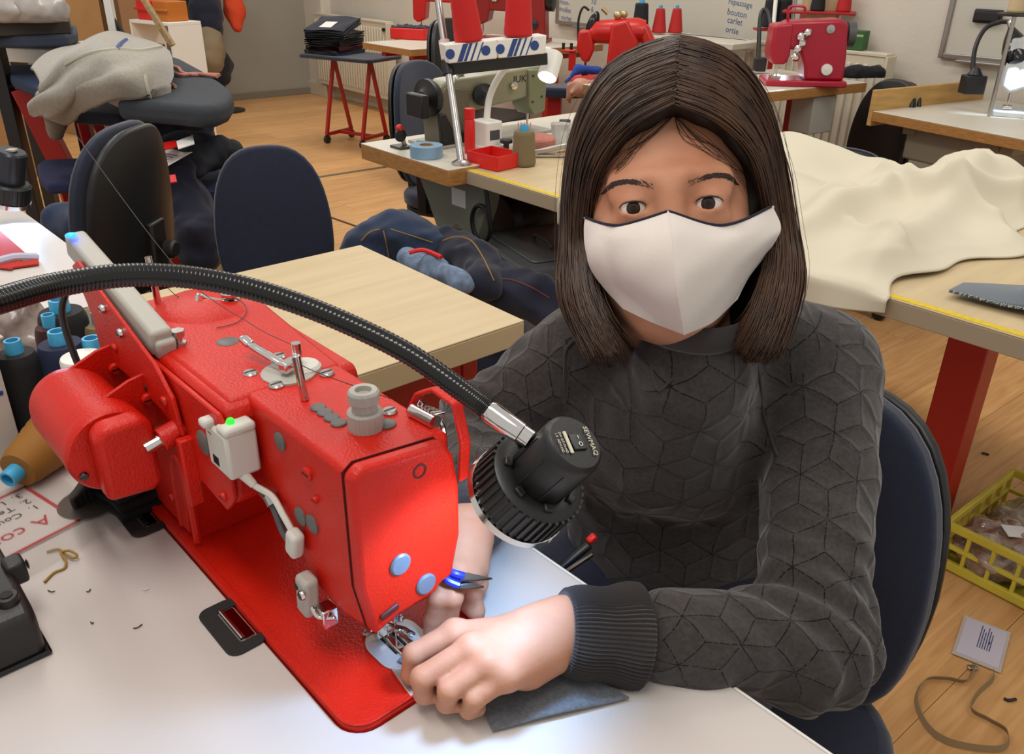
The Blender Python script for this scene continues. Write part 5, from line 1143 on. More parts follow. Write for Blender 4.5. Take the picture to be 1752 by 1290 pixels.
# thread stand: pole, crossbar, two white cups with red cones
ps = tl(M1M, 0.44, 0.075, M1H)
stand = thing('thread_stand', 'steel thread stand pole at the corner of the cream table', 'thread stand', ps)
ptop = PW(744, -40, ps, FWD); pt_ = ptop-ps; pt_ = pt_*1.0
obj('pole', MB().tube([(0, 0, 0), pt_*0.02, pt_], [0.011, 0.011, 0.011], 14), STEEL, stand); obj('foot', MB().lathe([(0.03, 0), (0.03, 0.006), (0.016, 0.014), (0, 0.014)], (0, 0, 0), (0, 0, 1), 18), STEEL, stand)
def on_pole(py): 
    best = min((abs((lambda p: IH/2-FPX*(p-CAM).dot(UPV)/(p-CAM).dot(FWD))(ps+pt_*t)-py), t) for t in np.linspace(0, 1, 300)); return pt_*best[1]
cb0 = on_pole(118); d0 = depth_of(ps+cb0)
cb1 = PD(935, 100, d0+0.10)-ps
obj('crossbar', MB().bar(cb0, cb1, 0.022, 0.035), BLACK, stand, bevel=0.003); obj('clamp', MB().tube([on_pole(128), on_pole(106)], 0.018, 14), BLACK, stand); obj('paper_label', MB().tube([on_pole(103), on_pole(70)], 0.0165, 14), mat('pink_label', '#c9b8b4', 0.7), stand)
STRIPE = mat('blue_stripe', '#25417e', 0.5)
def striped_cup(lbl, c, wt, dirx):
    x = dirx.normalized(); z = Vector((0, 0, 1)); m_ = axes(c, x, z)          # local x along bar, y up, z toward us
    t = thing('thread_cup', lbl, 'thread holder', m=m_, group='striped thread cups')
    obj('cup', MB().prism([(-wt*0.46, 0), (wt*0.46, 0), (wt*0.5, 0.052), (-wt*0.5, 0.052)], -0.030, 0.034, 'z'), WHITEP, t, bevel=0.003)
    for k, w_ in enumerate((0.016, 0.009, 0.006, 0.004)): obj('stripe', MB().prism([(-wt*0.30+k*0.020, 0.002), (-wt*0.30+k*0.020+w_, 0.002), (-wt*0.30+k*0.020+w_+0.022, 0.050), (-wt*0.30+k*0.020+0.022, 0.050)], 0.0342, 0.0348, 'z'), STRIPE, t)
    for x_ in (-wt*0.42, wt*0.25): obj('round_logo', MB().cyl((x_, 0.026, 0.034), (x_, 0.026, 0.0352), 0.014, n=20), STRIPE, t)
    return t
bdir = (cb1-cb0); RTH = threadm('red', '#c01512')
for k, (f0, lean) in enumerate(((0.21, -0.10), (0.70, 0.0))):
    c = ps+cb0.lerp(cb1, f0)+Vector((0, 0, 0.019))-FWD*0.0
    striped_cup(['white striped thread cup beside the pole, holding the leaning red cone', 'white striped thread cup at the far end of the crossbar'][k], c, 0.165, bdir)
    ax_t = (Vector((0, 0, 1))+bdir.normalized()*lean*1.6).normalized(); x_, y_, z_ = frame(ax_t); rm = Matrix((x_, y_, z_)).transposed()
    cone_spool('thread_cone', ['tall red thread cone leaning in the cup beside the pole', 'tall red thread cone standing upright at the end of the crossbar'][k], c+Vector((0, 0, 0.053)), 0.043, 0.030, 0.20, RTH, group='red cones on the stand', rotm=rm)
# white flexible lamp
lb_ = PZ(832, 252, M1H); wl = thing('flexible_lamp', 'white flexible-neck lamp on a square base by the grey-green machine', 'lamp', lb_, R2)
obj('base', MB().prism(rrect(0.085, 0.07, 0.01, 3), 0, 0.085).bx(-0.055, 0.055, -0.045, 0.045, 0, 0.012), WHITEP, wl, bevel=0.004); obj('rating_label', MB().bx(0.0426, 0.0432, -0.02, 0.02, 0.03, 0.06), DGREY, wl)
lm = axes(lb_, U2, V2).inverted(); d0 = depth_of(lb_)
nk = [lm @ PD(x, y, d0+dz) for x, y, dz in ((832, 218, 0), (838, 165, -0.02), (862, 120, -0.05), (895, 98, -0.05), (925, 86, -0.04), (942, 88, -0.05))]
obj('neck', MB().tube(bez(nk, 40), 0.011, 12), WHITEP, wl)
h0 = lm @ PD(948, 92, d0-0.05); h1 = lm @ PD(936, 132, d0-0.07)
obj('shade', MB().tube([h0, h0.lerp(h1, 0.05), h1], [0.024, 0.030, 0.032], 24), WHITEP, wl); obj('bulb_glass', MB().tube([h1, h1+(h1-h0).normalized()*0.002], [0.027, 0.027], 20), mat('lit_bulb', '#fff6e6', 0.4, emit=5), wl)
# small things on that corner
tp = PZ(716, 262, M1H); tr_ = thing('tape_roll', 'pale blue tape roll hanging over the edge of the cream table', 'tape', (tp.x+0.03, tp.y-0.05, M1H+0.001), R2)
tq = PZ(722, 270, M1H)
obj('roll', MB().lathe([(0.022, 0), (0.05, 0), (0.05, 0.035), (0.022, 0.035), (0.022, 0)], (0, 0, 0), (0, 0, 1), 28), mat('pale_blue_tape', '#7f9fb8', 0.5), tr_); obj('card_core', MB().lathe([(0.019, 0), (0.022, 0), (0.022, 0.036), (0.019, 0.036), (0.019, 0)], (0, 0, 0), (0, 0, 1), 24), CARD, tr_); obj('loose_end', MB().bar((0.0, 0.05, 0.017), (-0.08, 0.02, 0.017), 0.001, 0.034), MATS['pale_blue_tape'], tr_)
rp_ = PZ(804, 262, M1H); rb = thing('glue_bottle', 'slim red bottle with ribbed cap beside the white lamp', 'bottle', rp_, 0)
obj('body', MB().lathe([(0.0, 0), (0.016, 0), (0.017, 0.004), (0.017, 0.095), (0.013, 0.105)], (0, 0, 0), (0, 0, 1), 20), REDP, rb); obj('cap', MB().lathe([(0.014, 0.104), (0.016, 0.106), (0.016, 0.135), (0, 0.137)], (0, 0, 0), (0, 0, 1), 20, lambda a, i: 1+0.03*(int(a*5) % 2)), REDP, rb)
# on the long birch table
M2M = Matrix.Translation((tA.x, tA.y, 0)) @ Matrix.Rotation(R2, 4, 'Z'); M2H = 0.7415
rtp = PZ(846, 283, M2H); tray = thing('tray', 'open red plastic tray on the edge of the birch table', 'tray', (rtp.x, rtp.y, M2H), R2+0.12)
for nm, (x0, x1, y0, y1, z0, z1) in (('bottom', (-.06, .06, -.05, .05, 0, .003)), ('side', (-.06, .06, -.053, -.05, 0, .042)), ('side', (-.06, .06, .05, .053, 0, .042)), ('side', (-.063, -.06, -.053, .053, 0, .042)), ('side', (.06, .063, -.053, .053, 0, .042))): obj(nm, MB().bx(x0, x1, y0, y1, z0, z1), REDP, tray, bevel=0.001)
sp_ = PZ(896, 282, M2H); cone_spool('thread_cone', 'large khaki thread cone with cyan core on the birch table', (sp_.x, sp_.y, M2H), 0.036, 0.031, 0.10, threadm('khaki', '#77684a'))
pc_ = PZ(915, 258, M2H); pk = thing('pin_cushion', 'round pink magnetic pin cushion behind the khaki cone', 'pin cushion', (pc_.x, pc_.y, M2H), 0)
obj('cushion', MB().lathe([(0.0, 0.004), (0.062, 0.004), (0.066, 0.012), (0.066, 0.040), (0.060, 0.046), (0, 0.048)], (0, 0, 0), (0, 0, 1), 32), mat('pink_cloth', '#b87468', 0.9, var=0.2, vscale=60), pk); obj('wooden_base', MB().lathe([(0.08, 0), (0.08, 0.005), (0, 0.005)], (0, 0, 0), (0, 0, 1), 32), PINE, pk)
for k in range(5): obj('comb_tooth', MB().bar((-0.05+k*0.008, 0.02, 0.046), (-0.055+k*0.010, 0.02, 0.085), 0.005, 0.003), mat('pink_plastic', '#c08a80', 0.5), pk)
sc_ = PZ(938, 268, M2H); gt = thing('stapler', 'steel hand stapler beside the khaki cone', 'stapler', (sc_.x, sc_.y, M2H), R2+0.9)
obj('base', MB().bx(-0.06, 0.06, -0.012, 0.012, 0, 0.008), STEEL, gt, bevel=0.002); obj('top_arm', MB().bar((-0.055, 0, 0.012), (0.06, 0, 0.034), 0.02, 0.016), STEEL, gt, bevel=0.003); obj('rear_hinge', MB().bx(-0.062, -0.045, -0.014, 0.014, 0.0, 0.02), DSTEEL, gt)
cl_ = PZ(958, 250, M2H); ct_ = thing('plastic_cup', 'clear plastic cup next to the pin cushion', 'cup', (cl_.x, cl_.y, M2H), 0)
CLEAR = mat('clear_plastic', '#dfe3e4', 0.15, trans=0.85, alpha=0.6); obj('wall', MB().lathe([(0.026, 0), (0.032, 0.07), (0.031, 0.07), (0.025, 0.002), (0, 0.002)], (0, 0, 0), (0, 0, 1), 24), CLEAR, ct_); obj('rim', MB().lathe([(0.031, 0.069), (0.034, 0.070), (0.034, 0.073), (0.031, 0.073)], (0, 0, 0), (0, 0, 1), 24), CLEAR, ct_)
for px, py, lb in ((866, 262, 'black wing knob on the birch table near the red tray'), (966, 226, 'black wing knob beside the clear cup')):
    kp = PZ(px, py, M2H); kb = thing('wing_knob', lb, 'knob', (kp.x, kp.y, M2H), 0, 'black knobs'); obj('stem', MB().cyl((0, 0, 0), (0, 0, 0.03), 0.009, n=12), BLACK, kb); obj('grip', MB().lathe([(0.008, 0.03), (0.020, 0.032), (0.020, 0.042), (0, 0.043)], (0, 0, 0), (0, 0, 1), 12, lambda a, i: 1+0.12*math.cos(3*a)), BLACK, kb)
# lidded storage box and jeans on the bench behind the birch side table
bxp = PZ(815, 398, 0.52); bb = thing('storage_box', 'clear storage box with grey lid under the birch table', 'box', (bxp.x, bxp.y, 0.30), R2-0.25)
obj('tub', MB().prism(rrect(0.36, 0.28, 0.02, 3, 0.18, 0.14), 0.0, 0.17), mat('frosted_plastic', '#a3a7a8', 0.3, alpha=0.95), bb, bevel=0.006); ld_ = obj('lid', MB().prism(rrect(0.39, 0.31, 0.02, 3, 0.18, 0.14), 0.17, 0.215), mat('smoke_lid', '#55585a', 0.35), bb, bevel=0.008); obj('lid_ridge', MB().prism(rrect(0.30, 0.22, 0.02, 3, 0.18, 0.14), 0.215, 0.222), MATS['smoke_lid'], ld_, bevel=0.003); obj('handle', MB().tube(bez([(0.12, 0.14, 0.222), (0.14, 0.14, 0.235), (0.22, 0.14, 0.235), (0.24, 0.14, 0.222)], 14), 0.006, 8), DGREY, ld_); obj('blue_label', MB().bx(0.10, 0.19, -0.0016, -0.0002, 0.10, 0.16), mat('cyan_label', '#2b7f96', 0.5), bb)
bn = thing('bench', 'low bench beside the birch side table carrying jeans and box', 'bench', (bxp.x, bxp.y, 0), R2-0.25)
obj('bench_top', MB().bx(-0.62, 0.50, -0.42, 0.32, 0.255, 0.298), mat('bench_navy', '#15182a', 0.9), bn, bevel=0.006)
for x_ in (-0.55, 0.43):
    for y_ in (-0.36, 0.26): obj('leg', MB().bx(x_-0.02, x_+0.02, y_-0.02, y_+0.02, 0, 0.255), RED2, bn)
def cloth(name, label, cat, parts, m, lo, hi, res=0.012, amp=0.010, fr=26, amp2=0.004, group=None, flat=None, seed=0.0):
    # a rumpled textile: soft union of lozenges with folds; parts: ('e', c, r) or ('c', a, b, ra, rb)
    def f(X, Y, Z):
        d = None
        for p_ in parts:
            e = sd_ell(X, Y, Z, p_[1], p_[2]) if p_[0] == 'e' else sd_cap(X, Y, Z, p_[1], p_[2], p_[3], p_[4])
            d = e if d is None else smin(d, e, 0.03)
        d = d+amp*npn(X+seed, Y, Z*1.4, fr)+amp2*npn(Y, Z, X+seed, fr*2.3)
        if flat is not None: d = smax(d, flat-Z, 0.004)
        return d
    V_, F_ = surface_nets(f, lo, hi, res); V_ = smooth_mesh(V_, F_, 1, 0.4); c = (V_.min(0)+V_.max(0))/2; c[2] = V_[:, 2].min()
    t = thing(name, label, cat, tuple(c), 0, group); mesh_np('fabric', V_-c, F_, m, t); return t
def around(pts, m): a = np.array([tuple(p) for p in pts]); return tuple(a.min(0)-m), tuple(a.max(0)+m)
def jeans_at(label, pxs, m, z0, r=0.06, amp=0.012, group='rumpled jeans', res=0.010, seed=0.0, flat=None, cat='jeans'):
    pts = [PZ(x, y, z) for x, y, z in pxs]; parts = [('c', pts[i], pts[i+1], r, r*0.9) for i in range(len(pts)-1)] if len(pts) > 1 else [('e', pts[0], (r*2, r*2, r))]
    lo_, hi_ = around(pts, r*1.5+0.03); return cloth('jeans', label, cat, parts, m, lo_, hi_, res*0.8, amp*1.35, 21, 0.008, group, flat, seed)
B0 = 0.31
j1_ = jeans_at('blue jeans leg with folded hem at the left of the bench heap', [(632, 428, 0.53), (670, 408, 0.56), (745, 425, 0.54)], BLUED, B0, 0.075, seed=0.3, flat=B0)
j2_ = jeans_at('navy jeans with open waistband in the middle of the bench heap', [(775, 428, 0.54), (812, 450, 0.54), (830, 490, 0.52)], NAVYD, B0, 0.060, seed=1.7, flat=B0)
j3_ = jeans_at('dark navy jeans hanging at the right of the bench heap', [(855, 495, 0.50), (915, 505, 0.50), (950, 540, 0.46)], NAVYD, B0, 0.062, seed=2.9, flat=B0-0.1)
j4_ = jeans_at('faded light blue denim pocket flap on the bench heap', [(700, 445, 0.57), (745, 462, 0.57), (790, 485, 0.57)], mat('faded_denim', '#71839c', 0.9, var=0.35, vscale=60, bump=0.4, bscale=400), B0, 0.034, 0.006, seed=3.3, flat=B0)
obj('red_selvedge', MB().tube([Vector(p)-Vector(j2_.location) for p in bez([PZ(700, 432, 0.615), PZ(725, 428, 0.62), PZ(755, 440, 0.615)], 12)], 0.006, 8), REDP, j2_)
GOLD = mat('golden_stitching', '#8a6a3a', 0.8)
def kid(t): return [c for c in t.children if c.name.startswith('fabric')][0]
stitch(kid(j1_), [(618, 412), (632, 398), (650, 392)], 0.0022, GOLD); stitch(kid(j1_), [(656, 395), (660, 412), (665, 440)], 0.0022, GOLD); stitch(kid(j1_), [(668, 392), (700, 402), (740, 415)], 0.0018, GOLD)
stitch(kid(j2_), [(758, 412), (780, 405), (806, 412), (826, 440), (845, 480)], 0.0025, GOLD); stitch(kid(j3_), [(838, 480), (870, 478), (905, 490), (940, 510)], 0.0018, mat('rust_stitching', '#6a3a2a', 0.8))
# black round waste bin sliver behind the padded chair
bnp = PZ(528, 420, 0.0); bp0 = PD(536, 372, 3.0)
bk = thing('bucket', 'small red bucket behind the navy padded chair', 'bucket', (bp0.x, bp0.y, 0), 0); obj('pail', MB().lathe([(0.09, 0), (0.12, 0.28), (0.112, 0.28), (0.085, 0.01), (0, 0.01)], (0, 0, 0), (0, 0, 1), 24), REDP, bk); obj('rim', MB().lathe([(0.118, 0.275), (0.126, 0.278), (0.126, 0.29), (0.116, 0.29)], (0, 0, 0), (0, 0, 1), 24), REDP, bk)

# ================================================================== cream cloth, grey cloth on the long table
CREAM = mat('cream_cotton_drill', '#cec5ae', 0.9, bump=0.15, bscale=700, sheen=0.1)
def m2loc(px, py, z): return M2M.inverted() @ PZ(px, py, z)
def ridge(x, y, p0, p1, w, h):
    d = Vector((p1[0]-p0[0], p1[1]-p0[1])); L2 = d.dot(d); t = max(0, min(1, ((x-p0[0])*d.x+(y-p0[1])*d.y)/L2)); dx, dy = x-p0[0]-t*d.x, y-p0[1]-t*d.y
    return h*math.exp(-(dx*dx+dy*dy)/(w*w))
def crm_h(x, y):
    h = 0.014+0.085*math.exp(-((x-0.60)/0.17)**2-((y-0.84)/0.22)**2)+0.045*math.exp(-((x-0.85)/0.25)**2-((y-0.35)/0.28)**2)
    h += ridge(x, y, (1.02, 0.05), (0.98, 0.60), 0.035, 0.035)+ridge(x, y, (0.98, 0.60), (0.80, 0.95), 0.05, 0.03)+ridge(x, y, (1.10, 0.80), (1.26, 1.02), 0.12, 0.10)+ridge(x, y, (1.22, 0.10), (1.12, 0.75), 0.05, 0.045)+ridge(x, y, (1.00, 0.66), (1.25, 0.60), 0.03, 0.030)
    for p0, p1, w, hh in (((0.98, 0.02), (0.94, 0.50), 0.016, 0.022), ((1.06, 0.30), (1.24, 0.18), 0.014, 0.016), ((0.90, 0.72), (1.12, 0.60), 0.016, 0.020), ((1.12, 0.62), (1.27, 0.86), 0.016, 0.022), ((0.74, 0.40), (0.95, 0.52), 0.014, 0.012), ((1.02, 0.80), (1.20, 0.98), 0.014, 0.018)): h += ridge(x, y, p0, p1, w, hh)
    h += 0.010*math.sin(9*x+5*y+1.5*math.sin(11*y))+0.005*math.sin(26*x-14*y)+0.004*math.sin(31*y+17*x)
    return max(0.004, h)
def crm(u, v):
    # u along the table, v from front edge to back
    y0 = -0.006; y1 = 1.06-0.05*math.sin(u*8); y = y0+(y1-y0)*max(0, (v-0.12)/0.88)
    xr = 1.315-0.05*math.sin(y*9+0.6)*min(1, y*3)-0.02*math.sin(y*23); x = 0.42+u*(xr-0.42); h = crm_h(x, y)
    e = min(1-v, (1-u)*2.2+0.03); h *= min(1, 0.12+e*6); p = Vector((x, y, M2H+h+0.002))
    if v < 0.12:
        k = (0.12-v)/0.12; dr = 0.075*(1-0.55*max(0, (x-1.1)/0.2)); a = min(1, k*3); p.y = -0.006-0.014*math.sin(a*PI/2)-0.008*k*math.sin(x*26+1); p.z = M2H+h-(h+0.004)*a-dr*max(0, k-0.2)
    return M2M @ p
cf = thing('cotton_cloth', 'heap of cream cotton cloth spread over the long birch table', 'cloth', tl(M2M, 1.1, 0.4, M2H)); cfm = MB().sheet(crm, 140, 130, 0.003); cfm.v = [tuple(Vector(v)-cf.location) for v in cfm.v]
obj('fabric', cfm, CREAM, cf, angle=180)
GREYC = mat('slate_wool', '#5c646c', 0.95, bump=0.4, bscale=600, sheen=0.3)
g0 = m2loc(1645, 510, M2H)
def gcl(u, v):
    x = 1.385+0.34*u; y = 0.085+v*(0.06+0.40*u); y = y+0.03*u
    h = 0.012+0.03*math.sin(PI*v)*u+0.05*ridge(x, y, (1.55, 0.16), (1.70, 0.45), 0.05, 1.0)+0.004*math.sin(14*x+9*y)
    return M2M @ Vector((x, y, M2H+h))
gc = thing('wool_cloth', 'slate grey cloth with frayed edge at the right end of the birch table', 'cloth', tl(M2M, 1.52, 0.25, M2H)); gmb = MB().sheet(gcl, 40, 28, 0.006); gmb.v = [tuple(Vector(v)-gc.location) for v in gmb.v]; obj('fabric', gmb, GREYC, gc, angle=180)
fr_ = MB(); rnd = random.Random(5)
for i in range(120):
    u = i/119; p = gcl(u, 0.0)-gc.location; fr_.tube([p, p+(-V2*rnd.uniform(0.004, 0.014)+U2*rnd.uniform(-0.004, 0.004)+Vector((0, 0, rnd.uniform(-0.003, 0.002))))], [0.0007, 0.0004], 4)
obj('frayed_edge', fr_, mat('frayed_thread', '#b4b6b4', 0.9), gc)
# ================================================================== foreground small things
def cn(a, b, c=0.0): return wm(a, b, c)
def spool_px(label, px, py, h, r0, r1, colname, colour, coreM=None, name='thread_cone', top=True, group='thread cones by the foreground machine'):
    p = PZ(px, py, TZ+h+0.016); return cone_spool(name, label, (p.x, p.y, TZ), r0, r1, h, threadm(colname, colour), coreM, group, top=top)
spool_px('black thread cone, rearmost of the cluster by the machine', 99, 512, 0.125, 0.037, 0.028, 'black', '#0b0b0c')
spool_px('burgundy thread cone squeezed behind the navy one', 81, 538, 0.115, 0.026, 0.019, 'burgundy', '#3c0f14')
spool_px('navy thread cone in the middle of the cluster', 97, 566, 0.115, 0.034, 0.026, 'navy', '#101a3a')
spool_px('khaki thread cone half hidden by the red mounting plate', 168, 533, 0.105, 0.030, 0.023, 'khaki', '#77684a')
spool_px('beige thread cone just behind the red motor', 155, 578, 0.105, 0.031, 0.025, 'beige', '#94805a')
wc = spool_px('charcoal thread cone with handwritten white cap above the motor', 140, 612, 0.095, 0.033, 0.030, 'charcoal', '#22262b', name='thread_cone')
obj('white_cap', MB().lathe([(0.0, 0.114), (0.0225, 0.113), (0.024, 0.110), (0.024, 0.097)], (0, 0, 0), (0, 0, 1), 28), WHITEP, wc)
spool_px('tall black thread cone beside the white carton', 20, 582, 0.115, 0.030, 0.022, 'black', '#0b0b0c')
g0_, g1_ = PZ(118, 725, TZ+0.036), PZ(30, 805, TZ+0.026); gd_ = (g1_-g0_).normalized(); x_, y_, z_ = frame(gd_)
cone_spool('thread_cone', 'golden brown thread cone lying on its side by the printed sheet', g0_, 0.036, 0.023, (g1_-g0_).length, threadm('gold', '#8a5a14'), rotm=Matrix((x_, y_, z_)).transposed(), group='thread cones by the foreground machine')
# white carton and clear bag at the left edge
cx = PZ(44, 782, TZ); ct = thing('carton', 'white carton with open flap at the left edge of the table', 'box', (cx.x, cx.y, TZ), MROT+0.12)
WC = mat('white_card', '#bdb4aa', 0.7); obj('body', MB().bx(-0.10, 0.0, -0.16, 0.0, 0.001, 0.125), WC, ct, bevel=0.001); obj('flap', MB().bar((-0.05, -0.16, 0.128), (-0.05, 0.012, 0.150), 0.10, 0.002), WC, ct); obj('blue_print', MB().bx(0.0002, 0.0008, -0.10, -0.004, 0.085, 0.09), STRIPE, ct)
bgp = PZ(22, 560, TZ+0.05); cloth('plastic_bag', 'crumpled clear bag with burgundy contents behind the carton', 'bag', [('e', bgp, (0.045, 0.05, 0.06)), ('c', bgp, bgp+Vector((0.05, -0.02, -0.02)), 0.03, 0.012)], mat('burgundy_film', '#5c4640', 0.2, var=0.5, vscale=30, col2='#b3a59c', alpha=0.85), *around([bgp], 0.10), res=0.006, amp=0.007, fr=60, amp2=0.003, flat=TZ+0.001)
# printed sheet in a clear sleeve
c_, e1, e2 = PZ(140, 891, TZ+0.002), PZ(30, 838, TZ+0.002), PZ(-5, 966, TZ+0.002); xd = (e2-c_).normalized(); yd = -(e1-c_).normalized(); sm = axes(c_, xd, yd); wS, hS = 0.30, (e1-c_).length*1.0
sh_ = thing('plastic_sleeve', 'clear plastic sleeve holding a red-bordered printed sheet', 'sign', m=sm)
FILM = mat('clear_film', '#d9d4d0', 0.08, trans=0.9, alpha=0.35); REDINK = mat('red_ink', '#b0262a', 0.6); BLKINK = mat('black_ink', '#1c1a1a', 0.6)
obj('paper', MB().bx(0, wS, -hS, 0, -0.0008, 0.0), mat('sheet_paper', '#c9bfba', 0.7), sh_)
for x0, x1, y0, y1 in ((0, wS, -0.004, 0), (0, 0.004, -hS, 0), (0, wS, -hS, -hS+0.004)): obj('border', MB().bx(x0, x1, y0, y1, 0.0001, 0.0004), REDINK, sh_)
for tx, x_, y_, s_, m_ in (('A contrôler', 0.016, -0.040, 0.026, REDINK), ('1.  Couleur fil', 0.012, -0.066, 0.014, BLKINK), ('2.  Tension fil', 0.012, -0.083, 0.014, BLKINK), ('3.  Longueur', 0.012, -0.100, 0.014, BLKINK)):
    text_obj('lettering', tx, s_, m_, sh_, None, m=Matrix.Translation((x_, y_, 0.0005)), extrude=0.0001)
obj('film', MB().sheet(lambda u, v: Vector((-0.030+(wS+0.04)*u, -hS-0.008+(hS+0.05)*v, 0.0022+0.0008*math.sin(9*u+4*v)*math.sin(7*v))), 24, 20), FILM, sh_)
# golden thread scrap, tiny offcuts
def squiggle(name, label, cat, pxs, r, m, z=TZ, group=None, n=40):
    pts = bez([PZ(x, y, z+r+0.0004+dz) for x, y, dz in pxs], n); o0 = Vector(pts[0]); t = tag(obj(name, MB().tube([p-o0 for p in pts], r, 8), m), label, cat, group); t.location = o0; return t
squiggle('thread_scrap', 'knotted golden yellow thread scrap below the printed sheet', 'thread', [(80, 945, 0), (100, 940, 0.001), (112, 948, 0.004), (125, 955, 0.002), (132, 950, 0.004), (118, 942, 0.006), (104, 946, 0.006), (112, 958, 0.003), (110, 972, 0.0), (92, 980, 0), (76, 996, 0)], 0.0012, mat('golden_thread', '#9c7a32', 0.7))
for k, (x0, y0, x1, y1) in enumerate(((82, 1010, 94, 1011), (148, 1012, 155, 1008), (228, 1075, 243, 1068), (155, 1064, 160, 1065), (244, 1008, 255, 1006))):
    squiggle('thread_bit', ['short dark thread bit under the golden scrap', 'tiny dark thread bit right of the golden scrap', 'dark thread bit left of the open hinge', 'brown speck of thread on the white table', 'pale thread bit near the red bed'][k], 'thread', [(x0, y0, 0), ((x0+x1)/2, (y0+y1)/2+2, 0.0005), (x1, y1, 0)], 0.0005, BLKINK if k < 4 else PAPER, group='thread bits on the table', n=6)
# cables and folded black cloth behind the machine
cbn = thing('cable_bundle', 'bundle of dark grey motor cables going down through the table', 'cable', cn(0.45, -0.05, 0))
ob = Vector(cbn.location); BCAB = mat('cable_grey', '#2b2725', 0.55)
for k in range(5): obj('cable', MB().tube([p-ob for p in bez([Vector(wm(0.365+0.006*k, -0.055+0.006*k, 0.085)), Vector(wm(0.40+0.004*k, -0.062+0.005*k, 0.05)), Vector(wm(0.435+0.003*k, -0.062+0.006*k, 0.022)), Vector(wm(0.445+0.002*k, -0.058+0.006*k, 0.001))], 18)], 0.0036, 10), BCAB, cbn)
obj('grommet', MB().lathe([(0.024, 0), (0.032, 0.0005), (0.032, 0.002), (0.024, 0.003)], wm(0.447, -0.045, 0.0002)-ob, (0, 0, 1), 28), mat('grommet_brown', '#4b4036', 0.5), cbn)
pdp = wm(0.425, -0.012, 0); pdk = thing('felt_pad', 'folded black felt pad wedged behind the machine pillar', 'cloth', pdp, MROT+0.15)
for k in range(3): obj('fold', MB().sheet(lambda u, v, k=k: Vector(((u-0.5)*0.075, (v-0.5)*0.05, 0.010+0.013*k+0.0015*math.sin(9*u+3*v+k))), 10, 8, 0.008), mat('black_felt', '#0d0c0c', 0.95, bump=0.5, bscale=500), pdk, angle=180)
# black moulded housing at the lower left
bc = thing('motor_cover', 'black moulded plastic housing lying at the lower left of the table', 'plastic housing', cn(0.245, -0.145, 0.0), MROT)
CASE = mat('case_black', '#1d1b1a', 0.45, bump=0.12, bscale=260)
obj('shell', MB().prism([(0.0, 0.0), (0.0, 0.042), (-0.012, 0.050), (-0.10, 0.058), (-0.16, 0.05), (-0.16, 0.0)], -0.17, 0.0, 'y'), CASE, bc, bevel=0.007, seg=3)
obj('dome', MB().lathe([(0.046, 0.050), (0.046, 0.064), (0.040, 0.070), (0, 0.071)], (-0.085, -0.075, 0), (0, 0, 1), 32), CASE, bc); obj('base_rim', MB().bx(-0.162, 0.003, -0.173, 0.003, 0.0005, 0.005), BLACKG, bc, bevel=0.002)
obj('screw_lug', MB().cyl((-0.022, -0.014, 0.045), (-0.022, -0.014, 0.058), 0.009, n=18), CASE, bc, bevel=0.001); obj('lug_hole', MB().cyl((-0.022, -0.014, 0.0575), (-0.022, -0.014, 0.0588), 0.005, n=14), BLACKG, bc)
obj('clip', MB().bx(-0.075, -0.055, -0.006, 0.010, 0.038, 0.060), CASE, bc, bevel=0.003); obj('clip_ring', MB().lathe([(0.003, 0), (0.005, 0.001), (0.003, 0.002)], (-0.065, 0.011, 0.05), (0, 1, 0), 14), STEEL, bc)
# thread snips in the right hand
snp = PZ(790, 984, TZ+0.055); sn = thing('thread_snips', 'steel thread snips with a blue spring handle held in the right hand', 'scissors', snp)
def P_(x, y, c): return PZ(x, y, TZ+c+0.034)-snp
def blade(pts, th=0.0018):
    return MB().add([tuple(p+Vector((0, 0, dz))) for dz in (-th/2, th/2) for p in pts], [tuple(range(len(pts)-1, -1, -1)), tuple(range(len(pts), 2*len(pts)))]+[(i, (i+1) % len(pts), len(pts)+(i+1) % len(pts), len(pts)+i) for i in range(len(pts))])
obj('blade', blade([P_(786, 980, .030), P_(800, 981, .029), P_(842, 990, .024), P_(815, 993, .027), P_(788, 993, .030)]), mat('blade_steel', '#8a8c92', 0.22, 1.0), sn); obj('blade', blade([P_(782, 997, .026), P_(800, 996, .026), P_(828, 1004, .022), P_(800, 1008, .025), P_(782, 1008, .026)]), MATS['blade_steel'], sn)
obj('handle', MB().tube(bez([P_(793, 986, .030), P_(778, 982, .033), P_(758, 975, .034), P_(765, 992, .030), P_(786, 1002, .026)], 20), 0.0038, 10), mat('blue_plastic', '#1a2a9c', 0.35), sn)
# dark striped denim being sewn
DEN = mat('grey_twill', '#6c7076', 0.9, bump=0.5, bscale=420, btype='wave', var=0.3, vscale=300, sheen=0.2)
qa, qb, qc, qd_ = PZ(800, 1160, TZ+0.0025), PZ(843, 1252, TZ+0.0025), PZ(1076, 1196, TZ+0.0025), PZ(960, 1125, TZ+0.0025); o0 = Vector(qa)
def strip_f(u, v): return qa.lerp(qd_, u).lerp(qb.lerp(qc, u), v)-o0+Vector((0, 0, 0.0012+0.0010*math.sin(7*u+5*v)))
ds = obj('twill_strip', MB().sheet(strip_f, 30, 16, 0.0018), DEN, angle=180); ds.location = o0; tag(ds, 'dark grey twill piece lying on the table under the left wrist', 'fabric')
CHALK = mat('white_chalk', '#b9bcc0', 0.9)
for v_ in (0.55, 0.78): obj('chalk_line', MB().tube([Vector(strip_f(u, v_+0.03*math.sin(6*u)))+Vector((0, 0, 0.0004)) for u in np.linspace(0.05, 0.9, 20)], 0.0005, 5), CHALK, ds)
obj('chalk_line', MB().tube([Vector(strip_f(0.30+0.05*v, v))+Vector((0, 0, 0.0004)) for v in np.linspace(0.1, 0.98, 12)], 0.0005, 5), CHALK, ds)
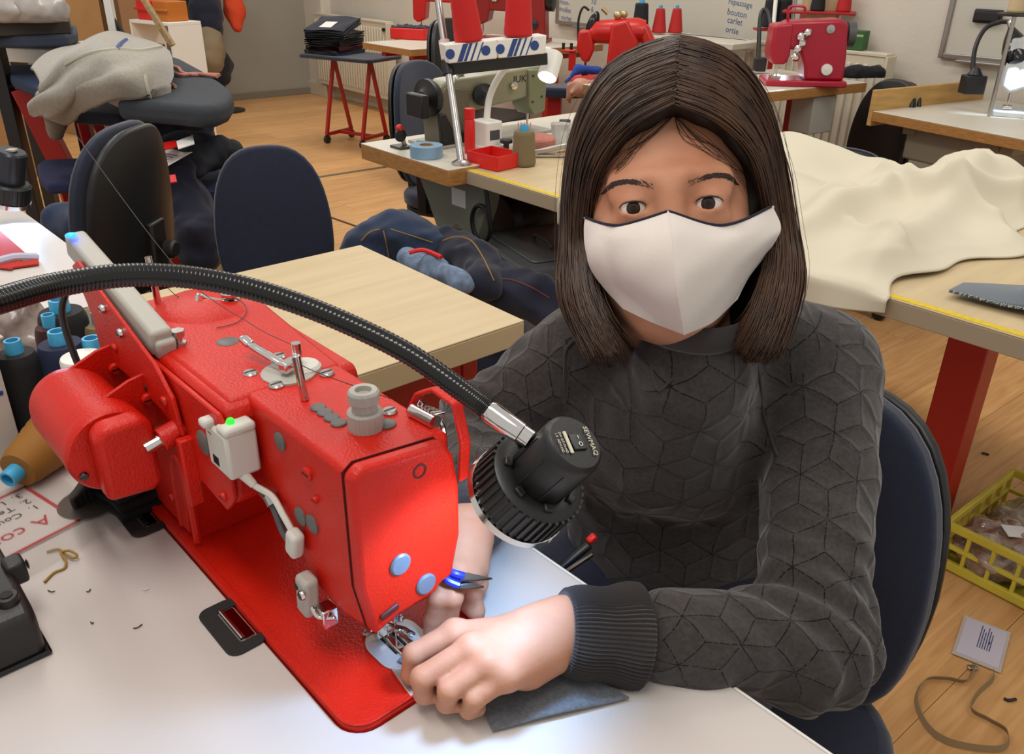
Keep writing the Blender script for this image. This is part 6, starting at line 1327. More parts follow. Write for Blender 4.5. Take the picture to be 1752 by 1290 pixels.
qa2, qb2, qc2, qd2 = PZ(680, 1132, TZ+0.0075), PZ(742, 1160, TZ+0.0075), PZ(770, 1110, TZ+0.0075), PZ(722, 1092, TZ+0.0075); o1 = Vector(qa2)
ds2 = obj('twill_strip', MB().sheet(lambda u, v: qa2.lerp(qd2, u).lerp(qb2.lerp(qc2, u), v)-o1+Vector((0, 0, 0.0006*math.sin(5*u+6*v))), 12, 12, 0.0012), mat('blue_twill', '#6d8296', 0.9, bump=0.5, bscale=420, btype='wave'), angle=180); ds2.location = o1; tag(ds2, 'folded blue-grey twill edge under the presser foot', 'fabric')
# red pieces and lamp on the neighbouring table
rp2 = [PZ(x, y, TZ+0.003) for x, y in ((-40, 455), (0, 395), (48, 437), (20, 462))]; o0 = rp2[0]
rf = thing('cut_pieces', 'red fabric pieces with white bias strip on the left table', 'fabric', o0)
obj('red_piece', MB().add([tuple(p-o0+Vector((0, 0, dz))) for dz in (0, 0.002) for p in rp2], [(3, 2, 1, 0), (4, 5, 6, 7), (0, 1, 5, 4), (1, 2, 6, 5), (2, 3, 7, 6), (3, 0, 4, 7)]), mat('red_cloth', '#b3281c', 0.9), rf)
obj('bias_strip', MB().tube([p-o0 for p in bez([PZ(-20, 452, TZ+0.008), PZ(25, 440, TZ+0.010), PZ(66, 440, TZ+0.006)], 14)], [0.008]*10+[0.008]*4+[0.005], 8), mat('lilac_strip', '#b9bccf', 0.9), rf)
obj('red_offcut', MB().bar(PZ(8, 456, TZ+0.004)-o0, PZ(66, 448, TZ+0.004)-o0, 0.03, 0.003), MATS['red_cloth'], rf)
l2a, l2b = PD(20, 258, 1.75), PD(14, 345, 1.80); ax2 = (l2b-l2a).normalized(); L2_ = (l2b-l2a).length
lamp2 = thing('gooseneck_lamp', 'dark ribbed lamp head at the left edge above the neighbouring table', 'lamp', l2a)
lb2 = obj('lamp_body', MB().lathe([(0, 0), (0.026, 0), (0.029, 0.004), (0.029, L2_*0.6), (0.027, L2_*0.64)], (0, 0, 0), ax2, 32), mat('dark_metal_lamp', '#2a2f36', 0.3, 0.4), lamp2); obj('switch', MB().box((0, 0, 0.001), (0.018, 0.018, 0.005), None), GREYP, lb2, bevel=0.001)
lh2 = obj('lamp_head', MB().lathe([(0.026, L2_*0.58), (0.036, L2_*0.60), (0.040, L2_*0.64), (0.040, L2_*0.93), (0.034, L2_*0.95)], (0, 0, 0), ax2, 40), BLACK, lamp2)
gx2, gy2, gz2 = frame(ax2)
for k in range(26):
    a = 2*PI*k/26; d = gx2*math.cos(a)+gy2*math.sin(a); obj('fin', MB().bar(ax2*L2_*0.64+d*0.0405, ax2*L2_*0.92+d*0.0405, 0.004, 0.003, d), BLACK, lh2)
obj('chrome_rim', MB().lathe([(0.038, L2_*0.93), (0.043, L2_*0.94), (0.043, L2_*1.02), (0.037, L2_*1.03)], (0, 0, 0), ax2, 36), CHROME, lamp2); obj('lens', MB().lathe([(0.037, L2_*0.98), (0, L2_*0.985)], (0, 0, 0), ax2, 28), MATS['lamp_lens'], lamp2)
obj('gooseneck', MB().tube(bez([Vector((-0.02, 0, -0.02)), Vector((-0.10, 0.02, 0.06)), Vector((-0.25, 0.1, 0.02)), Vector((-0.35, 0.15, TZ-l2a.z))], 30), 0.008, 12), BLACK, lamp2)
sp2 = bpy.data.lights.new('lamp_light', 'SPOT'); so2 = bpy.data.objects.new('lamp_light', sp2); COL.objects.link(so2); so2.parent = lamp2; so2.location = ax2*(L2_+0.01); so2.rotation_euler = (PZ(20, 450, TZ)-l2b).normalized().to_track_quat('-Z', 'Y').to_euler(); sp2.energy = 5; sp2.color = (0.42, 0.66, 1.0); sp2.spot_size = math.radians(110); sp2.spot_blend = 0.6; sp2.shadow_soft_size = 0.03

# ================================================================== far sewing machines
def industrial(label, loc, rotz, m, s=1.0, dark=BLACK, lamp=False, tall=0.0, name='sewing_machine'):
    # local: needle end at -x, pillar and wheel at +x, z up
    t = thing(name, label, 'sewing machine', loc, rotz); S = lambda *p: tuple(c*s for c in p)
    obj('bed', MB().bx(-0.24*s, 0.22*s, -0.09*s, 0.09*s, 0.0, 0.02*s), m, t, bevel=0.004)
    obj('pillar', MB().prism([(0.06*s, 0.02*s), (0.21*s, 0.02*s), (0.20*s, (0.27+tall)*s), (0.08*s, (0.27+tall)*s)], -0.06*s, 0.06*s, 'y'), m, t, bevel=0.012*s, seg=3)
    obj('arm', MB().prism([(-0.20*s, (0.17+tall)*s), (0.12*s, (0.16+tall)*s), (0.20*s, (0.20+tall)*s), (0.19*s, (0.28+tall)*s), (-0.10*s, (0.30+tall)*s), (-0.21*s, (0.29+tall)*s)], -0.055*s, 0.055*s, 'y'), m, t, bevel=0.012*s, seg=3)
    hd_ = obj('head', MB().prism([(-0.235*s, 0.11*s), (-0.20*s, 0.085*s), (-0.145*s, 0.11*s), (-0.13*s, (0.18+tall)*s), (-0.14*s, (0.295+tall)*s), (-0.235*s, (0.285+tall)*s)], -0.06*s, 0.06*s, 'y'), m, t, bevel=0.010*s, seg=3)
    obj('needle_bar', MB().cyl(S(-0.19, 0, 0.05), S(-0.19, 0, 0.10), 0.006*s, n=10).cyl(S(-0.19, 0, 0.02), S(-0.19, 0, 0.05), 0.003*s, n=8), CHROME, t); obj('presser_foot', MB().box(S(-0.19, -0.01, 0.028), S(0.035, 0.05, 0.012)), CHROME, t, bevel=0.002)
    obj('tension_dial', MB().lathe([(0.0, 0), (0.018*s, 0), (0.018*s, 0.012*s), (0.008*s, 0.02*s), (0, 0.02*s)], S(-0.10, -0.056, 0.235+tall), (0, -1, 0), 16), CHROME, t); obj('stitch_dial', MB().lathe([(0.0, 0), (0.026*s, 0), (0.026*s, 0.014*s), (0.012*s, 0.02*s), (0, 0.02*s)], S(0.14, -0.061, 0.10), (0, -1, 0), 18), dark, t)
    obj('hand_wheel', MB().lathe([(0, 0), (0.06*s, 0), (0.066*s, 0.01*s), (0.066*s, 0.04*s), (0.03*s, 0.05*s), (0, 0.05*s)], S(0.205, 0, 0.235+tall), (1, 0, 0), 24), dark, t)
    return t
DRED = mat('dark_red_enamel', '#8a1a14', 0.35); CRIM = mat('crimson_enamel', '#a5122c', 0.3)
p = PZ(878, 70, 0.80); industrial('dark red sewing machine on the far table by the wall', (p.x, p.y, 0.80), math.radians(-14), DRED, 1.05)
p = PZ(722, 62, 0.77); fm1 = industrial('red sewing machine behind the red tray on the far left table', (p.x+0.16, p.y+0.12, 0.77), math.radians(-10), mat('bright_red_enamel', '#c01c14', 0.3), 0.95, tall=0.06)
p = PZ(713, 64, 0.77); ty = thing('parts_tray', 'red parts tray with navy pieces on the far cream table', 'tray', (p.x-0.02, p.y-0.10, 0.77), R2+0.5)
obj('tub', MB().prism(rrect(0.26, 0.16, 0.02, 3), 0, 0.07), REDP, ty, bevel=0.006); obj('navy_pieces', MB().sheet(lambda u, v: Vector(((u-0.5)*0.24, (v-0.5)*0.14, 0.076+0.012*math.sin(14*u+2)*math.sin(11*v))), 14, 10, 0.006), NAVYD, ty)
# free-arm red machine
p3_ = PD(1052, 112, 4.3); fr3 = thing('sewing_machine', 'bright red free-arm sewing machine left of the seamstress\'s hair', 'sewing machine', (p3_.x, p3_.y, 0.62), math.radians(-8))
BR = MATS['bright_red_enamel']; z3 = p3_.z-0.62
obj('pillar', MB().prism([(-0.05, 0.0), (0.10, 0.0), (0.11, z3+0.12), (0.05, z3+0.22), (-0.03, z3+0.20)], -0.07, 0.07, 'y'), BR, fr3, bevel=0.015, seg=3)
obj('arm', MB().tube([(-0.14, 0, z3+0.13), (-0.10, 0, z3+0.155), (0.10, 0, z3+0.165), (0.14, 0, z3+0.165)], [0.035, 0.055, 0.062, 0.05], 20), BR, fr3); obj('belt_cover', MB().prism([(0.09, z3+0.20), (0.15, z3+0.20), (0.27, z3-0.02), (0.20, z3-0.06)], -0.05, 0.05, 'y'), BR, fr3, bevel=0.02, seg=3)
obj('head', MB().prism([(-0.19, z3+0.16), (-0.13, z3+0.17), (-0.105, z3+0.08), (-0.13, z3+0.015), (-0.165, z3+0.02), (-0.195, z3+0.08)], -0.05, 0.05, 'y'), BR, fr3, bevel=0.012, seg=3)
obj('cylinder_arm', MB().tube([(-0.22, 0, z3-0.08), (-0.02, 0, z3-0.07)], [0.035, 0.05], 18), BR, fr3); obj('needle_bar', MB().cyl((-0.15, 0, z3-0.05), (-0.15, 0, z3+0.03), 0.006, n=10).box((-0.15, -0.01, z3-0.04), (0.03, 0.04, 0.02)), CHROME, fr3); obj('side_bracket', MB().bx(-0.27, -0.20, -0.03, 0.03, z3+0.06, z3+0.07).bx(-0.235, -0.20, -0.02, 0.02, z3-0.03, z3+0.06), BR, fr3, bevel=0.004)
for x_ in (-0.265, -0.225): obj('guide_post', MB().cyl((x_, 0, z3+0.07), (x_, 0, z3+0.10), 0.008, n=10), BLACK, fr3)
obj('tension_set', MB().ball((0.0, 0, z3+0.235), 0.022).ball((0.03, 0, z3+0.24), 0.018).cyl((-0.05, 0, z3+0.24), (-0.08, 0, z3+0.265), 0.01, n=10), mat('brass_parts', '#b8a678', 0.3, 0.7), fr3)
bs3 = thing('machine_stand', 'red pedestal stand under the free-arm machine', 'stand', (p3_.x, p3_.y, 0), math.radians(-8)); obj('column', MB().bx(-0.05, 0.09, -0.06, 0.06, 0.03, 0.618), RED2, bs3, bevel=0.006); obj('foot', MB().bx(-0.25, 0.25, -0.12, 0.12, 0, 0.03), RED2, bs3, bevel=0.006)
# the machine's clip-on lamp
la3 = PD(1008, 18, 4.2); lp3 = thing('clip_lamp', 'small black oval lamp above the free-arm machine', 'lamp', la3); obj('shade', MB().ball((0.02, 0, -0.065), 0.035, 16, 10, (0.8, 0.8, 1.9), Matrix.Rotation(0.35, 3, 'Y')), BLACKG, lp3); obj('neck', MB().tube(bez([(0, 0, 0), (-0.03, 0, 0.015), (-0.05, 0, -0.04), (-0.048, 0, -0.12), (-0.045, 0, -0.16)], 20), 0.006, 8), BLACK, lp3)
blu = PD(990, 118, 4.1); cloth('denim_piece', 'blue denim piece hanging from the free-arm machine', 'fabric', [('c', blu, blu+Vector((0.10, 0.02, -0.01)), 0.018, 0.02), ('c', blu, blu+Vector((-0.06, -0.04, -0.05)), 0.015, 0.01)], mat('royal_blue_cloth', '#243f8c', 0.9), *around([blu, blu+Vector((0.10, 0, 0)), blu+Vector((-0.06, -0.04, -0.05))], 0.05), res=0.008, amp=0.004, fr=40)
# cones by the free-arm machine and on the wall ledge
for k, (px, py, lb, c, nm) in enumerate(((1095, 52, 'dark navy thread cone behind the free-arm machine', '#10141c', 'inkblack'), (1127, 56, 'red thread cone, left of the two on the ledge', '#b01a18', 'redfar'), (1155, 56, 'red thread cone, right of the two on the ledge', '#b01a18', 'redfar'))):
    q_ = PD(px, py, 4.75); cone_spool('thread_cone', lb, (q_.x, q_.y, q_.z), 0.045 if k == 0 else 0.040, 0.036 if k == 0 else 0.024, 0.14 if k == 0 else 0.125, threadm(nm, c), group='cones below the long whiteboard')
q_ = PD(1125, 58, 4.75); lg_ = thing('thread_ledge', 'cream ledge below the long whiteboard carrying three cones', 'shelf', (q_.x, q_.y, q_.z), math.radians(-49)); obj('board', MB().bx(-0.30, 0.60, -0.12, 0.12, -0.03, -0.001), LAM, lg_, bevel=0.003); obj('stand', MB().bx(-0.1, 0.4, -0.06, 0.06, -q_.z, -0.03), LAM, lg_, bevel=0.003)
# grey control cabinet on the far table
q_ = PZ(952, 52, 0.80); gx_c = thing('control_box', 'pale grey control box at the end of the far table', 'box', (q_.x, q_.y, 0.80), R2); obj('case', MB().bx(-0.10, 0.10, -0.07, 0.07, 0.001, 0.22), LGREY, gx_c, bevel=0.006); obj('vent_lid', MB().prism([(-0.12, 0.222), (0.12, 0.222), (0.08, 0.26), (-0.12, 0.245)], -0.08, 0.08, 'y'), DGREY, gx_c, bevel=0.004)
# crimson overlock
p = PZ(1385, 150, 0.82); ov = thing('sewing_machine', 'crimson overlock machine with chrome tension dials by the radiator', 'sewing machine', (p.x, p.y+0.10, 0.82), math.radians(-4))
obj('base', MB().bx(-0.17, 0.16, -0.09, 0.09, 0, 0.025), CRIM, ov, bevel=0.006); obj('body', MB().prism([(-0.01, 0.025), (0.15, 0.025), (0.145, 0.12), (0.13, 0.245), (0.10, 0.262), (-0.10, 0.25), (-0.155, 0.22), (-0.155, 0.15), (-0.05, 0.14), (-0.02, 0.08)], -0.07, 0.07, 'y'), CRIM, ov, bevel=0.012, seg=3)
obj('head', MB().prism([(-0.165, 0.235), (-0.09, 0.245), (-0.085, 0.12), (-0.10, 0.085), (-0.15, 0.085), (-0.168, 0.12)], -0.075, 0.06, 'y'), CRIM, ov, bevel=0.010, seg=3)
for x_, z_ in ((-0.055, 0.195), (-0.045, 0.17), (-0.06, 0.148), (-0.065, 0.115), (-0.03, 0.21)): obj('tension_dial', MB().lathe([(0, 0), (0.016, 0), (0.016, 0.012), (0.008, 0.022), (0, 0.022)], (x_, -0.076, z_), (0, -1, 0), 16), CHROME, ov)
obj('round_badge', MB().lathe([(0, 0), (0.017, 0), (0.017, 0.004), (0, 0.005)], (0.06, -0.071, 0.225), (0, -1, 0), 18), STEEL, ov); obj('stitch_dial', MB().lathe([(0, 0), (0.022, 0), (0.022, 0.014), (0, 0.016)], (0.07, -0.071, 0.07), (0, -1, 0), 18), WHITEP, ov); obj('hand_wheel', MB().lathe([(0, 0), (0.05, 0), (0.05, 0.03), (0, 0.035)], (0.145, 0, 0.2), (1, 0, 0), 20), DGREY, ov); obj('needle_bars', MB().cyl((-0.13, 0, 0.03), (-0.13, 0, 0.09), 0.006, n=10).cyl((-0.115, 0, 0.03), (-0.115, 0, 0.09), 0.004, n=8).box((-0.125, -0.02, 0.032), (0.04, 0.06, 0.012)), CHROME, ov)
obj('thread_guide', MB().tube(bez([(-0.10, 0, 0.25), (-0.10, 0, 0.30), (-0.04, 0, 0.30), (-0.04, 0, 0.26)], 16), 0.006, 8), CRIM, ov)
# its thread rack with cones, lamp, crumpled black cloth, tea box on the radiator
q_ = PD(1398, 42, 4.18); rk_ = thing('thread_rack', 'red thread rack above the crimson overlock machine', 'thread stand', (q_.x, q_.y, 0.82), math.radians(-20)); zr = q_.z-0.82+0.05
obj('shelf', MB().bx(-0.17, 0.17, -0.07, 0.07, zr, zr+0.012), RED2, rk_, bevel=0.003); obj('post', MB().cyl((-0.12, 0.03, 0.001), (-0.12, 0.03, zr+0.30), 0.008, n=10), STEEL, rk_); obj('post', MB().cyl((0.10, 0.03, 0.001), (0.10, 0.03, zr), 0.008, n=10), STEEL, rk_); obj('wood_panel', MB().bx(-0.09, 0.10, 0.045, 0.055, zr-0.08, zr+0.12), PINE, rk_)
rkM = Matrix.Translation((q_.x, q_.y, 0.82)) @ Matrix.Rotation(math.radians(-20), 4, 'Z')
for x_, lb, c, nm in ((-0.01, 'black cone in the middle of the red rack', '#111012', 'blk2'), (0.11, 'red cone at the right end of the red rack', '#b01a18', 'redfar')): w_ = rkM @ Vector((x_, -0.01, zr+0.013)); cone_spool('thread_cone', lb, w_, 0.035, 0.024, 0.13, threadm(nm, c), group='cones on the red rack', top=False)
for px, lb in ((1316, 'black cone left of the red rack'), (1338, 'black cone nearest the red rack on its left')): w_ = PD(px, 46, 4.35); cone_spool('thread_cone', lb, w_, 0.04, 0.034, 0.13, threadm('inkblack', '#10141c'), group='black cones by the red rack')
w_ = PD(1326, 48, 4.35); bt = thing('thread_ledge', 'narrow red ledge under the two black cones', 'shelf', w_, 0); obj('board', MB().bx(-0.10, 0.10, -0.05, 0.05, -0.012, -0.001), RED2, bt); obj('post', MB().bx(-0.01, 0.01, -0.01, 0.01, -w_.z+0.0, -0.012), RED2, bt)
w_ = PZ(1302, 98, 0.95); lp4 = thing('gooseneck_lamp', 'black gooseneck lamp lighting the crimson overlock', 'lamp', PD(1300, 110, 3.9), 0); o0 = Vector(lp4.location)
obj('gooseneck', MB().tube([p-o0 for p in bez([PD(1297, 112, 3.9), PD(1300, 40, 3.9), PD(1305, 18, 3.9), PD(1314, 22, 3.88), PD(1320, 52, 3.85)], 30)], 0.010, 10), BLACK, lp4); obj('lamp_head', MB().tube([PD(1324, 54, 3.85)-o0, PD(1335, 78, 3.84)-o0], [0.022, 0.034], 20), BLACK, lp4); obj('clamp', MB().box((0, 0, 0.0), (0.05, 0.05, 0.06)), BLACK, lp4, bevel=0.005)
sp4 = bpy.data.lights.new('lamp_light', 'SPOT'); so4 = bpy.data.objects.new('lamp_light', sp4); COL.objects.link(so4); so4.parent = lp4; so4.location = PD(1336, 82, 3.84)-o0; so4.rotation_euler = (PZ(1350, 150, 0.82)-PD(1336, 82, 3.84)).normalized().to_track_quat('-Z', 'Y').to_euler(); sp4.energy = 4; sp4.color = (0.75, 0.85, 1); sp4.spot_size = math.radians(110); sp4.shadow_soft_size = 0.03
obj('white_pole', MB().cyl(PD(1322, 60, 4.2)-o0, PD(1330, -30, 4.2)-o0, 0.010, n=10), WHITEP, lp4)
w_ = PZ(1462, 126, 0.84); cloth('black_cloth', 'crumpled black cloth at the right end of the crimson machine table', 'cloth', [('c', w_, w_+Vector((0.12, 0.02, 0.0)), 0.035, 0.03), ('c', w_, w_+Vector((-0.07, 0.0, 0.0)), 0.03, 0.02)], BLKD, *around([w_+Vector((-0.07, 0, 0)), w_+Vector((0.12, 0.02, 0))], 0.06), res=0.009, amp=0.008, fr=50, flat=0.822)
w_ = onwall(1459, 88, 0.09); gb = thing('tea_box', 'small green printed carton standing on the radiator', 'box', (w_.x, w_.y, zt_+0.014), math.radians(-40)); GRN = mat('green_card', '#2f5a28', 0.6); obj('carton', MB().bx(-0.055, 0.055, -0.035, 0.035, 0, 0.085), GRN, gb, bevel=0.002); obj('white_mark', MB().cyl((-0.02, -0.0352, 0.04), (-0.02, -0.0358, 0.04), 0.02, n=3), PAPER, gb); obj('label_band', MB().bx(-0.05, 0.05, -0.0358, -0.0352, 0.060, 0.070), mat('pale_green_ink', '#9db08a', 0.6), gb)
w_ = PZ(1405, 215, 0.50); cloth('black_cloth', 'black cloth bundle on the chair under the crimson machine', 'cloth', [('c', w_, w_+Vector((0.16, -0.02, 0.01)), 0.06, 0.05)], BLKD, *around([w_, w_+Vector((0.16, 0, 0))], 0.10), res=0.012, amp=0.008, fr=30, flat=0.485)
# white machine at the right
p = PZ(1712, 192, 0.75); wmch = industrial('white sewing machine with bright face plate at the right edge', (p.x+0.17, p.y-0.12, 0.75), math.radians(-25), mat('white_enamel', '#cfd2d4', 0.3), 1.0)
o0 = PD(1660, 160, 3.40); lp5 = thing('gooseneck_lamp', 'black gooseneck lamp with oval shade over the white machine', 'lamp', o0, 0); d5 = depth_of(o0)
obj('clamp', MB().bx(-0.04, 0.04, -0.03, 0.03, 0, 0.07).tube([(0, 0, 0.07), (0, 0, 0.10)], [0.03, 0.012], 12), BLACK, lp5, bevel=0.004); obj('gooseneck', MB().tube([p-o0 for p in bez([PD(1663, 138, d5), PD(1668, 85, d5), PD(1685, 50, d5), PD(1710, 38, d5-0.02), PD(1727, 38, d5-0.06)], 30)], 0.009, 10), BLACK, lp5)
s5a, s5b = PD(1730, 48, d5-0.06)-o0, PD(1743, 112, d5-0.10)-o0; obj('shade', MB().tube([s5a.lerp(s5b, t) for t in (0, 0.1, 0.3, 0.55, 0.8, 0.95, 1.0)], [0.012, 0.02, 0.036, 0.048, 0.050, 0.04, 0.02], 22), BLACKG, lp5); obj('chrome_joint', MB().tube([PD(1727, 36, d5-0.06)-o0, s5a], 0.011, 12), CHROME, lp5)
sp5 = bpy.data.lights.new('lamp_light', 'SPOT'); so5 = bpy.data.objects.new('lamp_light', sp5); COL.objects.link(so5); so5.parent = lp5; so5.location = s5b+(s5b-s5a).normalized()*0.02; so5.rotation_euler = (PZ(1700, 185, 0.75)-(o0+s5b)).normalized().to_track_quat('-Z', 'Y').to_euler(); sp5.energy = 5; sp5.color = (0.6, 0.8, 1); sp5.spot_size = math.radians(120); sp5.shadow_soft_size = 0.03
w_ = PD(1736, 28, 3.2); th5 = thing('thread_stand', 'steel thread stand with black plate by the small whiteboard', 'thread stand', (w_.x, w_.y, 0.751), 0); obj('pole', MB().cyl((0, 0, 0), (0, 0, w_.z-0.75), 0.008, n=10), STEEL, th5); obj('plate', MB().lathe([(0, w_.z-0.75), (0.05, w_.z-0.75), (0.062, w_.z-0.742), (0.05, w_.z-0.738), (0, w_.z-0.738)], (0, 0, 0), (0, 0, 1), 24), BLACK, th5)
cone_spool('thread_cone', 'cream thread cone above the white machine', (w_.x, w_.y, w_.z+0.014), 0.032, 0.026, 0.12, threadm('cream', '#c2ad84'))
# second person's hand and bowed figure behind the seamstress
SK2 = mat('skin_second', '#b98570', 0.5, var=0.1, vscale=30)
hp = PD(992, 150, 3.75); per2 = thing('person', 'hand of a second worker with white wrist cuff behind the seamstress\'s head', 'person', hp); o2 = Vector(hp)
q1 = PD(1030, 146, 3.8); q2 = PD(1110, 150, 3.95); q3 = PD(1190, 130, 4.1); q4 = PD(1200, 210, 4.15); q5 = PD(1120, 130, 4.2)
def hand2(X, Y, Z):
    d = sd_ell(X, Y, Z, hp, (0.042, 0.036, 0.040)); d = smin(d, sd_cap(X, Y, Z, hp, q1, 0.03, 0.028), 0.02); d = smin(d, sd_cap(X, Y, Z, q1, q2, 0.03, 0.04), 0.01)
    for k in range(4): a_ = hp+Vector((-0.022, -0.020, 0.026-0.017*k)); b_ = a_+Vector((-0.030, 0.010, -0.018)); c2 = b_+Vector((0.012, 0.020, -0.022)); d = smin(d, smin(sd_cap(X, Y, Z, a_, b_, 0.0105, 0.0095), sd_cap(X, Y, Z, b_, c2, 0.0095, 0.008), 0.003), 0.004)
    d = smin(d, sd_cap(X, Y, Z, hp+Vector((0.0, -0.02, 0.02)), hp+Vector((-0.04, -0.035, -0.02)), 0.012, 0.009), 0.006)
    d = smin(d, sd_cap(X, Y, Z, q2, q3, 0.04, 0.05), 0.02); d = smin(d, sd_ell(X, Y, Z, (q4+q3)/2, (0.13, 0.10, 0.17)), 0.04); d = smin(d, sd_ell(X, Y, Z, q5+Vector((0, 0, -0.02)), (0.075, 0.085, 0.09)), 0.02); return d
lo, hi = around([hp, q1, q2, q3, q4, q5], 0.20); V_, F_ = surface_nets(hand2, lo, hi, 0.008); mesh_np('body', V_-np.array(o2), F_, SK2, per2)
obj('wrist_cuff', MB().tube([q1-o2-(q2-q1).normalized()*0.005, q1-o2+(q2-q1)*0.25], [0.036, 0.040], 20), mat('cream_cuff', '#c8b89c', 0.9), per2)
def shirt2(X, Y, Z):
    d = smin(sd_cap(X, Y, Z, q1.lerp(q2, 0.45), q2, 0.046, 0.054), sd_cap(X, Y, Z, q2, q3, 0.054, 0.066), 0.02); d = smin(d, sd_ell(X, Y, Z, (q4+q3)/2, (0.15, 0.12, 0.19)), 0.05)
    d = smin(d, sd_cap(X, Y, Z, (q4+q3)/2, Vector(((q4+q3)/2).xy.to_tuple()+(0.45,)), 0.13, 0.16), 0.05); return d+0.004*npn(X, Y, Z, 30)
lo, hi = around([q1, q2, q3, q4, q5, Vector((q4.x, q4.y, 0.42))], 0.26); V_, F_ = surface_nets(shirt2, lo, hi, 0.012); mesh_np('shirt', V_-np.array(o2), F_, NAVYD, per2)
hh_ = q5+Vector((0.01, 0.02, 0.0)); V_, F_ = surface_nets(lambda X, Y, Z: smax(sd_ell(X, Y, Z, hh_, (0.092, 0.10, 0.10)), -sd_ell(X, Y, Z, hh_+Vector((-0.05, -0.09, -0.05)), (0.07, 0.07, 0.08)), 0.01)+0.003*npn(X, Y, Z, 60), *around([hh_], 0.13), 0.009); mesh_np('hair', V_-np.array(o2), F_, HAIRM, per2)
lg2 = Vector((q4.x, q4.y, 0.0)); V_, F_ = surface_nets(lambda X, Y, Z: smin(smin(sd_cap(X, Y, Z, lg2+Vector((-0.08, 0, 0.46)), lg2+Vector((-0.30, -0.16, 0.46)), 0.085, 0.06), sd_cap(X, Y, Z, lg2+Vector((0.06, 0, 0.46)), lg2+Vector((-0.16, -0.22, 0.46)), 0.085, 0.06), 0.03), smin(sd_cap(X, Y, Z, lg2+Vector((-0.30, -0.16, 0.46)), lg2+Vector((-0.28, -0.12, 0.05)), 0.06, 0.05), sd_cap(X, Y, Z, lg2+Vector((-0.16, -0.22, 0.46)), lg2+Vector((-0.14, -0.18, 0.05)), 0.06, 0.05), 0.03), 0.03), *around([lg2+Vector((-0.30, -0.22, 0.0)), lg2+Vector((0.1, 0.05, 0.5))], 0.12), 0.014); mesh_np('trousers', V_-np.array(o2), F_, BLKD, per2)
sl2 = thing('work_stool', 'black round stool under the second worker', 'stool', (q4.x, q4.y, 0)); obj('seat', MB().lathe([(0.0, 0.33), (0.17, 0.33), (0.18, 0.35), (0.18, 0.37), (0.16, 0.385), (0, 0.385)], (0, 0, 0), (0, 0, 1), 28), BLACK, sl2)
for k in range(4): obj('leg', MB().bar((0.10*math.cos(k*1.57), 0.10*math.sin(k*1.57), 0.33), (0.16*math.cos(k*1.57), 0.16*math.sin(k*1.57), 0), 0.022, 0.022), STEEL, sl2)
nv_ = PD(950, 152, 3.9); npd = thing('pressing_board', 'navy padded board beside the second worker\'s hand', 'ironing board', (nv_.x, nv_.y, nv_.z-0.03), math.radians(-8)); obj('pad', MB().prism(rrect(0.30, 0.16, 0.07, 6), 0, 0.045), NAVYC, npd, bevel=0.012, seg=3); obj('post', MB().bx(-0.03, 0.03, -0.03, 0.03, -(nv_.z-0.03), 0), RED2, npd)
# seamstress's tool clip at the hip
tc_ = PD(985, 945, .86); tcl = thing('tool_pouch', 'steel clip tools tucked at the seamstress\'s hip by the table edge', 'tool', tc_); obj('handle', MB().bar((-0.024, -0.016, -0.016), (0.014, 0.0, 0.011), 0.009, 0.008), BLACK, tcl, bevel=0.003); obj('clip', MB().bar((-0.016, -0.022, -0.012), (0.016, -0.009, 0.005), 0.004, 0.003), DSTEEL, tcl); obj('red_tip', MB().bar((0.012, 0.004, 0.010), (0.020, 0.008, 0.016), 0.008, 0.006), REDP, tcl, bevel=0.002)

# ================================================================== right floor: crate, bags, badge, scraps
YEL = mat('yellow_plastic', '#c7b63c', 0.5, var=0.12, vscale=14)
k0 = PZ(1600, 966, 0.0); kr = math.radians(-50); kd = 0.36; kl = 0.62; kh = 0.13
cr = thing('plastic_crate', 'yellow lattice plastic crate on the floor', 'crate', k0, kr)
obj('bottom', MB().bx(0, kl, 0, kd, 0.002, 0.008), YEL, cr)
def lattice(p0, p1):
    p0, p1 = Vector(p0), Vector(p1); L = (p1-p0).length; n = max(3, int(L/0.055))
    for k in range(n+1): obj('lattice_post', MB().bar(p0.lerp(p1, k/n)+Vector((0, 0, 0.008)), p0.lerp(p1, k/n)+Vector((0, 0, kh-0.012)), 0.010, 0.008, p1-p0), YEL, cr)
    for z_, h_ in ((0.018, 0.022), (0.068, 0.010), (kh-0.010, 0.020)): obj('lattice_rail', MB().bar(p0+Vector((0, 0, z_)), p1+Vector((0, 0, z_)), 0.012, h_), YEL, cr, bevel=0.002)
for a_, b_ in (((0, 0, 0), (kl, 0, 0)), ((0, kd, 0), (kl, kd, 0)), ((0, 0, 0), (0, kd, 0)), ((kl, 0, 0), (kl, kd, 0))): lattice(a_, b_)
krM = Matrix.Translation(k0) @ Matrix.Rotation(kr, 4, 'Z')
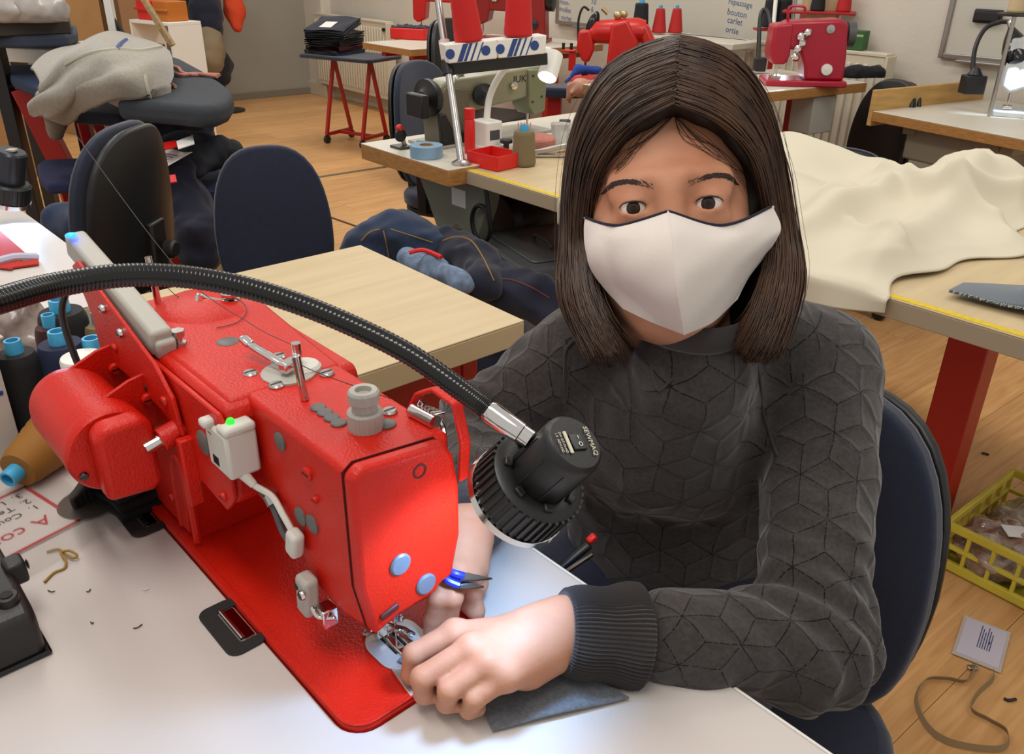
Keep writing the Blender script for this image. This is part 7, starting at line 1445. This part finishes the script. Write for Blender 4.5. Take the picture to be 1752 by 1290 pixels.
for k, (x_, y_, lb, c1, c2) in enumerate(((0.10, 0.10, 'clear bag of reddish trims in the near left of the crate', '#6b3d2c', '#a89a8a'), (0.12, 0.26, 'clear bag of pale trims at the back left of the crate', '#8d8372', '#b5ac9c'), (0.30, 0.12, 'clear bag of dark trims in the middle of the crate', '#4a4640', '#9a938a'), (0.34, 0.27, 'clear bag of brown trims at the back of the crate', '#75563f', '#a79886'), (0.50, 0.16, 'clear bag of grey trims at the right of the crate', '#6d6a66', '#b3aea6'))):
    w_ = krM @ Vector((x_, y_, 0.055)); bgk = cloth('trim_bag', lb, 'bag', [('e', w_, (0.108, 0.095, 0.060))], mat('bag_film_%d' % k, c2, 0.15, var=0.6, vscale=26, col2=c1, coat=0.6), *around([w_], 0.13), res=0.008, amp=0.016, fr=42, amp2=0.008, group='bags in the yellow crate', flat=0.012, seed=k*0.7)
    obj('paper_tag', MB().bx(-0.03, 0.025, -0.02, 0.02, 0.106, 0.108), PAPER, bgk).rotation_euler = (0.1, 0.1, 0.5*k)
b4 = [PZ(x, y, 0.003) for x, y in ((1648, 1052), (1728, 1078), (1712, 1152), (1628, 1118))]; o0 = b4[3]
bdg = thing('name_badge', 'clear badge holder with printed card and beige lanyard on the floor', 'badge', o0); bm_ = axes((0, 0, 0), b4[2]-b4[3], b4[0]-b4[3]); bwid, bhei = (b4[2]-b4[3]).length, (b4[0]-b4[3]).length
def qd(name, x0, x1, y0, y1, z0, z1, m): return obj(name, MB().box(bm_ @ Vector(((x0+x1)/2, (y0+y1)/2, (z0+z1)/2)), (x1-x0, y1-y0, z1-z0), bm_.to_3x3()), m, bdg)
qd('holder', 0, bwid, 0, bhei, 0, 0.0012, mat('badge_film', '#b8aca4', 0.15, coat=0.5)); qd('card', 0.006, bwid-0.006, 0.010, bhei-0.006, 0.0012, 0.0020, mat('card_lilac', '#bdb6c2', 0.6))
INKB = mat('blue_grey_ink', '#3a3f66', 0.7)
for k in range(6): qd('text_line', bwid*(0.42+0.05*k), bwid*(0.44+0.05*k), bhei*0.35, bhei*(0.90-0.07*(k % 3)), 0.0020, 0.0023, INKB)
qd('blue_mark', bwid*0.62, bwid*0.66, bhei*0.52, bhei*0.58, 0.0023, 0.0026, STRIPE)
lan = bez([PZ(x, y, 0.005) for x, y in ((1668, 1138), (1652, 1166), (1618, 1162), (1582, 1165), (1566, 1200), (1585, 1245), (1625, 1272), (1690, 1284), (1722, 1278), (1722, 1252), (1690, 1232), (1662, 1215), (1672, 1190), (1698, 1165), (1700, 1150))], 90)
obj('lanyard', MB().sheet(lambda u, v: (lambda i: lan[i]-o0+Vector((0, 0, 0.012*(v-0.5)+0.004)) + (Vector((-(lan[min(i+1, len(lan)-1)]-lan[max(i-1, 0)]).y, (lan[min(i+1, len(lan)-1)]-lan[max(i-1, 0)]).x, 0)).normalized()*0.004*(v-0.5)))(min(len(lan)-1, int(round(u*(len(lan)-1))))), len(lan)-1, 2, 0.0015), mat('beige_webbing', '#8a7350', 0.9), bdg); obj('clip', MB().box(PZ(1664, 1142, 0.006)-o0, (0.02, 0.012, 0.006)), STEEL, bdg, bevel=0.002)
for k, (pts, lb) in enumerate((([(1560, 540, 0), (1572, 545, 0.002), (1590, 552, 0.004), (1606, 562, 0)], 'dark curled trimming on the floor left of the red leg'), ([(1565, 552, 0), (1580, 552, 0.002), (1600, 558, 0)], 'grey trimming beside the dark curled one'), ([(1680, 775, 0), (1686, 776, 0), (1692, 778, 0)], 'small dark scrap behind the yellow crate'), ([(1718, 1195, 0), (1726, 1198, 0.001), (1738, 1196, 0)], 'dark thread curl on the floor by the lanyard'))):
    squiggle('floor_scrap', lb, 'scrap', pts, 0.005 if k < 2 else 0.003, BLKINK if k != 1 else DGREY, 0.0, 'scraps on the floor', 12)
# ================================================================== ironing corner at the far left
def px_prism(name, pxs, ztop, th, m, parent, bevel=0.01, seg=3, o0=None):
    pts = [PZ(x, y, ztop) for x, y in pxs]; o0 = Vector(parent.location) if parent else Vector((0, 0, 0))
    return obj(name, MB().prism([(p.x-o0.x, p.y-o0.y) for p in pts], ztop-th-o0.z, ztop-o0.z), m, parent, bevel=bevel, seg=seg)
def tubes(name, parent, segs, r, m):
    o0 = Vector(parent.location)
    for a, b in segs: obj(name, MB().bar(Vector(a)-o0, Vector(b)-o0, r*2, r*2), m, parent, bevel=0.003)
IRN = mat('charcoal_board_cover', '#33373d', 0.85, bump=0.2, bscale=300); IRNB = mat('blue_board_cover', '#2b3a55', 0.9, bump=0.3, bscale=300)
# big ironing board with rounded nose
zb_ = 0.84; c0 = PZ(300, 150, zb_); ib = thing('ironing_board', 'charcoal padded ironing board with rounded nose, pink cords on it', 'ironing board', (c0.x, c0.y, 0))
px_prism('pad', [(190, 105), (285, 92), (312, 100), (350, 120), (378, 138), (394, 150), (398, 160), (390, 172), (370, 180), (340, 182), (300, 178), (200, 170)], zb_, 0.075, IRN, ib, bevel=0.025, seg=4)
f0 = PZ(240, 160, zb_-0.08); f1 = PZ(330, 165, zb_-0.08)
tubes('leg', ib, [((f0.x, f0.y, zb_-0.09), (f0.x+0.05, f0.y+0.3, 0)), ((f1.x, f1.y, zb_-0.09), (f1.x-0.1, f1.y+0.35, 0)), ((f0.x, f0.y+0.1, zb_-0.09), (f0.x-0.15, f0.y+0.1, 0)), ((f1.x, f1.y+0.1, zb_-0.09), (f1.x+0.05, f1.y+0.1, 0))], 0.018, BLACK)
pk_ = mat('pink_cord', '#b87a6c', 0.8)
for k, pts in enumerate(([(292, 112, 0), (305, 116, 0.002), (312, 124, 0.004), (330, 128, 0), (352, 127, 0), (376, 128, 0)], [(290, 122, 0), (310, 128, 0.003), (335, 126, 0.003), (372, 131, 0)], [(288, 140, 0), (295, 145, 0), (300, 148, 0)])):
    squiggle('cord', ['pink cord looped on the charcoal ironing board', 'pink cord lying along the charcoal ironing board', 'short pink cord end beside the grey sweatshirt'][k], 'cord', pts, 0.007, pk_, zb_, 'pink cords', 20)
# blue ironing table with red frame at the far left
zt2 = 0.80; c0 = PZ(60, 130, zt2); it = thing('ironing_table', 'blue padded ironing table on thick red legs at the far left', 'ironing board', (c0.x, c0.y, 0))
px_prism('pad', [(2, 112), (100, 108), (150, 118), (160, 150), (60, 148), (20, 132)], zt2, 0.05, IRNB, it, bevel=0.015)
px_prism('lower_pad', [(118, 176), (200, 166), (262, 175), (262, 188), (205, 196), (122, 190)], zt2-0.06, 0.05, NAVYC, it, bevel=0.015)
a_ = PZ(40, 150, zt2-0.06); tubes('leg', it, [((a_.x, a_.y, zt2-0.06), (a_.x+0.18, a_.y+0.05, 0.0))], 0.045, RED2)
b_ = PZ(135, 190, zt2-0.11); c_2 = PZ(175, 190, zt2-0.11); d_2 = PZ(200, 190, zt2-0.11)
tubes('leg', it, [((b_.x, b_.y, b_.z), (b_.x+0.03, b_.y+0.02, 0)), ((c_2.x-0.05, c_2.y, c_2.z), (c_2.x+0.12, c_2.y+0.1, 0.0)), ((d_2.x, d_2.y+0.2, d_2.z), (d_2.x, d_2.y+0.2, 0))], 0.020, RED2)
# sleeve board pad above
zs_ = 0.97; c0 = PZ(60, 55, zs_); sb2 = thing('sleeve_board', 'narrow slate padded sleeve board above the white iron rest', 'ironing board', (c0.x, c0.y, 0))
px_prism('pad', [(-40, 42), (60, 38), (115, 38), (130, 42), (131, 54), (115, 60), (40, 62), (-40, 60)], zs_, 0.05, mat('slate_pad', '#3a4150', 0.9), sb2, bevel=0.015); p_ = PZ(20, 52, zs_-0.05); tubes('support', sb2, [((p_.x, p_.y, 0), (p_.x, p_.y, zs_-0.05))], 0.03, BLACK)
# white iron rest
c0 = PZ(55, 108, zt2+0.001); ir = thing('iron_rest', 'white plastic iron rest with tray on the blue ironing table', 'iron rest', (c0.x, c0.y, zt2+0.001), math.radians(-14))
obj('base', MB().prism(rrect(0.36, 0.16, 0.012, 3, 0.0, 0.08), 0, 0.065), WHITEP, ir, bevel=0.006); obj('tray', MB().bx(-0.15, 0.0, 0.03, 0.13, 0.066, 0.11), WHITEP, ir, bevel=0.004); obj('rail', MB().bar((0.02, 0.06, 0.075), (0.22, 0.14, 0.085), 0.05, 0.02), WHITEP, ir, bevel=0.004)
for x_ in (0.06, 0.12): obj('screw', MB().cyl((x_, 0.0, 0.03), (x_, -0.002, 0.03), 0.005, n=10), DSTEEL, ir)
# grey sweatshirts heaped on the boards
GSW = mat('heather_grey_fleece', '#9c968a', 0.95, bump=0.35, bscale=300, var=0.15, vscale=90, sheen=0.3)
def W(px, py, z): return PZ(px, py, z)
GR = [[(60, 122, .88), (110, 84, .93), (165, 66, .97), (215, 64, .97), (262, 74, .95), (286, 88, .92)],
      [(66, 140, .87), (116, 98, .95), (170, 86, .98), (222, 88, .97), (268, 96, .95), (291, 112, .90)],
      [(60, 160, .83), (110, 128, .90), (165, 120, .93), (218, 122, .93), (258, 124, .92), (290, 140, .87)],
      [(52, 178, .79), (104, 158, .85), (150, 150, .87), (205, 152, .88), (250, 160, .86), (286, 168, .82)],
      [(48, 186, .77), (84, 205, .735), (118, 204, .735), (150, 172, .82), (205, 176, .82), (262, 192, .78)]]
GP = [[PZ(*c) for c in r] for r in GR]
def drape(u, v):
    rows_ = []
    fv = v*4; i = min(3, int(fv)); t = fv-i
    def row(r):
        c = bez(GP[r], 50); f = u*(len(c)-1); j = min(len(c)-2, int(f)); return c[j].lerp(c[j+1], f-j)
    a, b, c, d = row(max(0, i-1)), row(i), row(i+1), row(min(4, i+2)); p = 0.5*((2*b)+(c-a)*t+(2*a-5*b+4*c-d)*t*t+(3*b-a-3*c+d)*t**3)
    f = 0.014*math.sin(11*u+6*v+2*math.sin(5*v+3*u))+0.010*math.sin(23*u-9*v)*v+0.006*math.sin(17*v+31*u*0.5)
    return p+Vector((0, -0.7, 0.7))*f
gs = thing('sweatshirt', 'heather grey sweatshirt draped across the ironing boards', 'clothing', GP[2][2]); gsm = MB().sheet(drape, 70, 50, 0.012); gsm.v = [tuple(Vector(v)-gs.location) for v in gsm.v]; gso = obj('fabric', gsm, GSW, gs, angle=180)
stitch(gso, [(112, 110), (150, 92), (200, 84), (240, 86), (280, 78)], 0.006, mat('cream_binding', '#b9b3a0', 0.9), 'binding'); stitch(gso, [(248, 128), (252, 150), (262, 185)], 0.006, MATS['cream_binding'], 'binding')
S2 = W(275, 165, 0.78); cloth('sweatshirt', 'pale sweatshirt hem hanging below the grey heap', 'clothing', [('c', W(272, 150, 0.84), W(282, 195, 0.68), 0.045, 0.05)], mat('pale_fleece', '#b0aa9a', 0.95, sheen=0.2), *around([W(272, 150, 0.84), W(282, 195, 0.68)], 0.10), res=0.010, amp=0.008, fr=30)
S3 = W(98, 210, 0.68); cloth('sleeve', 'grey sleeve end dangling under the sweatshirt heap', 'clothing', [('c', W(95, 195, 0.74), W(97, 225, 0.66), 0.04, 0.035)], mat('grey_fleece_dark', '#8a847a', 0.95), *around([W(95, 195, 0.74), W(97, 225, 0.66)], 0.08), res=0.010, amp=0.006, fr=30)
stitch(gso, [(216, 68), (206, 76), (201, 84)], 0.008, STRIPE, 'blue_stripe')
# small navy pad on red legs
zn = 0.50; c0 = PZ(110, 295, zn); np2 = thing('pressing_stool', 'small navy padded stool on red legs beside the turned-away chair', 'stool', (c0.x, c0.y, 0)); px_prism('pad', [(62, 280), (75, 272), (170, 268), (220, 272), (215, 305), (160, 310), (80, 314), (66, 302)], zn, 0.045, mat('indigo_cloth', '#23264a', 0.9, bump=0.2, bscale=300), np2, bevel=0.015)
for x, y in ((100, 300), (130, 298), (190, 290)): p_ = PZ(x, y, zn-0.05); tubes('leg', np2, [((p_.x, p_.y, zn-0.046), (p_.x+0.03, p_.y+0.03, 0))], 0.017, RED2)
# cardboard boxes
def carton(label, px, py, z, w, d, h, rz, m=CARD, flaps=False):
    p = PZ(px, py, z); t = thing('cardboard_box', label, 'box', (p.x, p.y, z), rz); obj('body', MB().bx(-w/2, w/2, -d/2, d/2, 0.001, h), m, t, bevel=0.003)
    if flaps:
        for s_ in (-1, 1): obj('flap', MB().bar((s_*w/2, 0, h), (s_*(w/2+0.06), 0, h+0.07), 0.004, d*0.95, (0, 1, 0)), m, t)
    obj('packing_tape', MB().bx(-w/2-0.0005, w/2+0.0005, -0.02, 0.02, h-0.0, h+0.0012), mat('brown_tape', '#8f6a3c', 0.4), t); return t
carton('open cardboard box on the floor at the far left edge', 8, 300, 0.0, 0.40, 0.40, 0.50, math.radians(-30), flaps=True)
carton('tall cardboard box standing behind the ironing boards', 150, 222, 0.0, 0.40, 0.35, 1.14, math.radians(-32))
carton('wide cardboard box behind the thread tree', 235, 200, 0.0, 0.55, 0.35, 1.10, math.radians(-32), mat('cardboard_pink', '#9a7350', 0.85, var=0.1, vscale=6))
carton('pale carton under the ironing board nose', 255, 225, 0.0, 0.55, 0.3, 0.26, math.radians(-25), mat('pale_card', '#b7a386', 0.8))
# dark desk with bags and a blue mat at the top left
zd = 1.02; c0 = PZ(60, 30, zd); dk = thing('packing_desk', 'dark edged packing desk at the top left', 'table', (c0.x, c0.y, 0)); px_prism('desktop', [(-60, 26), (118, 26), (118, 36), (-60, 42)], zd, 0.05, mat('dark_desk', '#3f362c', 0.6), dk, bevel=0.004)
p_ = PZ(-20, 34, zd); p2_ = PZ(105, 30, zd); tubes('leg', dk, [((p_.x, p_.y, 0), (p_.x, p_.y, zd-0.05)), ((p2_.x, p2_.y, 0), (p2_.x, p2_.y, zd-0.05))], 0.03, BLACK)
c0 = PZ(22, 28, zd+0.001); bm2 = thing('cutting_mat', 'bright blue flat pouch on the packing desk', 'pouch', (c0.x, c0.y, zd+0.001), math.radians(-5)); obj('pouch', MB().prism(rrect(0.30, 0.10, 0.02, 3), 0, 0.03), mat('bright_blue', '#1f78b0', 0.5), bm2, bevel=0.008); obj('zip', MB().bx(-0.13, 0.13, -0.051, -0.049, 0.014, 0.018), DGREY, bm2)
for k, (px, lb) in enumerate(((10, 'crumpled pale plastic bag at the top left corner'), (60, 'crumpled white plastic bag next to the top left corner'))):
    w_ = PZ(px, 12, zd+0.06); cloth('plastic_bag', lb, 'bag', [('e', w_, (0.13, 0.10, 0.09))], mat('bag_white', '#b9b2ac', 0.3, coat=0.4, var=0.2, vscale=18), *around([w_], 0.17), res=0.014, amp=0.014, fr=30, amp2=0.008, group='plastic bags on the packing desk', flat=zd+0.002, seed=k*1.3)
# white machine post with thread guides and wooden pattern
p_ = PZ(200, 80, 0.84); p0_ = PD(196, 60, 3.6); ts = thing('thread_tree', 'white thread tree post with black cords above the sweatshirts', 'thread stand', (p0_.x, p0_.y, 0)); zp = p0_.z
obj('post', MB().bar((0, 0, 0), (0.0, 0.0, zp+0.28), 0.035, 0.03), WHITEP, ts, bevel=0.003); obj('cord', MB().tube([(-0.06, 0, zp+0.25), (0.0, 0, zp+0.08), (0.06, 0, zp-0.03)], 0.008, 8), BLACK, ts); obj('cord', MB().tube([(-0.08, 0.02, zp+0.25), (0.02, 0, zp+0.02), (0.05, 0, zp-0.08)], 0.006, 8), BLACK, ts); obj('cross_tube', MB().cyl((0.06, 0, zp-0.03), (0.20, 0, zp-0.05), 0.018, n=12), mat('brown_tube', '#6b4a34', 0.6), ts); obj('wood_bar', MB().bar((0.10, 0.0, zp+0.24), (0.24, 0, zp-0.04), 0.035, 0.02), mat('spotted_wood', '#a98a5e', 0.6, var=0.4, vscale=60), ts, bevel=0.003); obj('blue_bar', MB().bar((0.02, 0, zp+0.26), (0.08, 0, zp+0.16), 0.02, 0.012), STRIPE, ts)
obj('foot_plate', MB().bx(-0.12, 0.22, -0.1, 0.1, 0, 0.02), BLACK, ts)
# coat rack with navy, orange and beige bags
cr0 = PZ(388, 190, 0.0); rk2 = thing('coat_rack', 'black coat rack by the grey wall', 'coat rack', (cr0.x, cr0.y, 0), 0); obj('base', MB().lathe([(0.16, 0), (0.16, 0.012), (0.03, 0.03), (0.02, 0.04)], (0, 0, 0), (0, 0, 1), 28), BLACK, rk2); obj('pole', MB().cyl((0, 0, 0.03), (0, 0, 1.75), 0.018, n=14), BLACK, rk2)
dr_ = depth_of(cr0)*0.97
for k in range(4): obj('hook', MB().tube(bez([(0, 0, 1.55+0.03*k), (0.08*math.cos(k*1.57), 0.08*math.sin(k*1.57), 1.57+0.03*k), (0.11*math.cos(k*1.57), 0.11*math.sin(k*1.57), 1.64+0.03*k)], 8), 0.008, 8), BLACK, rk2)
def hang(label, cat, pxs, r, m, seed, fl=0.35, dd=0.0, name='cloth_bag'):
    pts = [PD(x, y, dr_+dd) for x, y in pxs]; parts = [('c', pts[i], pts[i+1], r[i], r[i+1]) for i in range(len(pts)-1)]
    return cloth(name, label, cat, parts, m, *around(pts, max(r)*1.4+0.03), res=0.016, amp=0.012, fr=20, amp2=0.004, seed=seed, group='bags on the coat rack')
hang('navy bag hanging on the coat rack', 'bag', [(350, -30), (352, 20), (356, 45)], (0.10, 0.14, 0.13), NAVYD, 0.2, dd=-0.1)
hang('bright orange cloth hanging on the coat rack', 'bag', [(395, -20), (402, 20), (405, 45)], (0.07, 0.09, 0.05), mat('orange_cloth', '#c8401a', 0.9), 1.1)
hang('beige canvas bag hanging below the navy bag', 'bag', [(358, 65), (360, 90), (362, 105)], (0.11, 0.12, 0.10), mat('beige_canvas', '#85745a', 0.95, bump=0.3, bscale=300), 2.2, dd=-0.12)
hang('black coat hanging behind the beige bag', 'coat', [(335, -10), (340, 70), (372, 110), (375, 130)], (0.12, 0.14, 0.12, 0.10), BLKD, 3.1, dd=0.0, name='coat')
# red and yellow cartons on a small shelf behind
c0 = PD(278, 12, 5.6); sh3 = thing('wall_shelf', 'small white shelf with trays behind the thread tree', 'shelf', (c0.x, c0.y, c0.z), math.radians(-35)); obj('board', MB().bx(-0.22, 0.22, -0.12, 0.12, -0.10, -0.08), WHITEP, sh3, bevel=0.002); obj('upright', MB().bx(-0.22, -0.20, -0.12, 0.12, -c0.z, -0.10).bx(0.20, 0.22, -0.12, 0.12, -c0.z, -0.10), WHITEP, sh3)
for k, (x_, m_, lb) in enumerate(((-0.10, REDP, 'red plastic bin on the small white shelf'), (0.08, mat('orange_bin', '#b8691c', 0.5), 'orange plastic bin on the small white shelf'))):
    w_ = Matrix.Translation(c0) @ Matrix.Rotation(math.radians(-35), 4, 'Z') @ Vector((x_, 0, -0.079)); t = thing('storage_bin', lb, 'bin', w_, math.radians(-35), 'bins on the white shelf'); obj('tub', MB().prism(rrect(0.16, 0.16, 0.015, 3), 0, 0.12), m_, t, bevel=0.004); obj('lip', MB().bx(-0.085, 0.085, -0.095, -0.08, 0.06, 0.075), m_, t, bevel=0.003)
# jeans heap hanging over a trolley between the two navy chairs
tz_ = 0.62; c0 = PZ(310, 250, tz_); tro = thing('jeans_trolley', 'low trolley carrying the heap of navy jeans between the chairs', 'trolley', (c0.x, c0.y, 0), R2)
obj('deck', MB().bx(-0.30, 0.34, -0.24, 0.26, tz_-0.14, tz_-0.10), mat('navy_deck', '#12173a', 0.8), tro, bevel=0.006)
for x_ in (-0.26, 0.30):
    for y_ in (-0.20, 0.22): obj('leg', MB().bx(x_-0.015, x_+0.015, y_-0.015, y_+0.015, 0, tz_-0.14), CARD if x_ < 0 else RED2, tro)
def heap(label, parts_px, m, seed, r, flat=None, tagc=None, amp=0.012):
    pts = [PZ(x, y, z) for x, y, z in parts_px]; parts = [('c', pts[i], pts[i+1], r, r*0.92) for i in range(len(pts)-1)]
    return cloth('jeans', label, 'jeans', parts, m, *around(pts, r*1.5+0.03), res=0.010, amp=amp*1.3, fr=21, amp2=0.008, group='jeans heaped on the trolley', seed=seed)
heap('navy jeans rolled at the top of the trolley heap', [(250, 225, 0.66), (300, 218, 0.67), (345, 215, 0.66)], NAVYD, 0.4, 0.055)
hp2 = heap('navy jeans with red and white label in the trolley heap', [(285, 255, 0.64), (320, 250, 0.65), (350, 245, 0.64)], NAVYD, 1.2, 0.050)
heap('dark grey jeans leg across the trolley heap', [(330, 275, 0.62), (365, 265, 0.62), (400, 262, 0.60)], mat('grey_denim', '#23262e', 0.92, bump=0.4, bscale=900, var=0.3, vscale=20), 2.1, 0.055)
hp4 = heap('navy jeans hanging down from the trolley with red back label', [(300, 300, 0.58), (320, 350, 0.48), (340, 400, 0.40), (345, 430, 0.34)], NAVYD, 2.7, 0.085)
for (par, pts, z, m_) in ((hp2, ((302, 243), (330, 232), (333, 247), (305, 256)), 0.715, PAPER), (hp2, ((280, 245), (302, 241), (304, 252), (282, 257)), 0.705, REDP), (hp4, ((277, 303), (300, 300), (303, 312), (280, 316)), 0.69, REDP)):
    pp = [PZ(x, y, z) for x, y in pts]; o0 = Vector(par.location); obj('label', MB().add([tuple(p-o0+Vector((0, 0, dz))) for dz in (0, 0.003) for p in pp], [(3, 2, 1, 0), (4, 5, 6, 7), (0, 1, 5, 4), (1, 2, 6, 5), (2, 3, 7, 6), (3, 0, 4, 7)]), m_, par)
w_ = PZ(282, 272, 0.66); pp_ = thing('order_sheet', 'white order sheet lying in the trolley heap of jeans', 'paper', w_, math.radians(-30)); obj('sheet', MB().sheet(lambda u, v: Vector(((u-0.5)*0.11, (v-0.5)*0.15, 0.004*math.sin(5*u+2*v)+0.03*(v-0.5))), 10, 10, 0.001), PAPER, pp_, angle=180)
for k in range(5): obj('print_line', MB().bx(-0.03, 0.035, -0.05+0.018*k, -0.047+0.018*k, 0.004+0.003*k-0.006, 0.0065+0.003*k-0.006), DGREY, pp_)
# jeans at lower left, beyond the left table
heap('blue jeans with red leather patch behind the left white table', [(110, 380, 0.50), (150, 385, 0.50), (175, 400, 0.47)], BLUED, 3.3, 0.07)
heap('navy jeans folded behind the left white table', [(130, 425, 0.42), (175, 430, 0.40)], NAVYD, 3.9, 0.07)
lt0 = PZ(140, 430, 0.38); ls = thing('low_stool', 'low crate of jeans behind the left white table', 'crate', (lt0.x, lt0.y, 0), MROT); obj('body', MB().bx(-0.20, 0.20, -0.18, 0.18, 0.0, 0.36), mat('brown_crate', '#5a4630', 0.8), ls, bevel=0.005); obj('rim', MB().bx(-0.21, 0.21, -0.19, 0.19, 0.34, 0.37), CARD, ls, bevel=0.004)
